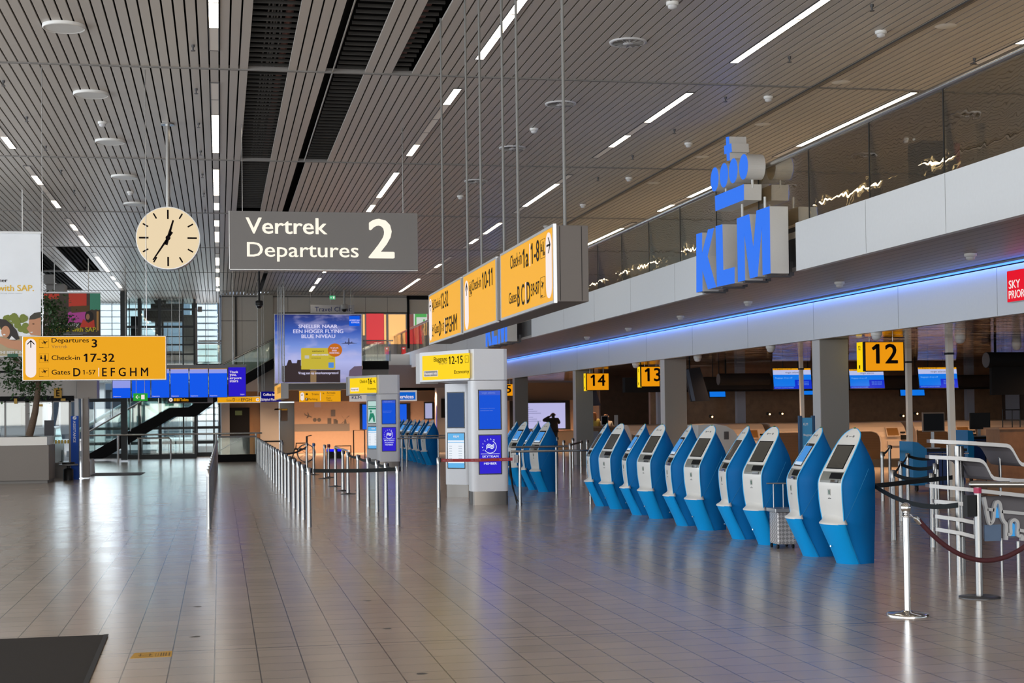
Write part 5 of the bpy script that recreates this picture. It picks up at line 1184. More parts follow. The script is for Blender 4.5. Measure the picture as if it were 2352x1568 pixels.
desk(2095, 2127, 2216, 1031, 1140, 29.0, 'bright blue wheeled service desk behind the belt lanes', (2118, 947, 2169, 991), False)
desk(2222, 2236, 2300, 1003, 1100, 32.5, 'second blue service desk partly hidden by the tiered stand', (2227, 948, 2274, 985), True)
# right edge counter with bars
ff = FY(30.5); r = ff.R(2296, 982, 2420, 1090); t = thing('counter', 'brown counter with thin dark bars at the right frame edge', 'counter', (r[0], 30.5, 0))
b = MB(); b.box(r[0], r[1], 30.5, 31.1, 0, r[3]-.04); b.build('front', BRN, t); b = MB(); b.box(r[0]-.04, r[1], 30.45, 31.15, r[3]-.038, r[3]); b.build('top', WOOD, t)
b = MB()
for px in (2308, 2330, 2348): a = ff.P(px, 950)[0]; b.cyl((a, 30.6, r[3]), (a, 30.6, ff.P(px, 941)[1]), .012, n=6)
b.cyl((ff.P(2308, 941)[0], 30.6, ff.P(2308, 941)[1]), (r[1], 30.6, ff.P(2308, 941)[1]), .014, n=6); b.build('bars', BLACK, t)
# white hood of a machine behind the kiosks
ff = FY(36.5); t = thing('machine_hood', 'white rounded machine hood behind the third kiosk pair', 'machine', (on_y(1650, 1000, 36.5).x, 36.5, 0))
P = [ff.P(*p) for p in ((1604, 1060), (1604, 976), (1640, 973), (1668, 978), (1685, 988), (1695, 1002), (1698, 1060))]; b = MB(); b.plate(ff, [(P[0][0], 0)]+P[1:-1]+[(P[-1][0], 0)], -.9, 0); b.build('hood', WHITE, t)
b = MB(); a, z = ff.P(1668, 998); b.slab(ff, a-.06, a+.06, z-.12, z+.08, .001, .02); b.build('handle_recess', mat('recess_grey', (0.12, 0.11, 0.11), .5), t)
# dark cones of light fittings over the desks
for i, (px, py) in enumerate([(1797, 950), (1768, 951), (2075, 955), (2107, 950), (1520, 950), (1636, 957)]):
    q = on_y(px, py, 46.4); t = thing('spot_lamp', 'small warm spot lamp on the bronze wall, %s' % ('left of the slim pole', 'farther left of the slim pole', 'left of the thick white pole', 'right of the thick white pole', 'by the second column', 'under the tilted display')[i], 'spot lamp', q, 'small warm spot lamps')
    b = MB(); b.cyl(q, q+Vector((0, .2, .02)), .03, .05, 10); b.build('housing', DSTEEL, t); b = MB(); b.cyl(q-Vector((0, .012, 0)), q-Vector((0, .002, 0)), .028, n=10); b.build('lens', emis('warm_spot', (255, 205, 140), 5), t)
# desks and people between the third and second columns
ff = FY(50.0); r = ff.R(1352, 979, 1510, 1060); t = thing('counter', 'long brown counter behind the second and third columns', 'counter', (r[0], 50, 0))
b = MB(); b.box(r[0], r[1], 50, 50.7, 0, r[3]-.05); b.build('front', BRN, t); b = MB(); b.box(r[0]-.05, r[1]+.05, 49.95, 50.75, r[3]-.048, r[3]); b.build('top', WOOD, t)
r2 = ff.R(1386, 955, 1402, 976); zt = r[3]; t = thing('desk_monitor', 'small square monitor on the brown counter', 'monitor', ((r2[0]+r2[1])/2, 50.3, zt))
b = MB(); b.box(r2[0], r2[1], 50.28, 50.33, r2[2], r2[3]); b.build('casing', mat('monitor_rim_grey', (0.4, 0.4, 0.42), .4), t); b = MB(); b.box(r2[0]+.02, r2[1]-.02, 50.276, 50.279, r2[2]+.02, r2[3]-.02); b.build('screen', mat('dark_screen', (0.006, 0.006, 0.008), .3, spec=.1), t); b = MB(); xm = (r2[0]+r2[1])/2; b.box(xm-.04, xm+.04, 50.31, 50.34, zt, r2[2]+.02); b.build('stand', BLACK, t)
r3 = ff.R(1417, 953, 1424, 977); t = thing('bottle_stand', 'slim pale upright holder on the brown counter', 'holder', (r3[0], 50.3, zt)); b = MB(); b.box(r3[0], r3[1], 50.25, 50.35, zt, r3[3]); b.build('body', PALE, t)
# ================================================================== far end of the hall
YW = 61.75; fw = FY(YW)
TILE = speckle(mat('grey_cladding', (0.62, 0.58, 0.52), .5), 30, .05); JNT = mat('cladding_joint', (0.06, 0.055, 0.05), .7)
def px_box(m, fr, px, d0, d1): m.slab(fr, *fr.R(*px), d0, d1); return m
b = MB(); px_box(b, fw, (508, 676, 640, 868), -.2, 0); px_box(b, fw, (640, 678, 936, 719), -.2, 0); struct('wall_back', b, TILE)
b = MB(); px_box(b, fw, (592, 674, 628, 900), -.02, .25); struct('column_5', b, mat('column_warm_grey', (0.44, 0.41, 0.35), .6))
b = MB()
for x in (556, 661, 712, 839.5, 890): px_box(b, fw, (x-.4, 681 if x > 640 else 679, x+.6, 719 if x > 640 else 866), .0005, .004)
px_box(b, fw, (508, 736, 592, 737), .0005, .004); px_box(b, fw, (508, 680, 936, 683), .0005, .03); px_box(b, fw, (539, 680, 545, 868), .0005, .06); px_box(b, fw, (505.5, 680, 509, 868), .0005, .06); px_box(b, fw, (640, 717, 936, 720), .0005, .02)
struct('wall_back_joints', b, JNT)
b = MB(); px_box(b, fw, (934, 636, 941, 800), -.1, .05); px_box(b, fw, (934, 634, 1120, 640), -.1, .05); px_box(b, fw, (934, 679, 1120, 688), -.1, .05); struct('trim_6', b, MBLACK)
b = MB(); px_box(b, fw, (941, 688, 1060, 720), -.15, -.1); struct('wall_back_panel', b, TILE)
# rooms on the gallery at the far end
YR = 76.0; fr_ = FY(YR)
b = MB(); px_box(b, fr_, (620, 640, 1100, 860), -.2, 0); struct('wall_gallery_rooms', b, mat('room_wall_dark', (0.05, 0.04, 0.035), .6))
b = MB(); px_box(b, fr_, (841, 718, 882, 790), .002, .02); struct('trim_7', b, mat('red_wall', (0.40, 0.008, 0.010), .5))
b = MB(); px_box(b, fr_, (892, 722, 932, 790), .002, .02); px_box(b, fr_, (882, 722, 887, 790), .002, .02); px_box(b, fr_, (833, 722, 838, 770), .002, .02); struct('trim_8', b, mat('glowing_wood', (0.62, 0.30, 0.09), .5, 0, .12, (0.9, .45, .12)))  # wood wall given a faint glow of its own, no lamp in it
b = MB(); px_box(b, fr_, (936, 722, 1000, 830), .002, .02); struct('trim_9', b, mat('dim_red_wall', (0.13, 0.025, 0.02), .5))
downlight('gallery_room_lamp', (9.5, 73.0, 6.5), 120, (1, .78, .55), 150, (0, .5, -1))
YF2 = 60.0; f = FY(YF2); xg0, xg1 = f.P(640, 850)[0], f.P(893, 850)[0]; zg = f.R(640, 829, 893, 848)
b = MB(); b.box(xg0, xg1, YF2+.05, 76, zg[3]-.2, zg[3]); px_box(b, f, (640, 848, 893, 880), -.3, 0); px_box(b, f, (640, 879, 893, 893), -1.2, .05); struct('floor_gallery_far', b, GREY)
b = MB(); b.box(xg1, 16, 69.6, 77, 4.0, 4.5); struct('floor_gallery_link', b, GREY)
b = MB(); px_box(b, FY(YF2-.02), (833, 829, 893, 848), -.02, 0); struct('trim_10', b, MBLACK)
ZSOF = f.P(700, 893)[1]
t = thing('balustrade', 'short glass balustrade in front of the red and orange rooms', 'balustrade', on_y(860, 800, 60.1)); f = FY(60.1); ORG[t.name] = Vector(t.location)
b = MB(); px_box(b, f, (833, 785, 898, 829), -.02, 0); b.build('glass_panel', glass('rail_glass', (.75, .8, .76), .1), t); b = MB(); r = f.R(833, 778, 903, 782); b.cyl((r[0], 60.1, r[2]), (r[1], 60.1, r[2]), .03, n=8); b.build('handrail', STEEL, t)
b = MB(); [px_box(b, f, (x, 783, x+1.2, 829), -.03, .02) for x in (836, 866)]; b.build('posts', DSTEEL, t)
t = thing('gallery_door', 'white framed pale door panel with green edges behind the far gallery glass', 'door panel', on_y(970, 740, 75.8)); ORG[t.name] = Vector(t.location); f = FY(75.8)
b = MB(); r = f.R(950, 717, 982, 790); b.slab(f, r[0], r[1], 4.5, r[3], -.06, 0); b.build('panel', mat('notice_pale', (0.36, 0.38, 0.33), .5), t); k = MB()
for r in ((953, 719, 980, 728), (953, 728, 957, 780)): px_box(k, f, r, .001, .004)
px_box(k, f, (972, 733, 976, 738), .001, .004); a, z = f.P(970, 746); k.plate(f, [(a-.1, z+.05), (a+.1, z+.1), (a+.12, z-.05), (a+.2, z-.3), (a+.1, z-.3), (a, z-.1), (a-.2, z-.25), (a-.22, z-.18)], .001, .004); k.build('green_print', mat('green_print', (0.03, 0.22, 0.03), .5), t)
t = thing('fire_extinguisher', 'red extinguisher cabinet beside the dark post on the far gallery', 'fire extinguisher', on_y(885, 806, 75.9)); ORG[t.name] = Vector(t.location); f = FY(75.98)
b = MB(); px_box(b, f, (883, 797, 892, 814), 0, .2); b.build('cabinet', mat('signal_red', (0.5, 0.01, 0.012), .4), t); b = MB(); px_box(b, f, (886, 799, 889, 802), .2001, .21); b.build('plate', WHITEP, t)

# hanging exit lamp, shop sign, dome cameras
def hung(nm, label, cat, Y, px, m, depth=.08, top=ZC, wires=(.2, .8), grp=None):
    f = FY(Y); r = f.R(*px); t = thing(nm, label, cat, ((r[0]+r[1])/2, Y, r[3]), grp); b = MB(); b.slab(f, *r, -depth, 0); b.build('box', m, t)
    for u in wires: x = r[0]+u*(r[1]-r[0]); b = MB(); b.cyl((x, Y+depth/2, r[3]), (x, Y+depth/2, top), .008, n=6); b.build('hanger', STEEL, t)
    return t, f, r
t, f, r = hung('exit_sign', 'small green lit exit lamp above the Travel Clinic sign', 'exit sign', 57, (757.5, 679, 770, 687), emis('exit_green', (70, 190, 130), .9), .1)
k = MB(); a = (r[0]+r[1])/2; z = (r[2]+r[3])/2; arrow(k, f, r[0]+.055, z, .07, .004, 'dl'); k.slab(f, a+.02, a+.07, z-.04, z+.04, .002, .004); k.build('pictogram', WINK, t)
t, f, r = hung('shop_sign', 'grey hanging sign with blue words Travel Clinic above the billboard', 'sign', 59.5, (713, 700, 814, 718.5), mat('shop_sign_grey', (0.45, 0.45, 0.48), .4), .12, ZC, (.0, .46, .97))
k = MB(); put_text(k, f, 'Travel Cl', *f.R(723, 704.5, 781, 715), .004, None); put_text(k, f, 'ic', *f.R(797, 704.5, 808, 715), .004, None); k.build('lettering', mat('navy_ink', (0.005, 0.015, 0.14), .5), t)
def dome(px, py, Y, ztop, label, m=BLACK, s=1.0):
    q = on_y(px, py, Y); t = thing('dome_camera', label, 'security camera', (q.x, Y, ztop), 'dome cameras')
    b = MB(); b.cyl((q.x, Y, q.z+.1*s), (q.x, Y, ztop), .03*s, n=10); b.build('drop_pole', m, t); b = MB(); b.lathe([(.05*s, .12*s), (.11*s, .10*s), (.11*s, -.02*s), (.10*s, -.03*s)], q); b.build('housing', m, t)
    b = MB(); b.ball((q.x, Y, q.z-.03*s), .09*s, 10); b.build('dome', mat('smoked_dome', (0.01, 0.01, 0.012), .08), t)
dome(595.5, 699, 44.5, ZC, 'black dome camera on a long black pole below the grey sign')
dome(791, 707, 58.6, ZC, 'pale camera dropping in front of the Travel Clinic words', mat('camera_pale', (0.33, 0.33, 0.34), .4), 1.3)
q = on_y(885, 843, 69.0); t = thing('wall_camera', 'white swan-neck camera under the far end of the gallery edge', 'security camera', q)
b = MB(); b.tube([q+Vector((.1, .35, .02)), q+Vector((.1, 0, .12)), q+Vector((0, 0, .14)), q+Vector((-.06, 0, .02))], .035, 8); b.build('swan_neck', WHITE, t); b = MB(); b.lathe([(.05, 0), (.11, -.06), (.11, -.16), (.06, -.26), (.001, -.28)], q+Vector((-.06, 0, .03))); b.build('housing', WHITE, t)
for i, (px, py) in enumerate([(2205, 771), (2013, 762), (1602, 817), (1460, 833), (1770, 793), (2335, 788)]):
    q = on_z(px, py, 3.09) if py < 900 else None
    t = thing('dome_camera', 'white dome camera on the rippled metal ceiling, %s' % ('between the pole and the red sign', 'right of the yellow sign 12', 'right of the second column', 'left of the yellow sign 13', 'left of the near column', 'nearest the right frame edge')[i], 'security camera', q, 'white dome cameras')
    b = MB(); b.lathe([(.10, 0), (.10, -.06), (.085, -.07)], q); b.build('base', WHITE, t); b = MB(); b.lathe([(.085, -.071), (.08, -.11), (.05, -.14), (.001, -.15)], q); b.build('dome', PALE, t)

# billboard
YBB = 58.0; fb2 = FY(YBB); r = fb2.R(629.5, 721, 832, 879); BA, BB, BC, BD = r
t = thing('billboard', 'large lit billboard with blue sky, yellow card and white slogan', 'billboard', ((BA+BB)/2, YBB, BD))
sky = bpy.data.materials.new('billboard_sky_print'); sky.use_nodes = True; nt = sky.node_tree; bs = nt.nodes['Principled BSDF']; bs.inputs['Base Color'].default_value = (.02, .02, .03, 1)
tc = nt.nodes.new('ShaderNodeTexCoord'); sp = nt.nodes.new('ShaderNodeSeparateXYZ'); rp = nt.nodes.new('ShaderNodeValToRGB'); nt.links.new(tc.outputs['Generated'], sp.inputs[0]); nt.links.new(sp.outputs['Z'], rp.inputs[0])
e = rp.color_ramp.elements; e[0].position = 0; e[0].color = (*lin(150, 148, 196), 1); e[1].position = 1; e[1].color = (*lin(18, 40, 118), 1)
for p, c in ((.3, (186, 192, 246)), (.55, (120, 150, 228)), (.75, (52, 92, 190))): q = e.new(p); q.color = (*lin(*c), 1)
nz = nt.nodes.new('ShaderNodeTexNoise'); nz.inputs['Scale'].default_value = 3.0; nz.inputs['Detail'].default_value = 6; mp = nt.nodes.new('ShaderNodeMapping'); mp.inputs['Scale'].default_value = (1, 1, 2.2); nt.links.new(tc.outputs['Generated'], mp.inputs[0]); nt.links.new(mp.outputs[0], nz.inputs['Vector'])
r2_ = nt.nodes.new('ShaderNodeValToRGB'); r2_.color_ramp.elements[0].position = .5; r2_.color_ramp.elements[1].position = .68; nt.links.new(nz.outputs['Fac'], r2_.inputs[0])
mx = nt.nodes.new('ShaderNodeMix'); mx.data_type = 'RGBA'; mx.inputs[7].default_value = (*lin(205, 200, 240), 1); ml = nt.nodes.new('ShaderNodeMath'); ml.operation = 'MULTIPLY'; ml.inputs[1].default_value = .55; nt.links.new(r2_.outputs[0], ml.inputs[0]); nt.links.new(ml.outputs[0], mx.inputs[0]); nt.links.new(rp.outputs[0], mx.inputs[6]); nt.links.new(mx.outputs[2], bs.inputs['Emission Color']); bs.inputs['Emission Strength'].default_value = .85
b = MB(); b.slab(fb2, BA, BB, BC, BD, -.18, -.002); b.build('casing', ALU, t); b = MB(); b.slab(fb2, BA+.02, BB-.02, BC+.02, BD-.02, -.001, .003); b.build('poster_sky', sky, t)
def bpoly(nm, pts, m, c=.006): k = MB(); k.plate(fb2, [fb2.P(*p) for p in pts], c-.002, c); return k.build(nm, m, t)
def zb(x, y): return (620+x/6.19, 660+y/6.19)
bpoly('poster_skyline', [zb(180, 1350), zb(180, 1115), zb(235, 1110), zb(262, 1030), zb(300, 1030), zb(315, 1075), zb(380, 1075), zb(390, 1030), zb(440, 1030), zb(440, 1110), zb(575, 1170), zb(1000, 1170), zb(1000, 1350)], emis('poster_brick', (62, 50, 52), .8))
bpoly('poster_lit_path', [zb(575, 1350), zb(575, 1180), zb(660, 1180), zb(660, 1350)], emis('poster_ochre', (150, 122, 88), .8), .008)
bpoly('poster_tower_block', [zb(1120, 1260), zb(1130, 1180), zb(1200, 1120), zb(1310, 1115), zb(1310, 1260)], emis('poster_mauve', (112, 96, 116), .8))
bpoly('poster_card', [zb(440, 870), zb(460, 860), zb(925, 860), zb(930, 1160), zb(912, 1168), zb(445, 1165)], emis('poster_card_gold', (208, 188, 62), .85), .009)
bpoly('card_chip', [zb(495, 965), zb(557, 965), zb(557, 1010), zb(495, 1010)], emis('card_silver', (205, 205, 195), .8), .011)
bpoly('card_mark', [zb(832, 1065), zb(908, 1065), zb(908, 1142), zb(832, 1142)], emis('card_blue', (85, 145, 225), .85), .011)
c = zb(922, 890); bpoly('poster_badge', [(c[0]+17*math.cos(q)*(1 if math.cos(q) > 0 else .95), c[1]+15.5*math.sin(q)) for q in [i*math.pi/12 for i in range(24)]], emis('poster_orange', (204, 112, 30), .85), .012)
bpoly('poster_logo_square', [zb(1125, 407), zb(1275, 407), zb(1275, 548), zb(1125, 548)], emis('poster_logo_blue', (10, 92, 232), .9), .009)
k = MB()
for pts in ([(1002, 798), (1110, 778), (1130, 778), (1242, 795), (1130, 800), (1118, 820), (1108, 800)], [(1108, 780), (1116, 720), (1126, 720), (1132, 780)], [(1066, 785), (1072, 768), (1082, 770), (1084, 785)], [(1154, 785), (1156, 770), (1168, 768), (1172, 785)]): k.plate(fb2, [fb2.P(*zb(*p)) for p in pts], .006, .008)
k.build('poster_aircraft', emis('poster_slate', (70, 78, 118), .8), t)
WHB = emis('poster_white', (222, 218, 250), .95); k = MB()
for tx, x0, y0, x1, y1 in (('SNELLER NAAR', 405, 528, 962, 578), ('EEN HOGER FLYING', 330, 597, 1042, 648), ('BLUE NIVEAU', 447, 668, 928, 718), ('Vraag aan op americanexpress.nl', 402, 1198, 972, 1240)): put_text(k, fb2, tx, *fb2.R(*zb(x0, y0), *zb(x1, y1)), .011, True)
for tx, x0, y0, x1, y1 in (('1E JAAR', 858, 850, 974, 874), ('50%', 880, 884, 950, 906), ('KORTING', 848, 918, 984, 942)): put_text(k, fb2, tx, *fb2.R(*zb(x0, y0), *zb(x1, y1)), .015, True)
for tx, x0, y0, x1, y1 in (('AMERICAN', 1130, 455, 1272, 476), ('EXPRESS', 1156, 486, 1272, 507), ('AMERICAN EXPRESS', 595, 948, 830, 968)): put_text(k, fb2, tx, *fb2.R(*zb(x0, y0), *zb(x1, y1)), .0125, True)
k.build('poster_lettering', WHB, t); k = MB(); put_text(k, fb2, 'AIRFRANCE', *fb2.R(*zb(598, 898), *zb(770, 916)), .0125, True); put_text(k, fb2, 'FLYING BLUE', *fb2.R(*zb(592, 998), *zb(720, 1012)), .0125); put_text(k, fb2, 'HOTEL', *fb2.R(*zb(840, 998), *zb(910, 1012)), .0125); k.build('card_lettering', mat('card_brown', (.05, .03, .01), .5), t)
for px in (637, 640.5, 644, 646, 651):
    a = fb2.P(px, 722)[0]; b = MB(); b.cyl((a, YBB-.5, 1.9+3.1*(px > 0)), (a, YBB-.5, ZC), .012, n=6)
    z0 = FY(YBB-.5).P(px, 876)[1]; b = MB(); b.cyl((a, YBB-.5, z0), (a, YBB-.5, ZC), .014, n=6)
    tag(b.build('hanging_cable', ALU), 'thin hanging steel cable crossing the left of the billboard, %s from the left' % ['first', 'second', 'third', 'fourth', 'fifth'][(637, 640.5, 644, 646, 651).index(px)], 'cable', 'cables at the billboard')
for u in (.12, .88): b = MB(); x = BA+u*(BB-BA); b.cyl((x, YBB+.1, BD), (x, YBB+.1, ZC), .012, n=6); b.build('hanger', STEEL, t)

# small three-panel box farther down the hall
x3 = 2.05; a = on_x(645, 900, x3); y1 = a.y; zt, zb_ = on_x(645, 879, x3).z, on_x(645, 915, x3).z
t = thing('panel_row_sign', 'small distant hanging box with yellow side panels left of the billboard', 'sign', (x3, y1, zt)); yF = on_x(631, 900, x3).y
b = MB(); b.box(x3+.004, x3+.26, y1, yF, zb_, zt); b.build('housing', PALE, t)
for i in range(2):
    L = (yF-y1)/2; b = MB(); b.box(x3-.005, x3+.003, y1+.03+i*L, y1+L*(i+1)-.03, zb_+.02, zt-.02); b.build('panel_face', ORANGE, t)
k = MB(); fz = FX(x3); [k.slab(fz, -(y1+.3+.5*i), -(y1+.12+.5*i), zb_+.2, zb_+.42, .0055, .008) for i in range(6)]; k.build('marks', INK, t)
for d in (.4, yF-y1-.4): b = MB(); b.cyl((x3+.13, y1+d, zt), (x3+.13, y1+d, ZC), .012, n=6); b.build('rod', STEEL, t)

# departure screens
YS = 50.0; fs = FY(YS); DEEP = emis('departures_blue', (14, 88, 236), .95)
xs = [(258.5, 299.5), (303, 345), (347.5, 389), (391.5, 433), (435.5, 478), (480, 522)]
nsc = ['first', 'second', 'third', 'fourth', 'fifth', 'sixth']
b = MB(); r = fs.R(257, 838, 566, 846); b.slab(fs, r[0], r[1], r[2]-.06, r[3], -.16, -.0815); bt = tag(b.build('screen_gantry', DSTEEL), 'dark hanging beam carrying the row of departure screens', 'gantry')
ORG[bt.name] = Vector()
for u in (.1, .5, .9): x = r[0]+u*(r[1]-r[0]); b = MB(); b.cyl((x, YS+.12, r[3]), (x, YS+.12, ZC), .015, n=6); b.build('hanger', STEEL, bt)
for i, (x0, x1) in enumerate(xs):
    r = fs.R(x0, 846.5, x1, 913.5-.4*i); t = thing('departure_screen', 'blue departure screen, %s from the left of the row' % nsc[i], 'screen', ((r[0]+r[1])/2, YS, r[3]), 'departure screens')
    b = MB(); b.slab(fs, r[0]-.012, r[1]+.012, r[2]-.012, r[3], -.08, 0); b.build('casing', BLACK, t); b = MB(); b.slab(fs, *r, 0, .004); p = b.build('picture', DEEP, t); h = r[3]-r[2]
    k = MB(); k.slab(fs, r[0], r[1], r[3]-.02*h, r[3], .0045, .006); k.build('orange_edge', ORANGE, p); k = MB(); k.slab(fs, r[0], r[1], r[3]-(.66 if i == 0 else .16)*h, r[3]-.021*h, .0045, .006); k.build('pale_header', emis('departures_pale', (150, 160, 238), .9), p)
    k = MB(); put_text(k, fs, 'Departures', r[0]+.03, r[0]+.26, r[2]+.03, r[2]+.06, .006, True); k.build('caption', WINK, p)
r = fs.R(524.5, 843.5, 564.5, 909.5); t = thing('departure_screen', 'violet screen with white words Thank you, airport stars', 'screen', ((r[0]+r[1])/2, YS, r[3]), 'departure screens')
b = MB(); b.slab(fs, r[0]-.012, r[1]+.012, r[2]-.012, r[3], -.08, 0); b.build('casing', BLACK, t); b = MB(); b.slab(fs, *r, 0, .004); p = b.build('picture', emis('departures_violet', (40, 22, 200), .95), t)
k = MB()
for i, w in enumerate(('Thank', 'you,', 'airport', 'stars')): y = 851.5+7*i; put_text(k, fs, w, *fs.R(527.5, y, 527.5+3.9*len(w), y+(6.3 if 'y' in w or 'p' in w else 5)), .006, True)
put_text(k, fs, 'Schiphol', *fs.R(552, 904, 561, 907.5), .006); k.build('lettering', WINK, p)
# green exit, direction bars
t, f, r = hung('exit_sign', 'green exit sign with white arrow below the second departure screen', 'exit sign', 47.5, (306, 903, 339, 920), emis('exit_sign_green', (40, 160, 50), .9), .08, ZC, (.2, .8))
k = MB(); z = (r[2]+r[3])/2; arrow(k, f, r[0]+.13, z, .13, .004, 'left'); k.slab(f, r[1]-.19, r[1]-.09, z-.07, z+.07, .002, .004); k.build('pictogram', WINK, t)
b = MB(); b.slab(f, r[0]+.01, r[1]-.01, r[2]+.01, r[3]-.01, .0005, .0015); b.build('face', emis('exit_sign_green', (40, 160, 50), .9), t)
t, f, r = hung('direction_bar', 'dark bar sign with orange word Toilets under the departure screens', 'sign', 52, (385, 912.5, 489, 925), mat('bar_mauve', (0.16, 0.13, 0.15), .4), .12, ZC, (.1, .9))
b = MB(); b.slab(f, r[0]+.02, r[1]-.18, r[2]+.03, r[3]-.02, .0005, .003); b.build('face', MBLACK, t); k = MB(); put_text(k, f, 'Toilets', *f.R(414, 914.5, 433, 921), .005, True); [px_box(k, f, (399+3.6*i, 914.5, 401.5+3.6*i, 921), .003, .005) for i in range(4)]; k.build('orange_lettering', ORANGE, t)
k = MB(); a, z = f.P(392.5, 918); k.plate(f, ell(a, z, .065, .065, 20), .003, .005); k.build('arrow_disc', WINK, t); k = MB(); arrow(k, f, a, z, .09, .007, 'left'); k.build('arrow', INK, t)
t, f, r = hung('direction_bar', 'orange bar sign to gates under the violet screen', 'sign', 52, (499, 911, 598, 924.5), ALU, .12, ZC, (.05, .95))
b = MB(); b.slab(f, r[0]+.01, r[1]-.01, r[2]+.02, r[3]-.015, .0005, .003); b.build('face', ORANGE, t); k = MB(); put_text(k, f, 'Gates', *f.R(520, 916, 532, 921.5), .005); put_text(k, f, 'D', *f.R(534.5, 914, 540, 921.5), .005, True); put_text(k, f, '1-57', *f.R(541.5, 916, 551, 921), .005); put_text(k, f, 'EFGH', *f.R(553.5, 914, 578, 921.5), .005, True); k.build('lettering', mat('brown_ink', (.08, .025, .005), .5), t)
k = MB(); a, z = f.P(591.5, 917.5); k.plate(f, ell(a, z, .055, .055, 20), .003, .005); k.build('arrow_disc', WINK, t); k = MB(); arrow(k, f, a, z, .075, .007, 'right'); k.build('arrow', INK, t)
t, f, r = hung('service_sign', 'dark blue sign with white words Coffee bar and Schiphol Plaza', 'sign', 60.4, (599.5, 899, 646, 922), emis('sign_navy', (10, 12, 130), .7), .1, ZC, (.06, .16))
k = MB(); put_text(k, f, 'Coffee bar', *f.R(604.5, 903, 634, 908.5), .004, True); put_text(k, f, 'Schiphol Plaza', *f.R(600.5, 914.5, 634, 921), .004, True); k.build('lettering', WINK, t)
t, f, r = hung('direction_sign', 'orange hanging sign to trains, parking, arrivals and exit', 'sign', 60.5, (687.5, 898, 782.5, 922), ORANGE, .15, ZSOF, (.1, .9))
b = MB(); b.slab(f, r[0]-.02, r[1]+.02, r[3], r[3]+.02, -.16, .005); b.build('edge_trim', ALU, t)
k = MB(); k.plate(f, pill(*f.R(690, 901, 698.5, 919.5)), .001, .004); k.build('arrow_field', WINK, t); k = MB(); r_ = f.R(735.3, 901, 736.2, 919.5); k.slab(f, *r_, .001, .004); k.build('divider', WINK, t)
k = MB(); a, z = f.P(694, 910); arrow(k, f, a, z+.06, .1, .006, 'dl')
for tx, q in (('Trains', (715.5, 902.5, 732, 907)), ('Parking', (708.5, 914, 729.5, 920)), ('Arrivals', (750, 899.8, 770, 904)), ('Exit', (750, 911.5, 760, 915.5)), ('Uitgang', (750, 917, 763, 920.5)), ('Aankomst', (750, 906.5, 767, 908))): put_text(k, f, tx, *f.R(*q), .005, None)
px_box(k, f, (701, 913.5, 707, 919.5), .003, .005); px_box(k, f, (702, 903, 707, 906.5), .003, .005); plane_icon(k, f, *f.P(743, 903.5), .09, .005, -.3); k.build('lettering', mat('brown_ink', (.08, .025, .005), .5), t)
k = MB(); put_text(k, f, 'P', *f.R(702.6, 914.4, 705.2, 918.8), .007, True); k.build('parking_letter', WINK, t)
t, f, r = hung('desk_sign', 'white framed blue sign with words KLM and Services beside the far totem', 'sign', 60.6, (803, 897.5, 957.5, 920.5), mat('sign_pale', (.6, .55, .52), .4, 0, .35, (1, .93, .9)), .15, ZSOF, (.15, .5))
b = MB(); b.slab(f, *f.R(842, 901, 954.5, 917.5), .001, .004); b.build('blue_field', emis('sign_cobalt', (10, 100, 205), .9), t); k = MB(); put_text(k, f, '& Services', *f.R(903, 906.5, 950, 914.5), .006, True); k.build('white_words', WINK, t); k = MB(); put_text(k, f, 'KLM', *f.R(808, 909.5, 830, 915.5), .004, True); k.build('blue_words', BLUEP, t)

# ground floor at the far end: shop front, doors, desks
YG = 69.0; fg = FY(YG)
PEACH = speckle(mat('peach_wall', (0.52, 0.34, 0.23), .5), 8, .06)
b = MB(); px_box(b, fg, (676, 918, 1060, 1045), -.2, 0); struct('wall_shop', b, PEACH)
b = MB(); px_box(b, FY(68.9), (893, 838, 1135, 895), -.2, 0); px_box(b, FY(67.25), (1060, 838, 1420, 884), -.2, 0); struct('wall_shop_bulkhead', b, mat('bulkhead_slate', (.17, .17, .20), .5)); b = MB(); px_box(b, fg, (640, 893, 1060, 918), -.2, .1); px_box(b, fg, (930, 897, 1010, 920), .1, .15); struct('wall_shop_header', b, mat('shop_header_brown', (0.13, 0.085, 0.055), .6))
b = MB(); px_box(b, fg, (508, 925, 528, 1048), -.3, .2); px_box(b, fg, (597, 921, 641, 1048), -.3, .3); px_box(b, fg, (508, 866, 641, 898), -.3, .2); struct('wall_stairs', b, mat('stair_wall_grey', (0.30, 0.28, 0.26), .6))
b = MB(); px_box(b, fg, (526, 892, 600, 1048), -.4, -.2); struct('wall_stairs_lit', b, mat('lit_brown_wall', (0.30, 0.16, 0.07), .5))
t = thing('door_1', 'dark door leaf with green notice beside the stairs', 'door', on_y(550, 1047, YG-.05)); t['kind'] = 'structure'; ORG[t.name] = Vector(t.location); f = FY(YG-.02)
b = MB(); px_box(b, f, (527, 936, 574, 1046), -.1, 0); b.build('leaf', MBLACK, t); b = MB(); px_box(b, f, (540, 943, 556, 953), .001, .004); b.build('notice', mat('green_notice', (.09, .14, .05), .5), t)
b = MB(); px_box(b, fg, (642, 925, 678, 1046), -.3, -.1); struct('wall_shop_glazed', b, mat('shop_dark_glass', (0.05, 0.045, 0.035), .15))
t = thing('notice_board', 'dark poster with yellow top in the glazed shop corner', 'poster', on_y(650, 960, 68.6)); ORG[t.name] = Vector(t.location); f = FY(68.7); b = MB(); px_box(b, f, (646, 938, 661, 966), -.03, 0); b.build('sheet', mat('poster_dark', (.03, .02, .015), .5), t); b = MB(); px_box(b, f, (630, 938, 645, 941), -.03, 0); px_box(b, f, (646.5, 938.5, 660.5, 942), .001, .003); b.build('yellow_top', mat('poster_yellow', (.4, .28, .02), .5), t)
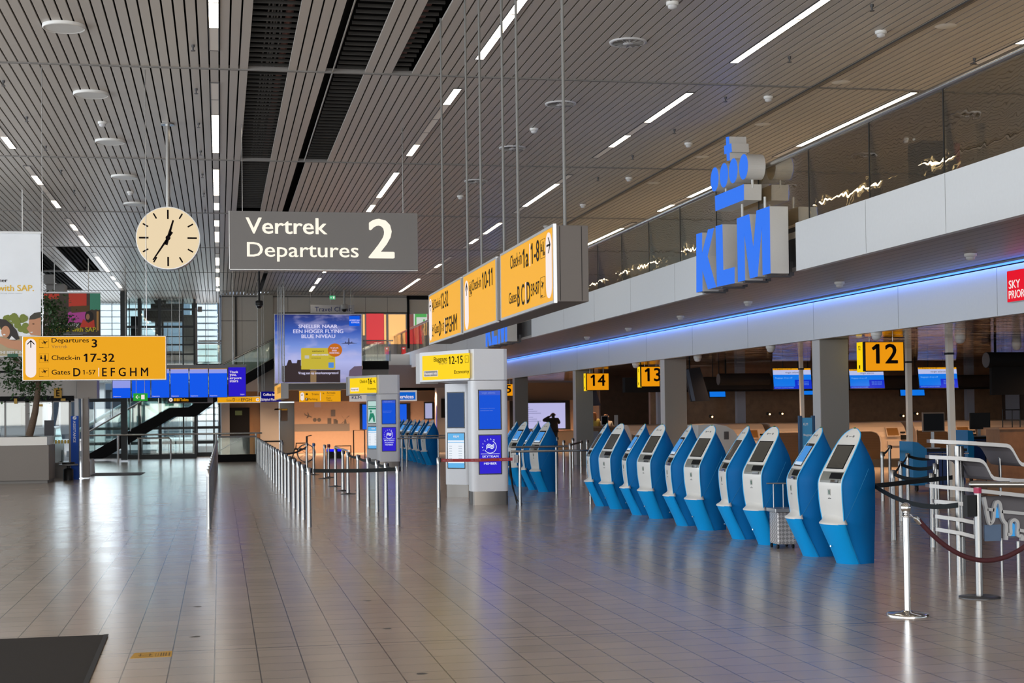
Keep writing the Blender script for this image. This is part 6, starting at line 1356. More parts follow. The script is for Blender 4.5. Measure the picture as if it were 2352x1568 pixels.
def wall_thing(nm, label, cat, px, m, d=.04, Y=YG-.001, grp=None):
    f = FY(Y); r = f.R(*px); t = thing(nm, label, cat, ((r[0]+r[1])/2, Y, (r[2]+r[3])/2), grp); b = MB(); b.slab(f, *r, 0, d); b.build('body', m, t); return t, f, r
wall_thing('wall_panel', 'pale lilac paper on the peach wall under the orange sign', 'notice', (722, 923, 737, 935), mat('paper_lilac', (.5, .42, .5), .6), .01)
wall_thing('wall_panel', 'small grey board on the peach wall', 'notice', (760, 941, 770, 956), mat('board_grey', (.16, .15, .15), .6), .02)
t, f, r = wall_thing('shop_band', 'grey printed band with plane and windmill silhouettes along the peach wall', 'wall print', (676, 974, 803, 989), mat('band_grey', (.22, .19, .17), .5), .01)
k = MB(); plane_icon(k, f, *f.P(708, 955), .35, .006, -.35)
for x, w, h in ((752, 9, 14), (766, 7, 12), (772, 4, 9)): px_box(k, f, (x, 974-h, x+w, 974), .003, .006)
a, z = f.P(793, 965); k.plate(f, [(a-.08, z-.2), (a-.03, z+.05), (a+.03, z+.05), (a+.08, z-.2)], .003, .006)
for q in (.8, 2.35, 3.9, 5.5): k.plate(f, [(a-.02*math.sin(q), z+.04+.02*math.cos(q)), (a+.25*math.cos(q), z+.04+.25*math.sin(q)), (a+.25*math.cos(q)+.03, z+.04+.25*math.sin(q)-.02)], .006, .009)
for x in (723, 733): aa, zz = f.P(x, 964); k.plate(f, ell(aa, zz, .09, .09, 14), .003, .006)
k.build('silhouettes', mat('decal_grey', (.14, .12, .11), .6), t)
t, f, r = wall_thing('wall_screen', 'blue lit screen in a black surround behind the far totem', 'screen', (826, 927, 943, 985), BLACK, .05); b = MB(); b.slab(f, *f.R(832, 929, 934, 984), .051, .055); b.build('picture', emis('wall_blue', (20, 95, 235), .9), t)
t, f, r = wall_thing('wall_screen', 'tall white lit screen right of the far kiosks', 'screen', (973.5, 923, 997, 962.5), BLACK, .06); b = MB(); b.slab(f, *f.R(976, 926, 992.5, 960.5), .061, .065); b.build('picture', emis('wall_pale', (172, 174, 212), .9), t)
t, f, r = wall_thing('wall_screen', 'wide white lit screen with the dark figure before it', 'screen', (1170, 920, 1309, 985), BLACK, .06, 67.0); b = MB(); b.slab(f, *f.R(1178, 926, 1298, 983), .061, .065); p = b.build('picture', emis('wall_lavender', (188, 186, 232), .92), t); k = MB(); [px_box(k, f, (1183+7*(i % 3), 935+4.5*i, 1215+9*(i % 4), 936+4.5*i), .066, .068) for i in range(9)]; k.build('lines', emis('wall_lines', (160, 160, 205), .8), p)
b = MB(); px_box(b, FY(67.3), (1060, 905, 1420, 1040), -.2, 0); struct('wall_right_far', b, PEACH); b = MB(); px_box(b, FY(67.2), (1060, 880, 1420, 917), -.2, 0); struct('wall_right_far_header', b, mat('shop_header_brown', (0.13, 0.085, 0.055), .6))
t = thing('cash_machine', 'grey cash machine kiosk with black screen right of the white screen', 'cash machine', on_y(1020, 1000, 66)); ORG[t.name] = Vector(t.location); f = FY(66.0); b = MB(); px_box(b, f, (1003, 890, 1035, 1040), -.6, 0); b.build('casing', GREY, t); b = MB(); px_box(b, f, (1013, 915, 1029, 959), .001, .02); b.build('screen', MBLACK, t); b = MB(); px_box(b, f, (1002, 930, 1003.5, 1030), -.1, .02); b.build('blue_edge', emis('edge_blue', (60, 70, 200), .8), t)
t = thing('counter', 'low white counter before the wide lavender screen', 'counter', on_y(1290, 1040, 64)); ORG[t.name] = Vector(t.location); f = FY(64); b = MB(); r = f.R(1275, 988, 1330, 1000); b.slab(f, r[0], r[1], 0, r[3]-.04, -.6, 0); b.build('front', mat('counter_cream', (.45, .38, .30), .5), t); b = MB(); b.slab(f, r[0]-.05, r[1]+.05, r[3]-.039, r[3], -.65, .05); b.build('top', BRN, t)
# dark gate frames and wheelchair
for i, (x0, x1, yt, Y) in enumerate([(812, 838, 988, 60), (770, 806, 1024, 58)]):
    f = FY(Y); r = f.R(x0, yt, x1, 1040); t = thing('gate_frame', 'dark tubular gate frame left of the far totem' if i == 0 else 'low brown rail before the peach wall', 'gate', ((r[0]+r[1])/2, Y, 0)); b = MB(); b.tube([(r[0], Y, 0), (r[0], Y, r[3]), (r[1], Y, r[3]), (r[1], Y, 0)], .025, 8); b.build('tube', mat('brown_tube', (.10, .06, .035), .4, .5), t)
WY = 55.5; q = on_y(704, 1015, WY); t = thing('wheelchair', 'empty wheelchair with big wheel behind the queue lane', 'wheelchair', (q.x, WY, 0)); zc = .33
for i, dy in enumerate((0, .5)):
    b = MB(); b.tube([(q.x+.32*math.cos(a), WY+dy, zc+.32*math.sin(a)) for a in [k*2*math.pi/28 for k in range(29)]], .016, 6, False); w = b.build('wheel', STEEL if i == 0 else BLACK, t)
    b = MB(); [b.cyl((q.x, WY+dy, zc), (q.x+.31*math.cos(a), WY+dy, zc+.31*math.sin(a)), .004, n=4) for a in [k*math.pi/5 for k in range(10)]]; b.build('spokes', STEEL, w)
b = MB(); b.box(q.x-.42, q.x+.02, WY+.04, WY+.46, .46, .51); b.build('seat', mat('seat_black', (.02, .02, .022), .7), t); b = MB(); b.box(q.x+.0, q.x+.05, WY+.04, WY+.46, .52, .95); b.build('backrest', mat('seat_black', (.02, .02, .022), .7), t)
b = MB()
for dy in (.05, .45): b.tube([(q.x+.2, WY+dy, .98), (q.x+.04, WY+dy, .95), (q.x+.02, WY+dy, .48), (q.x-.42, WY+dy, .48), (q.x-.52, WY+dy, .12)], .014, 6); b.tube([(q.x, WY+dy, .7), (q.x-.36, WY+dy, .7), (q.x-.38, WY+dy, .48)], .014, 6)
b.build('frame', BLACK, t)
for dy in (.06, .44): b = MB(); b.cyl((q.x-.46, WY+dy-.015, .09), (q.x-.46, WY+dy+.015, .09), .09, n=14); b.build('caster', BLACK, t)
b = MB(); b.box(q.x-.68, q.x-.48, WY+.06, WY+.44, .08, .10); b.build('footrest', BLACK, t)
t = thing('floor_light', 'blue lit strip near the floor before the peach wall', 'floor light', on_y(762, 1034, 60)); ORG[t.name] = Vector(t.location); f = FY(60); b = MB(); r = f.R(750, 1031, 786, 1036); b.slab(f, r[0], r[1], 0, r[3], -.1, -.002); b.build('base', BLACK, t); b = MB(); b.slab(f, r[0]+.01, r[1]-.01, r[2], r[3], -.001, .003); b.build('strip', emis('blue_floor_strip', (20, 20, 255), 1.2), t)
# ================================================================== glazed end wall, stairs and lift at the left
YF = 66.2; fF = FY(YF)
DM = mat('dark_mullion', (0.022, 0.026, 0.028), .4, .3); PM = mat('pale_mullion', (0.5, 0.52, 0.54), .4, .3)
FG = glass('facade_glass', (0.86, 0.93, 0.95), .03)
b = MB()
for x0, x1 in ((318, 328), (363, 372), (395, 398), (420, 423), (440, 455), (500, 507)): px_box(b, fF, (x0, 676, x1, 1050), -.08, .08)
for y0, y1 in ((676, 683), (915, 920), (982, 984), (1016, 1018), (1043, 1052)): px_box(b, fF, (196, y0, 507, y1), -.06, .06)
w = struct('window_2', b, DM)
b = MB(); [px_box(b, fF, (x, 684, x+4, 1048), -.05, .05) for x in (215, 256, 384, 410, 471)]; b.build('pale_mullions', PM, w)
b = MB(); px_box(b, fF, (196, 684, 504, 1048), -.01, .01); b.build('glass_pane', FG, w)
b = MB(); px_box(b, fF, (194, 640, 508, 676), -.1, -.02); struct('trim_11', b, SLAT)
# outside: a pale louvred building, a blue-grey block, kerb and pale diagonal braces
LOU = mat('white_louvre', (0.85, 0.87, 0.88), .5)
t = thing('louvred_building', 'white louvred building outside the glazed end wall', 'building', (-8, 76, 0))
b = MB()
for i in range(30):
    z = 3.6+i*.30; b.hexa([(-11.5, 75.0, z), (-2.9, 75.0, z), (-2.9, 75.3, z+.1), (-11.5, 75.3, z+.1), (-11.5, 75.0, z+.27), (-2.9, 75.0, z+.27), (-2.9, 75.3, z+.29), (-11.5, 75.3, z+.29)])
b.build('louvres', LOU, t); b = MB(); b.box(-11.5, -2.9, 75.4, 76.5, 3.4, 12.6); b.build('wall', mat('louvre_backing', (0.8, 0.84, 0.88), .6), t)
b = MB(); [b.box(x, x+.5, 75.5, 76.2, 0, 3.4) for x in (-11, -8.5, -6, -3.5)]; b.build('column', PALE, t)
t = thing('louvred_building', 'narrow white louvred block outside, right of the lift tower', 'building', (0, 74, 0)); b = MB()
for i in range(26):
    z = .3+i*.31; b.box(-1.35, -.1, 73.0, 73.2, z, z+.23)
b.build('louvres', LOU, t); b = MB(); b.box(-1.3, -.15, 73.3, 74.2, 0, 8.6); b.build('wall', mat('louvre_backing', (0.8, 0.84, 0.88), .6), t)
t = thing('office_block', 'blue-grey office block outside behind the stairs', 'building', (-4, 84, 0)); b = MB(); b.box(-16, 1.2, 84, 88, 0, 3.2); b.build('lower_wall', mat('block_blue_grey', (0.075, 0.095, 0.12), .6), t); b = MB(); b.box(-16, 1.2, 83.5, 88, 3.2, 12); b.build('upper_wall', mat('block_pale', (0.20, 0.25, 0.32), .6), t)
b = MB(); [b.box(-13+.9*i, -12.9+.9*i, 83.95, 84.01, .2, 3.1) for i in range(15)]; b.build('mullions', PM, t)
t = thing('terminal_annex', 'plain grey building outside beyond the glass doors', 'building', (-10, 63, 0)); b = MB(); b.box(-20, -6.9, 62, 64, 0, 5.5); b.build('wall', mat('annex_grey', (.24, .26, .28), .6), t); b = MB(); [b.box(-19+1.5*i, -18.2+1.5*i, 61.95, 61.999, .4, 2.6) for i in range(8)]; b.build('glazing', mat('annex_glass', (.10, .13, .16), .15), t)
t = thing('kerb_wall', 'low pale kerb wall outside the glazing', 'kerb', (-4, 78, 0)); b = MB(); b.box(-14, 1, 78, 78.4, 0, .55); b.build('wall', PALE, t); b = MB(); b.box(-14, 1, 77.95, 78.45, .56, .66); b.build('coping', LOU, t)
t = thing('brace', 'pale green diagonal brace outside behind the stairs', 'brace', (-4, 70, 0)); f = FY(69.5)
for nm, pts in (('strut', ((222, 965), (283, 930))), ('strut', ((330, 925), (366, 952)))):
    p0, p1 = on_y(*pts[0], 69.5), on_y(*pts[1], 69.5); d = (p1-p0).normalized(); e0, e1 = p0-d*1.2, p1+d*.6; b = MB(); b.cyl(e0, e1, .09, n=8); b.build(nm, mat('brace_pale_green', (.5, .62, .56), .5), t)
b = MB(); p0 = on_y(222, 965, 69.5); b.box(p0.x-1.3, p0.x+2.6, 69.45, 69.6, 0, .25); b.build('sill', PALE, t)
for i, (x, y, c) in enumerate(((-6.2, 52.5, (.70, .72, .75)), (-9.5, 54, (.45, .47, .5)))):
    t = thing('parked_car', 'pale car parked outside the glass doors' if i == 0 else 'grey car parked farther left outside the doors', 'car', (x, y, 0)); b = MB()
    prof = [(-2.1, .25), (-2.1, .75), (-1.3, .92), (-.7, 1.42), (.7, 1.45), (1.5, .95), (2.1, .85), (2.1, .25)]; b.loft([[(x-.85, y+p, z) for p, z in prof], [(x+.85, y+p, z) for p, z in prof]], True, False); b.build('body', mat('car_paint_%d' % i, c, .3), t, .06)
    b = MB(); b.loft([[(x-.86, y+p, z) for p, z in [(-1.15, .95), (-.65, 1.36), (.65, 1.38), (1.3, .97)]], [(x+.86, y+p, z) for p, z in [(-1.15, .95), (-.65, 1.36), (.65, 1.38), (1.3, .97)]]], True, False); b.build('windows', mat('car_glass', (.02, .025, .03), .1), t)
    for sx in (-.86, .70):
        for sy in (-1.35, 1.35): b = MB(); b.cyl((x+sx, y+sy, .32), (x+sx+.16, y+sy, .32), .32, n=18); b.build('wheel', BLACK, t)
# steel post, lift tower
b = MB(); px_box(b, FY(60.0), (276, 606, 293, 1056), -.2, .1); struct('column_6', b, DM)
YL = 63.6; fL = FY(YL)
t = thing('lift_tower', 'dark framed glass lift tower behind the yellow sign', 'lift', on_y(370, 1050, YL)); ORG[t.name] = Vector((t.location.x, t.location.y, 0)); t.location.z = 0
b = MB()
for x0, x1 in ((296, 300), (316, 326), (363, 372), (418, 424), (444, 452)): px_box(b, fL, (x0, 668, x1, 1050), -.12, .06)
for y0, y1 in ((667, 676), (678, 681), (684, 686), (708, 712), (748, 753), (772, 774), (790, 793), (812, 815), (846, 852), (982, 985), (1044, 1052)): px_box(b, fL, (292, y0, 452, y1), -.1, .05)
b.build('frame', DM, t)
b = MB(); px_box(b, fL, (293, 672, 450, 1046), -.01, .005); b.build('glass', glass('lift_glass', (.80, .88, .88), .03), t)
b = MB(); px_box(b, FY(64.6), (346, 697, 418, 738), -.8, 0); px_box(b, FY(64.6), (300, 726, 318, 790), -.3, 0); px_box(b, FY(64.6), (382, 806, 418, 846), -.8, 0); px_box(b, FY(64.6), (356, 730, 376, 806), -.3, 0); px_box(b, FY(64.6), (330, 712, 350, 736), -.3, 0); a, z = FY(64.6).P(368, 688); b.cyl((a, 64.4, z), (a, 64.8, z), .26, n=20); b.build('machinery', MBLACK, t)
b = MB(); px_box(b, FY(64.8), (421, 723, 447, 846), -.1, 0); b.build('side_panel', mat('lift_grey_panel', (.13, .12, .11), .5), t)
b = MB(); px_box(b, fL, (448, 707, 454, 838), -.1, .1); px_box(b, fL, (454, 704, 464, 716), -.15, .1); b.build('corner_post', mat('lift_post_grey', (.24, .22, .21), .5), t)
# staircase
YST = 61.0; fs_ = FY(YST)
t = thing('staircase', 'black staircase with glass sides rising to the right', 'staircase', on_y(210, 1050, YST)); t.location.z = 0; ORG[t.name] = Vector(t.location)
P = lambda *pts: [fs_.P(*p) for p in pts]
low = P((204, 1042), (389, 936), (433, 935), (446, 926), (520, 884), (628, 822), (628, 846), (520, 908), (490, 925), (453, 953), (444, 957), (398, 957), (236, 1053), (204, 1053))
low = [(a, max(0, z)) for a, z in low]
b = MB(); b.plate(fs_, low, -.08, 0); b.build('front_stringer', MBLACK, t); b = MB(); b.plate(fs_, low, -1.7, -1.62); b.build('rear_stringer', MBLACK, t)
b = MB(); p0, p1 = fs_.P(206, 1046), fs_.P(389, 940); n = 16
for i in range(n): a = p0[0]+(p1[0]-p0[0])*i/n; z = max(.02, p0[1]+(p1[1]-p0[1])*(i+.6)/n); b.slab(fs_, a, a+.36, z-.04, z, -1.6, -.09)
p0, p1 = fs_.P(446, 930), fs_.P(628, 826)
for i in range(n): a = p0[0]+(p1[0]-p0[0])*i/n; z = p0[1]+(p1[1]-p0[1])*(i+.6)/n; b.slab(fs_, a, a+.36, z-.04, z, -1.6, -.09)
q0, q1 = fs_.P(389, 938), fs_.P(446, 938); b.slab(fs_, q0[0], q1[0], q0[1]-.06, q0[1], -1.6, -.09); b.build('treads', mat('tread_dark', (.03, .03, .03), .6), t)
SG = glass('stair_glass', (.78, .88, .85), .04)
b = MB(); b.plate(fs_, P((206, 1040), (389, 934), (433, 933), (446, 924), (628, 820), (628, 782), (446, 872), (433, 876), (389, 885), (206, 993)), .002, .014); b.build('glass_side', SG, t)
b = MB(); b.tube([fs_.pt(*fs_.P(*p), .01) for p in ((203, 992), (389, 884), (446, 870), (560, 812), (630, 778))], .032, 8); b.build('handrail', STEEL, t)
b = MB(); [b.tube([fs_.pt(*fs_.P(x, y1), -.01), fs_.pt(*fs_.P(x, y0), -.01)], .02, 6) for x, y0, y1 in ((300, 937, 990), (560, 815, 858))]; b.build('baluster', STEEL, t)
b = MB(); b.slab(fs_, *fs_.R(489, 925, 494, 1050), -.12, -.02); b.build('support_post', DM, t)
# gallery rail beside the lift
f = FY(62.0); t = thing('balustrade', 'glass balustrade at upper level between lift tower and grey wall', 'balustrade', on_y(480, 800, 62.0)); ORG[t.name] = Vector(t.location)
b = MB(); r = f.R(455, 783, 512, 787); b.cyl((r[0], 62, r[3]), (r[1], 62, r[3]), .035, n=8); r2 = f.R(455, 789, 512, 791); b.cyl((r2[0], 62, r2[3]), (r2[1], 62, r2[3]), .02, n=8); b.build('handrail', STEEL, t)
b = MB(); px_box(b, f, (455, 792, 512, 846), -.02, 0); b.build('glass_panel', SG, t); b = MB(); px_box(b, f, (450, 835, 545, 848), -.6, .02); b.build('edge_beam', MBLACK, t)
# level handrails in front of the stairs
t = thing('barrier_rail', 'long level steel handrail in front of the glazed end wall', 'handrail', (-2.5, 58.8, 0)); pz = on_y(400, 997, 58.8).z
b = MB(); xa, xb = on_y(204, 999, 58.8).x, on_y(602, 994, 58.8).x; b.cyl((xa, 58.8, pz), (xb, 58.8, pz), .035, n=10); b.build('top_tube', STEEL, t)
for px in (271, 496, 588): x = on_y(px, 1000, 58.8).x; b = MB(); b.cyl((x, 58.8, 0), (x, 58.8, pz-.02), .04, n=10); b.build('post', STEEL, t)
t = thing('barrier_rail', 'short lower steel rail under the stairs', 'handrail', (-2.5, 60.2, 0)); xa, xb = on_y(315, 1007, 60.2).x, on_y(392, 1006, 60.2).x; z = on_y(350, 1006, 60.2).z
b = MB(); b.tube([(xa, 60.2, z), (xb-.08, 60.2, z), (xb, 60.2, z-.06), (xb, 60.2, 0)], .035, 8); b.build('tube', STEEL, t); b = MB(); b.cyl((xa+.05, 60.2, 0), (xa+.05, 60.2, z-.03), .03, n=8); b.build('post', STEEL, t)
t = thing('stair_opening', 'green glass guard round the stair going down', 'balustrade', on_y(545, 1046, 57.5)); t.location.z = 0; ORG[t.name] = Vector(t.location); f = FY(57.5)
b = MB(); px_box(b, f, (500, 1003, 586, 1046), -.015, 0); b.build('glass_panel', SG, t); b = MB(); r = f.R(500, 1001, 588, 1004); b.slab(f, r[0], r[1], r[2], r[3], -.05, .03); b.build('rail', DSTEEL, t)
b = MB(); r = f.R(500, 1044, 588, 1052); b.slab(f, r[0], r[1], 0, r[3], -.06, .03); b.build('kerb', MBLACK, t); b = MB(); b.tube([f.pt(*f.P(502, 1036), -.2), f.pt(*f.P(560, 1003), -.2)], .025, 8); b.build('inner_handrail', DSTEEL, t)

# ================================================================== entrance wall with glass doors
YE = 45.0; fE = FY(YE); BAND = speckle(mat('taupe_band', (0.46, 0.42, 0.385), .5), 30, .04)
b = MB(); px_box(b, fE, (-420, 800, 176, 915.5), -.4, 0); struct('wall_left', b, BAND)
b = MB(); px_box(b, FY(44.4), (176, 800, 222.5, 914.5), -1.0, 0); struct('wall_left_return', b, mat('taupe_dark', (0.36, 0.32, 0.29), .5))
b = MB(); px_box(b, fE, (-420, 854, 176, 855), .001, .006); px_box(b, fE, (-420, 914, 170, 920), -.1, .03); struct('trim_12', b, MBLACK)
b = MB()
for x0, x1 in ((10, 14), (58, 68), (120, 123), (158, 164), (-60, -54), (-130, -124)): px_box(b, fE, (x0, 918, x1, 1100), -.1, .02)
px_box(b, fE, (-420, 918, 170, 923), -.1, .02); px_box(b, fE, (122, 1065, 164, 1100), -.1, .0); px_box(b, fE, (122, 1062, 164, 1066), -.1, .03)
d = struct('door_2', b, mat('door_frame_grey', (.16, .145, .135), .4, .3)); b = MB(); px_box(b, fE, (-420, 923, 164, 1098), -.05, -.03); b.build('glass', glass('door_glass', (.88, .93, .95), .04), d)
b = MB(); [px_box(b, fE, (119+7.2*i, 1010, 123.5+7.2*i, 1018), .02, .03) for i in range(6)]; b.build('safety_dots', mat('dot_yellow', (.6, .4, .05), .5), d)
b = MB(); px_box(b, fE, (33, 915, 40, 927), .03, .06); px_box(b, fE, (140, 915, 151, 920), .03, .06); px_box(b, fE, (84, 928, 98, 933), -.02, -.01); b.build('yellow_tags', mat('tag_orange', (.5, .28, .02), .5), d)
b = MB(); px_box(b, FY(44.2), (171, 915, 181, 1098), -.3, 0); px_box(b, FY(44.2), (186, 915, 190.5, 1096), -.25, 0); struct('column_7', b, PALE)
b = MB(); px_box(b, FY(44.3), (190.5, 912, 203, 1064), -.4, 0); px_box(b, FY(44.3), (190, 1060, 204, 1096.5), -.45, .03); struct('column_8', b, mat('column_taupe', (.34, .30, .27), .5))
b = MB(); px_box(b, FY(52.0), (106, 651, 148, 700), -1, 0); px_box(b, FY(51.0), (100, 630, 123, 651), -.6, 0); struct('column_9', b, GREY)
t = thing('letter_plate', 'square orange plate with black letter E above the doors', 'sign', on_y(133, 902, YE-.03)); ORG[t.name] = Vector(t.location); b = MB(); px_box(b, fE, (124, 891, 142, 913.5), .001, .04); b.build('plate', mat('plate_orange', (.48, .25, .012), .5), t); k = MB(); put_text(k, fE, 'E', *fE.R(129.5, 895, 137.5, 910), .043, True); k.build('letter', INK, t)
t = thing('door_notice', 'dark grey notice on the glass door', 'notice', on_y(113, 980, YE-.02)); ORG[t.name] = Vector(t.location); b = MB(); px_box(b, fE, (102, 965, 124.5, 1000), .021, .04); b.build('sheet', mat('notice_dark', (.07, .065, .07), .6), t)
# assistance sign, pedestal, bollard, mat
f = FY(43.9); r = f.R(162.5, 955, 181, 1099.5); t = thing('pillar_sign', 'tall blue sign with white vertical word ASSISTANCE', 'sign', ((r[0]+r[1])/2, 43.9, 0)); b = MB(); b.slab(f, r[0], r[1], 0, r[3], -.12, 0); b.build('panel', mat('assistance_blue', (0.008, 0.075, 0.45), .5, spec=.2), t)
k = MB(); put_text(k, f, 'ASSISTANCE', *f.R(168, 966, 174, 1016), .003, None, True); a, z = f.P(171.3, 959.5); k.plate(f, ell(a, z, .05, .05, 20), .001, .003); k.build('lettering', WHITEP, t); k = MB(); k.plate(f, [(a-.02, z-.03), (a+.03, z+.02), (a+.02, z+.03), (a-.03, z-.02)], .003, .005); k.build('icon', BLUEP, t)
q = on_z(161, 1101); t = thing('pedestal', 'black pedestal with round grey top beside the blue assistance sign', 'pedestal', (q.x, q.y-.5, 0)); x, y = q.x, q.y-.5; zt = on_y(160, 1066, y).z
b = MB(); b.lathe([(.26, zt-.03), (.27, zt), (.25, zt+.01)], (x, y, 0), 28); b.build('top', mat('pedestal_grey', (.2, .2, .21), .3), t); b = MB(); b.lathe([(.14, 0), (.14, .30), (.08, .34)], (x, y, 0), 20); b.build('base', BLACK, t); b = MB(); b.cyl((x, y, .34), (x, y, zt-.031), .045, n=12); b.build('stem', BLACK, t); b = MB(); b.lathe([(.17, zt+.011), (.18, zt+.06), (.16, zt+.06)], (x, y, 0), 24); b.build('rim', BLACK, t)
q = on_z(211, 1089); t = thing('bollard', 'short pale tapered bollard at the end of the dark mat', 'bollard', (q.x, q.y, 0)); b = MB(); b.lathe([(.10, 0), (.075, .44)], (q.x, q.y, 0), 20); b.build('body', PALE, t); b = MB(); b.lathe([(.075, .44), (.06, .47), (.001, .475)], (q.x, q.y, 0), 20); b.build('cap', ALU, t)
q = [on_z(208, 1093), on_z(323, 1091), on_z(334, 1085), on_z(217, 1086.5)]; b = MB(); b.prism([(p.x, p.y) for p in q], 0, .012); tag(b.build('floor_mat', mat('mat_grey', (.07, .065, .06), .9)), 'long thin grey mat on the floor by the pale bollard', 'floor mat')

# ================================================================== planter and tree
YP = 41.9; xr = on_z(119.5, 1106).x
t = thing('planter', 'large taupe planter with pale rim in the left corner', 'planter', (xr-2, YP, 0)); zr = on_y(60, 1003.5, YP).z; z2 = on_y(60, 1022.5, YP).z
b = MB(); b.box(xr-5, xr, YP, YP+1.6, .08, z2-.001); b.build('body', speckle(mat('planter_taupe', (0.24, 0.205, 0.175), .6), 30, .06), t); b = MB(); b.box(xr-5, xr-.04, YP-.02, YP+1.56, z2, zr); b.build('rim', mat('planter_rim', (.50, .47, .43), .35, .3), t); b = MB(); b.lathe([(.001, .015), (.3, .0), (.3, -.005)], (tx.x if False else on_y(66, 1002, YP+.6).x, YP+.6, zr+.012), 20); b.build('soil', mat('soil_brown', (.04, .03, .02), .9), t); b = MB(); b.box(xr-5, xr-.04, YP+.06, YP+1.5, 0, .079); b.build('base', mat('planter_base', (.22, .2, .18), .6), t)
tx = on_y(66, 1002, YP+.6); t = thing('tree', 'leafy indoor tree with leaning trunk in the planter', 'tree', (tx.x, YP+.6, zr)); yy = YP+.6
tp = [on_y(*p, yy) for p in ((67, 1003), (74, 975), (81, 945), (84, 920), (87, 895), (89, 870))]; tp[0].z = zr+.02
b = MB(); b.tube(tp, [.10, .095, .085, .08, .075, .06], 10); b.build('trunk', speckle(mat('bark', (.13, .085, .055), .85), 25, .35, bump=.5), t)
r_ = random.Random(11); b = MB(); top = tp[-1]; cen = on_y(92, 800, yy)
tips = []
for i in range(26):
    a = r_.uniform(0, 6.28); u = r_.uniform(-1, 1); rr = 1.12*r_.uniform(.45, 1)**.5; p = cen+Vector((rr*math.cos(a)*math.sqrt(1-u*u)*.95, rr*math.sin(a)*math.sqrt(1-u*u)*.7, rr*u*1.15)); tips.append(p)
for x, y in ((25, 850), (40, 880), (60, 893), (105, 880), (150, 872), (125, 700), (140, 720), (118, 750), (150, 740), (105, 715), (115, 770), (30, 830), (20, 862), (48, 862), (72, 902)): tips.append(on_y(x, y, yy+r_.uniform(-.3, .3)))
lim = on_y(106, 868, yy); tips = [p for p in tips if not (p.x > lim.x and p.z < lim.z)]
for p in tips: m = top.lerp(p, .5)+Vector((r_.uniform(-.1, .1), r_.uniform(-.1, .1), .1)); b.tube([top+Vector((0, 0, -.1)), m, p], [.03, .018, .006], 5)
b.build('branches', MATS['bark'], t)
LV = mat('leaf_green', (.035, .085, .022), .5); lf = MB()
for p in tips:
    for j in range(95):
        c = p+Vector((r_.gauss(0, .17), r_.gauss(0, .16), r_.gauss(0, .15))); d = Vector((r_.uniform(-1, 1), r_.uniform(-1, 1), r_.uniform(-1, .2))).normalized(); s = d.cross(Vector((r_.uniform(-1, 1), r_.uniform(-1, 1), 1))).normalized(); L = r_.uniform(.07, .13); w = L*.28
        lf.add([c, c+d*L*.5+s*w, c+d*L, c+d*L*.5-s*w], [(0, 1, 2, 3)])
lf.build('foliage', LV, t)

# ================================================================== hanging banners
def bpx(fr, nm, pts, m, t, c): k = MB(); k.plate(fr, [fr.P(*p) for p in pts], c-.002, c); return k.build(nm, m, t)
def zl(x, y): return (x/5.227, 600+y/5.227)
def ellp(x, y, rx, ry, n=20): return [zl(x+rx*math.cos(i*2*math.pi/n), y+ry*math.sin(i*2*math.pi/n)) for i in range(n)]
YN = 33.2; f = FY(YN); r = f.R(-190, 534, 94.5, 818); t = thing('banner', 'tall white hanging banner with children and yellow words with SAP', 'banner', ((r[0]+r[1])/2, YN, r[3]))
b = MB(); b.slab(f, r[0], r[1], r[2], r[3], -.03, 0); b.build('sheet', speckle(mat('banner_sky', (.86, .89, .93), .6), 1.5, .08), t); b = MB(); b.slab(f, r[0]-.02, r[1]+.02, r[3], r[3]+.045, -.05, .02); b.build('top_bar', ALU, t)
for x in (f.P(51.5, 530)[0], r[0]+.6): b = MB(); b.cyl((x, YN+.02, r[3]+.04), (x, YN+.02, ZC), .014, n=6); b.build('hanger', WHITE, t)
rn = random.Random(4)
bpx(f, 'print_field', [zl(-990, 900), zl(150, 900), zl(490, 890), zl(490, 1135), zl(-990, 1135)], mat('print_straw', (.42, .34, .20), .6), t, .004)
k = MB()
for i in range(26): x = rn.uniform(20, 335); k.plate(f, [f.P(*p) for p in ellp(x, rn.uniform(640, 820)-.25*abs(180-x)*0+abs(180-x)*.25, 42, 40, 9)], .004, .0055+.0003*i)
k.build('print_tree', mat('print_olive', (.18, .22, .03), .6), t)
bpx(f, 'print_child_hair', [zl(-40, 720), zl(0, 690), zl(70, 700), zl(130, 745), zl(200, 830), zl(235, 930), zl(150, 960), zl(60, 900), zl(10, 800)], mat('print_dark_hair', (.025, .018, .015), .6), t, .014)
bpx(f, 'print_child_face', ellp(68, 845, 52, 70), mat('print_skin', (.55, .26, .14), .6), t, .015); bpx(f, 'print_child_smile', ellp(52, 880, 16, 9), WHITEP, t, .0165)
bpx(f, 'print_boy_face', [zl(350, 700), zl(490, 665), zl(490, 890), zl(370, 885), zl(352, 860), zl(345, 840), zl(320, 805), zl(345, 770)], MATS['print_skin'], t, .013); bpx(f, 'print_boy_hair', [zl(350, 700), zl(360, 660), zl(410, 620), zl(490, 606), zl(490, 672), zl(420, 695)], mat('print_crop_hair', (.05, .045, .03), .6), t, .0145); bpx(f, 'print_boy_smile', [zl(358, 850), zl(395, 845), zl(385, 862)], WHITEP, t, .015); bpx(f, 'print_boy_eye', ellp(402, 752, 16, 5), INK, t, .015)
bpx(f, 'print_arm', [zl(-300, 890), zl(0, 910), zl(140, 945), zl(490, 960), zl(490, 1075), zl(260, 1068), zl(100, 1040), zl(0, 985), zl(-300, 950)], MATS['print_skin'], t, .0155)
bpx(f, 'print_shirt', [zl(110, 940), zl(140, 895), zl(190, 940)], WHITEP, t, .0145); bpx(f, 'print_grass', [zl(90, 1105), zl(220, 1105), zl(220, 1148), zl(90, 1148)], mat('print_green', (.02, .10, .05), .6), t, .0145)
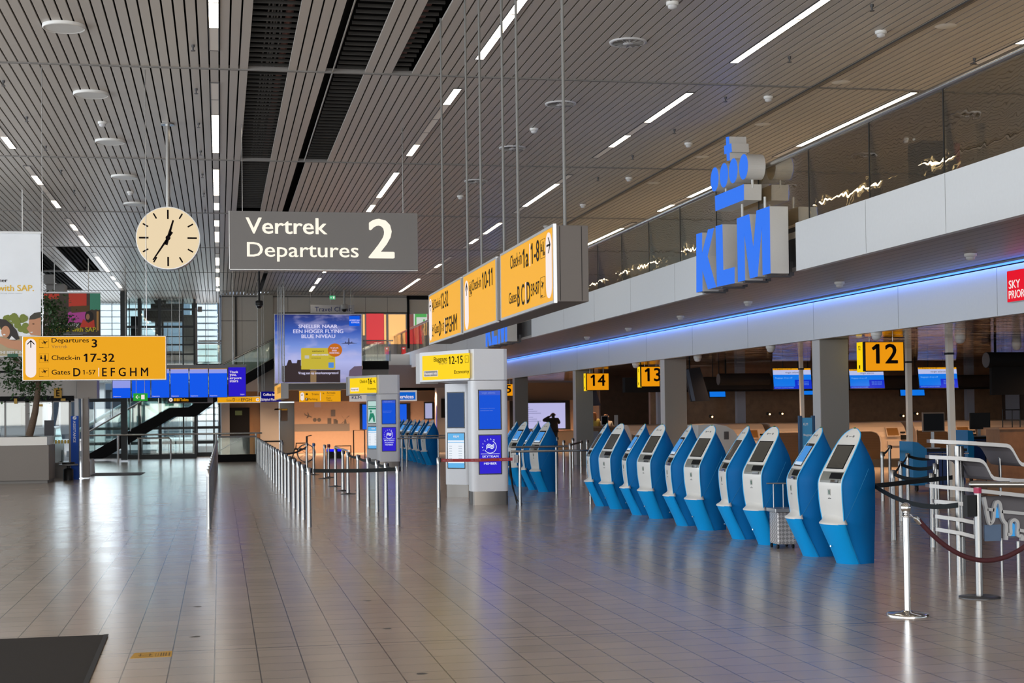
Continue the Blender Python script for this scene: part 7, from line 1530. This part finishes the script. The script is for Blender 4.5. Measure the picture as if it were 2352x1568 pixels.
k = MB(); put_text(k, f, 'Together', *f.R(-38, 639, 17, 650.5), .006, True); k.build('dark_words', INK, t); k = MB(); put_text(k, f, 'The world runs better with SAP.', *f.R(-210, 653, 78, 668.5), .006, True); k.build('yellow_words', mat('print_yellow', (.85, .52, .04), .6), t); k = MB(); put_text(k, f, 'together we help to bring clean water', *f.R(-60, 671.5, 52, 675.5), .006); k.build('small_words', mat('print_grey', (.45, .47, .5), .6), t); k = MB(); put_text(k, f, 'THE BEST RUN', *f.R(-2, 806, 52, 812.5), .018, True); k.build('white_words', WHITEP, t)
YN = 47.5; f = FY(YN); r = f.R(100, 673, 231, 775); t = thing('banner', 'smaller hanging banner with red and green cloths and yellow words best with SAP', 'banner', ((r[0]+r[1])/2, YN, r[3]))
b = MB(); b.slab(f, r[0], r[1], r[2]-.3, r[3], -.03, 0); b.build('sheet', mat('banner_dark', (.10, .07, .05), .6), t); b = MB(); b.slab(f, r[0]-.02, r[1]+.02, r[3], r[3]+.04, -.05, .02); b.build('top_bar', ALU, t)
for x in (125, 203): b = MB(); b.cyl((f.P(x, 660)[0], YN+.02, r[3]+.03), (f.P(x, 660)[0], YN+.02, ZC), .015, n=6); b.build('hanger', WHITE, t)
def cloth(nm, x0, x1, y0, y1, m):
    k = MB(); n = 5
    for i in range(n): xa, xb = x0+(x1-x0)*i/n, x0+(x1-x0)*(i+1)/n; k.plate(f, [f.P(*zl(xa, y0)), f.P(*zl(xb, y0)), f.P(*zl(xb, y1-10*((i+1) % 2))), f.P(*zl(xa, y1-10*(i % 2)))], .002, .005+.004*(i % 2))
    k.build(nm, m, t)
cloth('print_red_cloth', 530, 712, 390, 455, mat('print_scarlet', (.90, .075, .04), .6)); cloth('print_red_cloth', 825, 1040, 385, 545, MATS['print_scarlet']); cloth('print_green_cloth', 1080, 1205, 385, 585, mat('print_teal', (.09, .40, .25), .6)); cloth('print_pink_cloth', 815, 1030, 605, 740, mat('print_magenta', (.75, .10, .50), .6))
bpx(f, 'print_dress', [zl(960, 790), zl(1000, 690), zl(1060, 740), zl(1130, 700), zl(1140, 800)], MATS['print_scarlet'], t, .012); bpx(f, 'print_woman_hair', ellp(1070, 660, 50, 65), MATS['print_dark_hair'], t, .0125); bpx(f, 'print_woman_face', ellp(1055, 665, 22, 36), MATS['print_skin'], t, .014); bpx(f, 'print_post', [zl(1160, 600), zl(1185, 600), zl(1185, 830), zl(1160, 830)], mat('print_bamboo', (.7, .36, .1), .6), t, .012); bpx(f, 'print_straw_roof', [zl(850, 540), zl(1070, 530), zl(1075, 600), zl(860, 620)], mat('print_brown', (.16, .09, .03), .6), t, .010)
k = MB(); put_text(k, f, 'community', *f.R(104, 741, 182, 750.5), .016, True); k.build('white_words', WHITEP, t); k = MB(); put_text(k, f, 'runs best with SAP.', *f.R(105, 751, 223, 761.5), .016, True); k.build('yellow_words', mat('print_lemon', (.95, .80, .03), .6), t); k = MB(); [px_box(k, f, (122, 764+3*i, 200-10*i, 765+3*i), .013, .015) for i in range(2)]; k.build('small_words', mat('print_grey', (.45, .47, .5), .6), t)
t = thing('banner_edge_truss', 'slim perforated steel upright at the right edge of the tall banner', 'truss', on_y(97, 700, 33.4)); ORG[t.name] = Vector(t.location)
f = FY(33.4); b = MB(); r = f.R(96, 512, 98.5, 822); b.slab(f, r[0], r[1], r[2], ZC-.0, -.03, 0); b.build('upright', STEEL, t)

# ================================================================== people
def skin_mesh(nodes, sub=2):
    """one continuous surface grown round joints: name -> (position, radius, parent)"""
    ks = list(nodes); me = bpy.data.meshes.new('s'); me.from_pydata([nodes[k][0] for k in ks], [(ks.index(nodes[k][2]), ks.index(k)) for k in ks if nodes[k][2]], []); me.update()
    o = bpy.data.objects.new('s', me); COL.objects.link(o); m = o.modifiers.new('Skin', 'SKIN'); sl = me.skin_vertices[0].data
    for i, k in enumerate(ks): r = nodes[k][1]; sl[i].radius = (r if isinstance(r, tuple) else (r, r)); sl[i].use_root = (i == 0)
    s = o.modifiers.new('Sub', 'SUBSURF'); s.levels = sub; s.render_levels = sub
    bpy.context.view_layer.update(); out = bpy.data.meshes.new_from_object(o.evaluated_get(bpy.context.evaluated_depsgraph_get())); bpy.data.objects.remove(o)
    v = [tuple(p.co) for p in out.vertices]; fc = [tuple(p.vertices) for p in out.polygons]; bpy.data.meshes.remove(out); return v, fc
def skin_build(nm, nodes, m, parent, org, rot):
    v, fc = skin_mesh(nodes); c, s = math.cos(rot), math.sin(rot); b = MB(); b.add([(org[0]+x*c-y*s, org[1]+x*s+y*c, org[2]+z) for x, y, z in v], fc, True); return b.build(nm, m, parent)
def person(label, org, rot, top, hair, arms, lean=0.0, bun=False, bulk=1.2):
    t = thing('person', label, 'person', org); SK = mat('skin_tone', (.45, .26, .18), .5); V = Vector; h = V((0, -lean, 0))
    N = {'pelvis': (V((0, 0, .95)), (.15, .11), None), 'belly': (V((0, -.1*lean, 1.12)), (.14, .11), 'pelvis'), 'chest': (V((0, -.5*lean, 1.34)), (.17, .12), 'belly'), 'neck': (V((0, -.8*lean, 1.49)), .055, 'chest'), 'jaw': (V((0, -.02-lean, 1.56)), .07, 'neck'), 'skull': (V((0, -lean, 1.65)), .095, 'jaw'), 'crown': (V((0, .01-lean, 1.72)), .07, 'skull')}
    for s, nm in ((-1, 'L'), (1, 'R')):
        e, w = arms[nm]; N['sh'+nm] = (V((.19*s, -.6*lean, 1.42)), .062, 'chest'); N['el'+nm] = (V(e), .043, 'sh'+nm); N['wr'+nm] = (V(w), .032, 'el'+nm); d = (V(w)-V(e)).normalized(); N['ha'+nm] = (V(w)+d*.07, .035, 'wr'+nm)
        sd = d.orthogonal().normalized()
        for j in range(4): N['fi%s%d' % (nm, j)] = (V(w)+d*(.145+.012*(1.5-abs(j-1.5)))+sd*.018*(j-1.5), .009, 'ha'+nm)
        N['th'+nm] = (V(w)+d*.07+sd*.06, .011, 'wr'+nm)
        N['hip'+nm] = (V((.09*s, 0, .88)), .09, 'pelvis'); N['kn'+nm] = (V((.10*s, -.02, .48)), .06, 'hip'+nm); N['an'+nm] = (V((.10*s, .02, .09)), .042, 'kn'+nm); N['to'+nm] = (V((.11*s, -.14, .045)), .038, 'an'+nm)
    skin_build('body', N, SK, t, org, rot)
    G = lambda ks, k: {a: (N[a][0], tuple(x*k for x in (N[a][1] if isinstance(N[a][1], tuple) else (N[a][1],)*2)), N[a][2] if N[a][2] in ks else None) for a in ks}
    skin_build('top_garment', G(['belly', 'chest', 'shL', 'elL', 'wrL', 'shR', 'elR', 'wrR'], bulk) | {'hem': (V((0, 0, .95)), (.19, .14), 'belly')}, top, t, org, rot)
    skin_build('trousers', G(['pelvis', 'hipL', 'knL', 'anL', 'hipR', 'knR', 'anR'], 1.14), mat('trouser_navy', (.015, .018, .03), .8), t, org, rot)
    H = {'a': (V((0, .02-lean, 1.69)), .098, None), 'b': (V((0, .045-lean, 1.62)), .085, 'a')}
    if bun: H['c'] = (V((.0, .09-lean, 1.50)), .06, 'b'); H['d'] = (V((0, .10-lean, 1.40)), .035, 'c')
    skin_build('hair', H, hair, t, org, rot)
    b = MB(); c, s = math.cos(rot), math.sin(rot); W_ = lambda x, y, z: (org[0]+x*c-y*s, org[1]+x*s+y*c, org[2]+z)
    for sx in (-.033, .033): b.ball(W_(sx, -.088-lean, 1.635), .011, 6)
    b.build('eyes', INK, t); b = MB(); b.tube([W_(0, -.085-lean, 1.635), W_(0, -.115-lean, 1.60), W_(0, -.09-lean, 1.595)], .012, 6); b.build('nose', SK, t); b = MB(); b.tube([W_(-.028, -.083-lean, 1.56), W_(0, -.092-lean, 1.557), W_(.028, -.083-lean, 1.56)], .006, 5); b.build('mouth', mat('lip', (.25, .07, .06), .5), t)
    for sx in (-.095, .095):
        b = MB(); b.ball(W_(sx, .0-lean, 1.63), .024, 8, 1.4); b.build('ear', SK, t)
    return t
p = on_y(1364, 985, 51.6)
person('person with ginger ponytail in a yellow-green top behind the brown counter', (p.x, 51.6, 0), math.radians(200), mat('top_yellow', (.50, .46, .12), .8), mat('hair_ginger', (.35, .12, .03), .7), {'L': ((-.27, -.05, 1.16), (-.16, -.26, 1.10)), 'R': ((.27, -.05, 1.16), (.16, -.26, 1.10))}, 0, True)
p = on_y(1392, 985, 52.5)
person('person with dark hair hidden behind the small square monitor', (p.x, 52.5, -.09), math.radians(180), mat('top_white', (.5, .5, .5), .8), mat('hair_black', (.012, .01, .01), .7), {'L': ((-.26, -.02, 1.16), (-.18, -.24, 1.12)), 'R': ((.26, -.02, 1.16), (.18, -.24, 1.12))})
p = on_y(1271, 985, 61.5)
person('person in a dark jacket with raised arms before the wide white screen', (p.x, 61.5, -.02), math.radians(172), mat('jacket_dark', (.012, .010, .012), .8), mat('hair_dark', (.012, .01, .01), .7), {'L': ((-.27, -.14, 1.27), (-.10, -.24, 1.46)), 'R': ((.43, -.08, 1.40), (.13, -.20, 1.57))}, .07, True, 1.55)
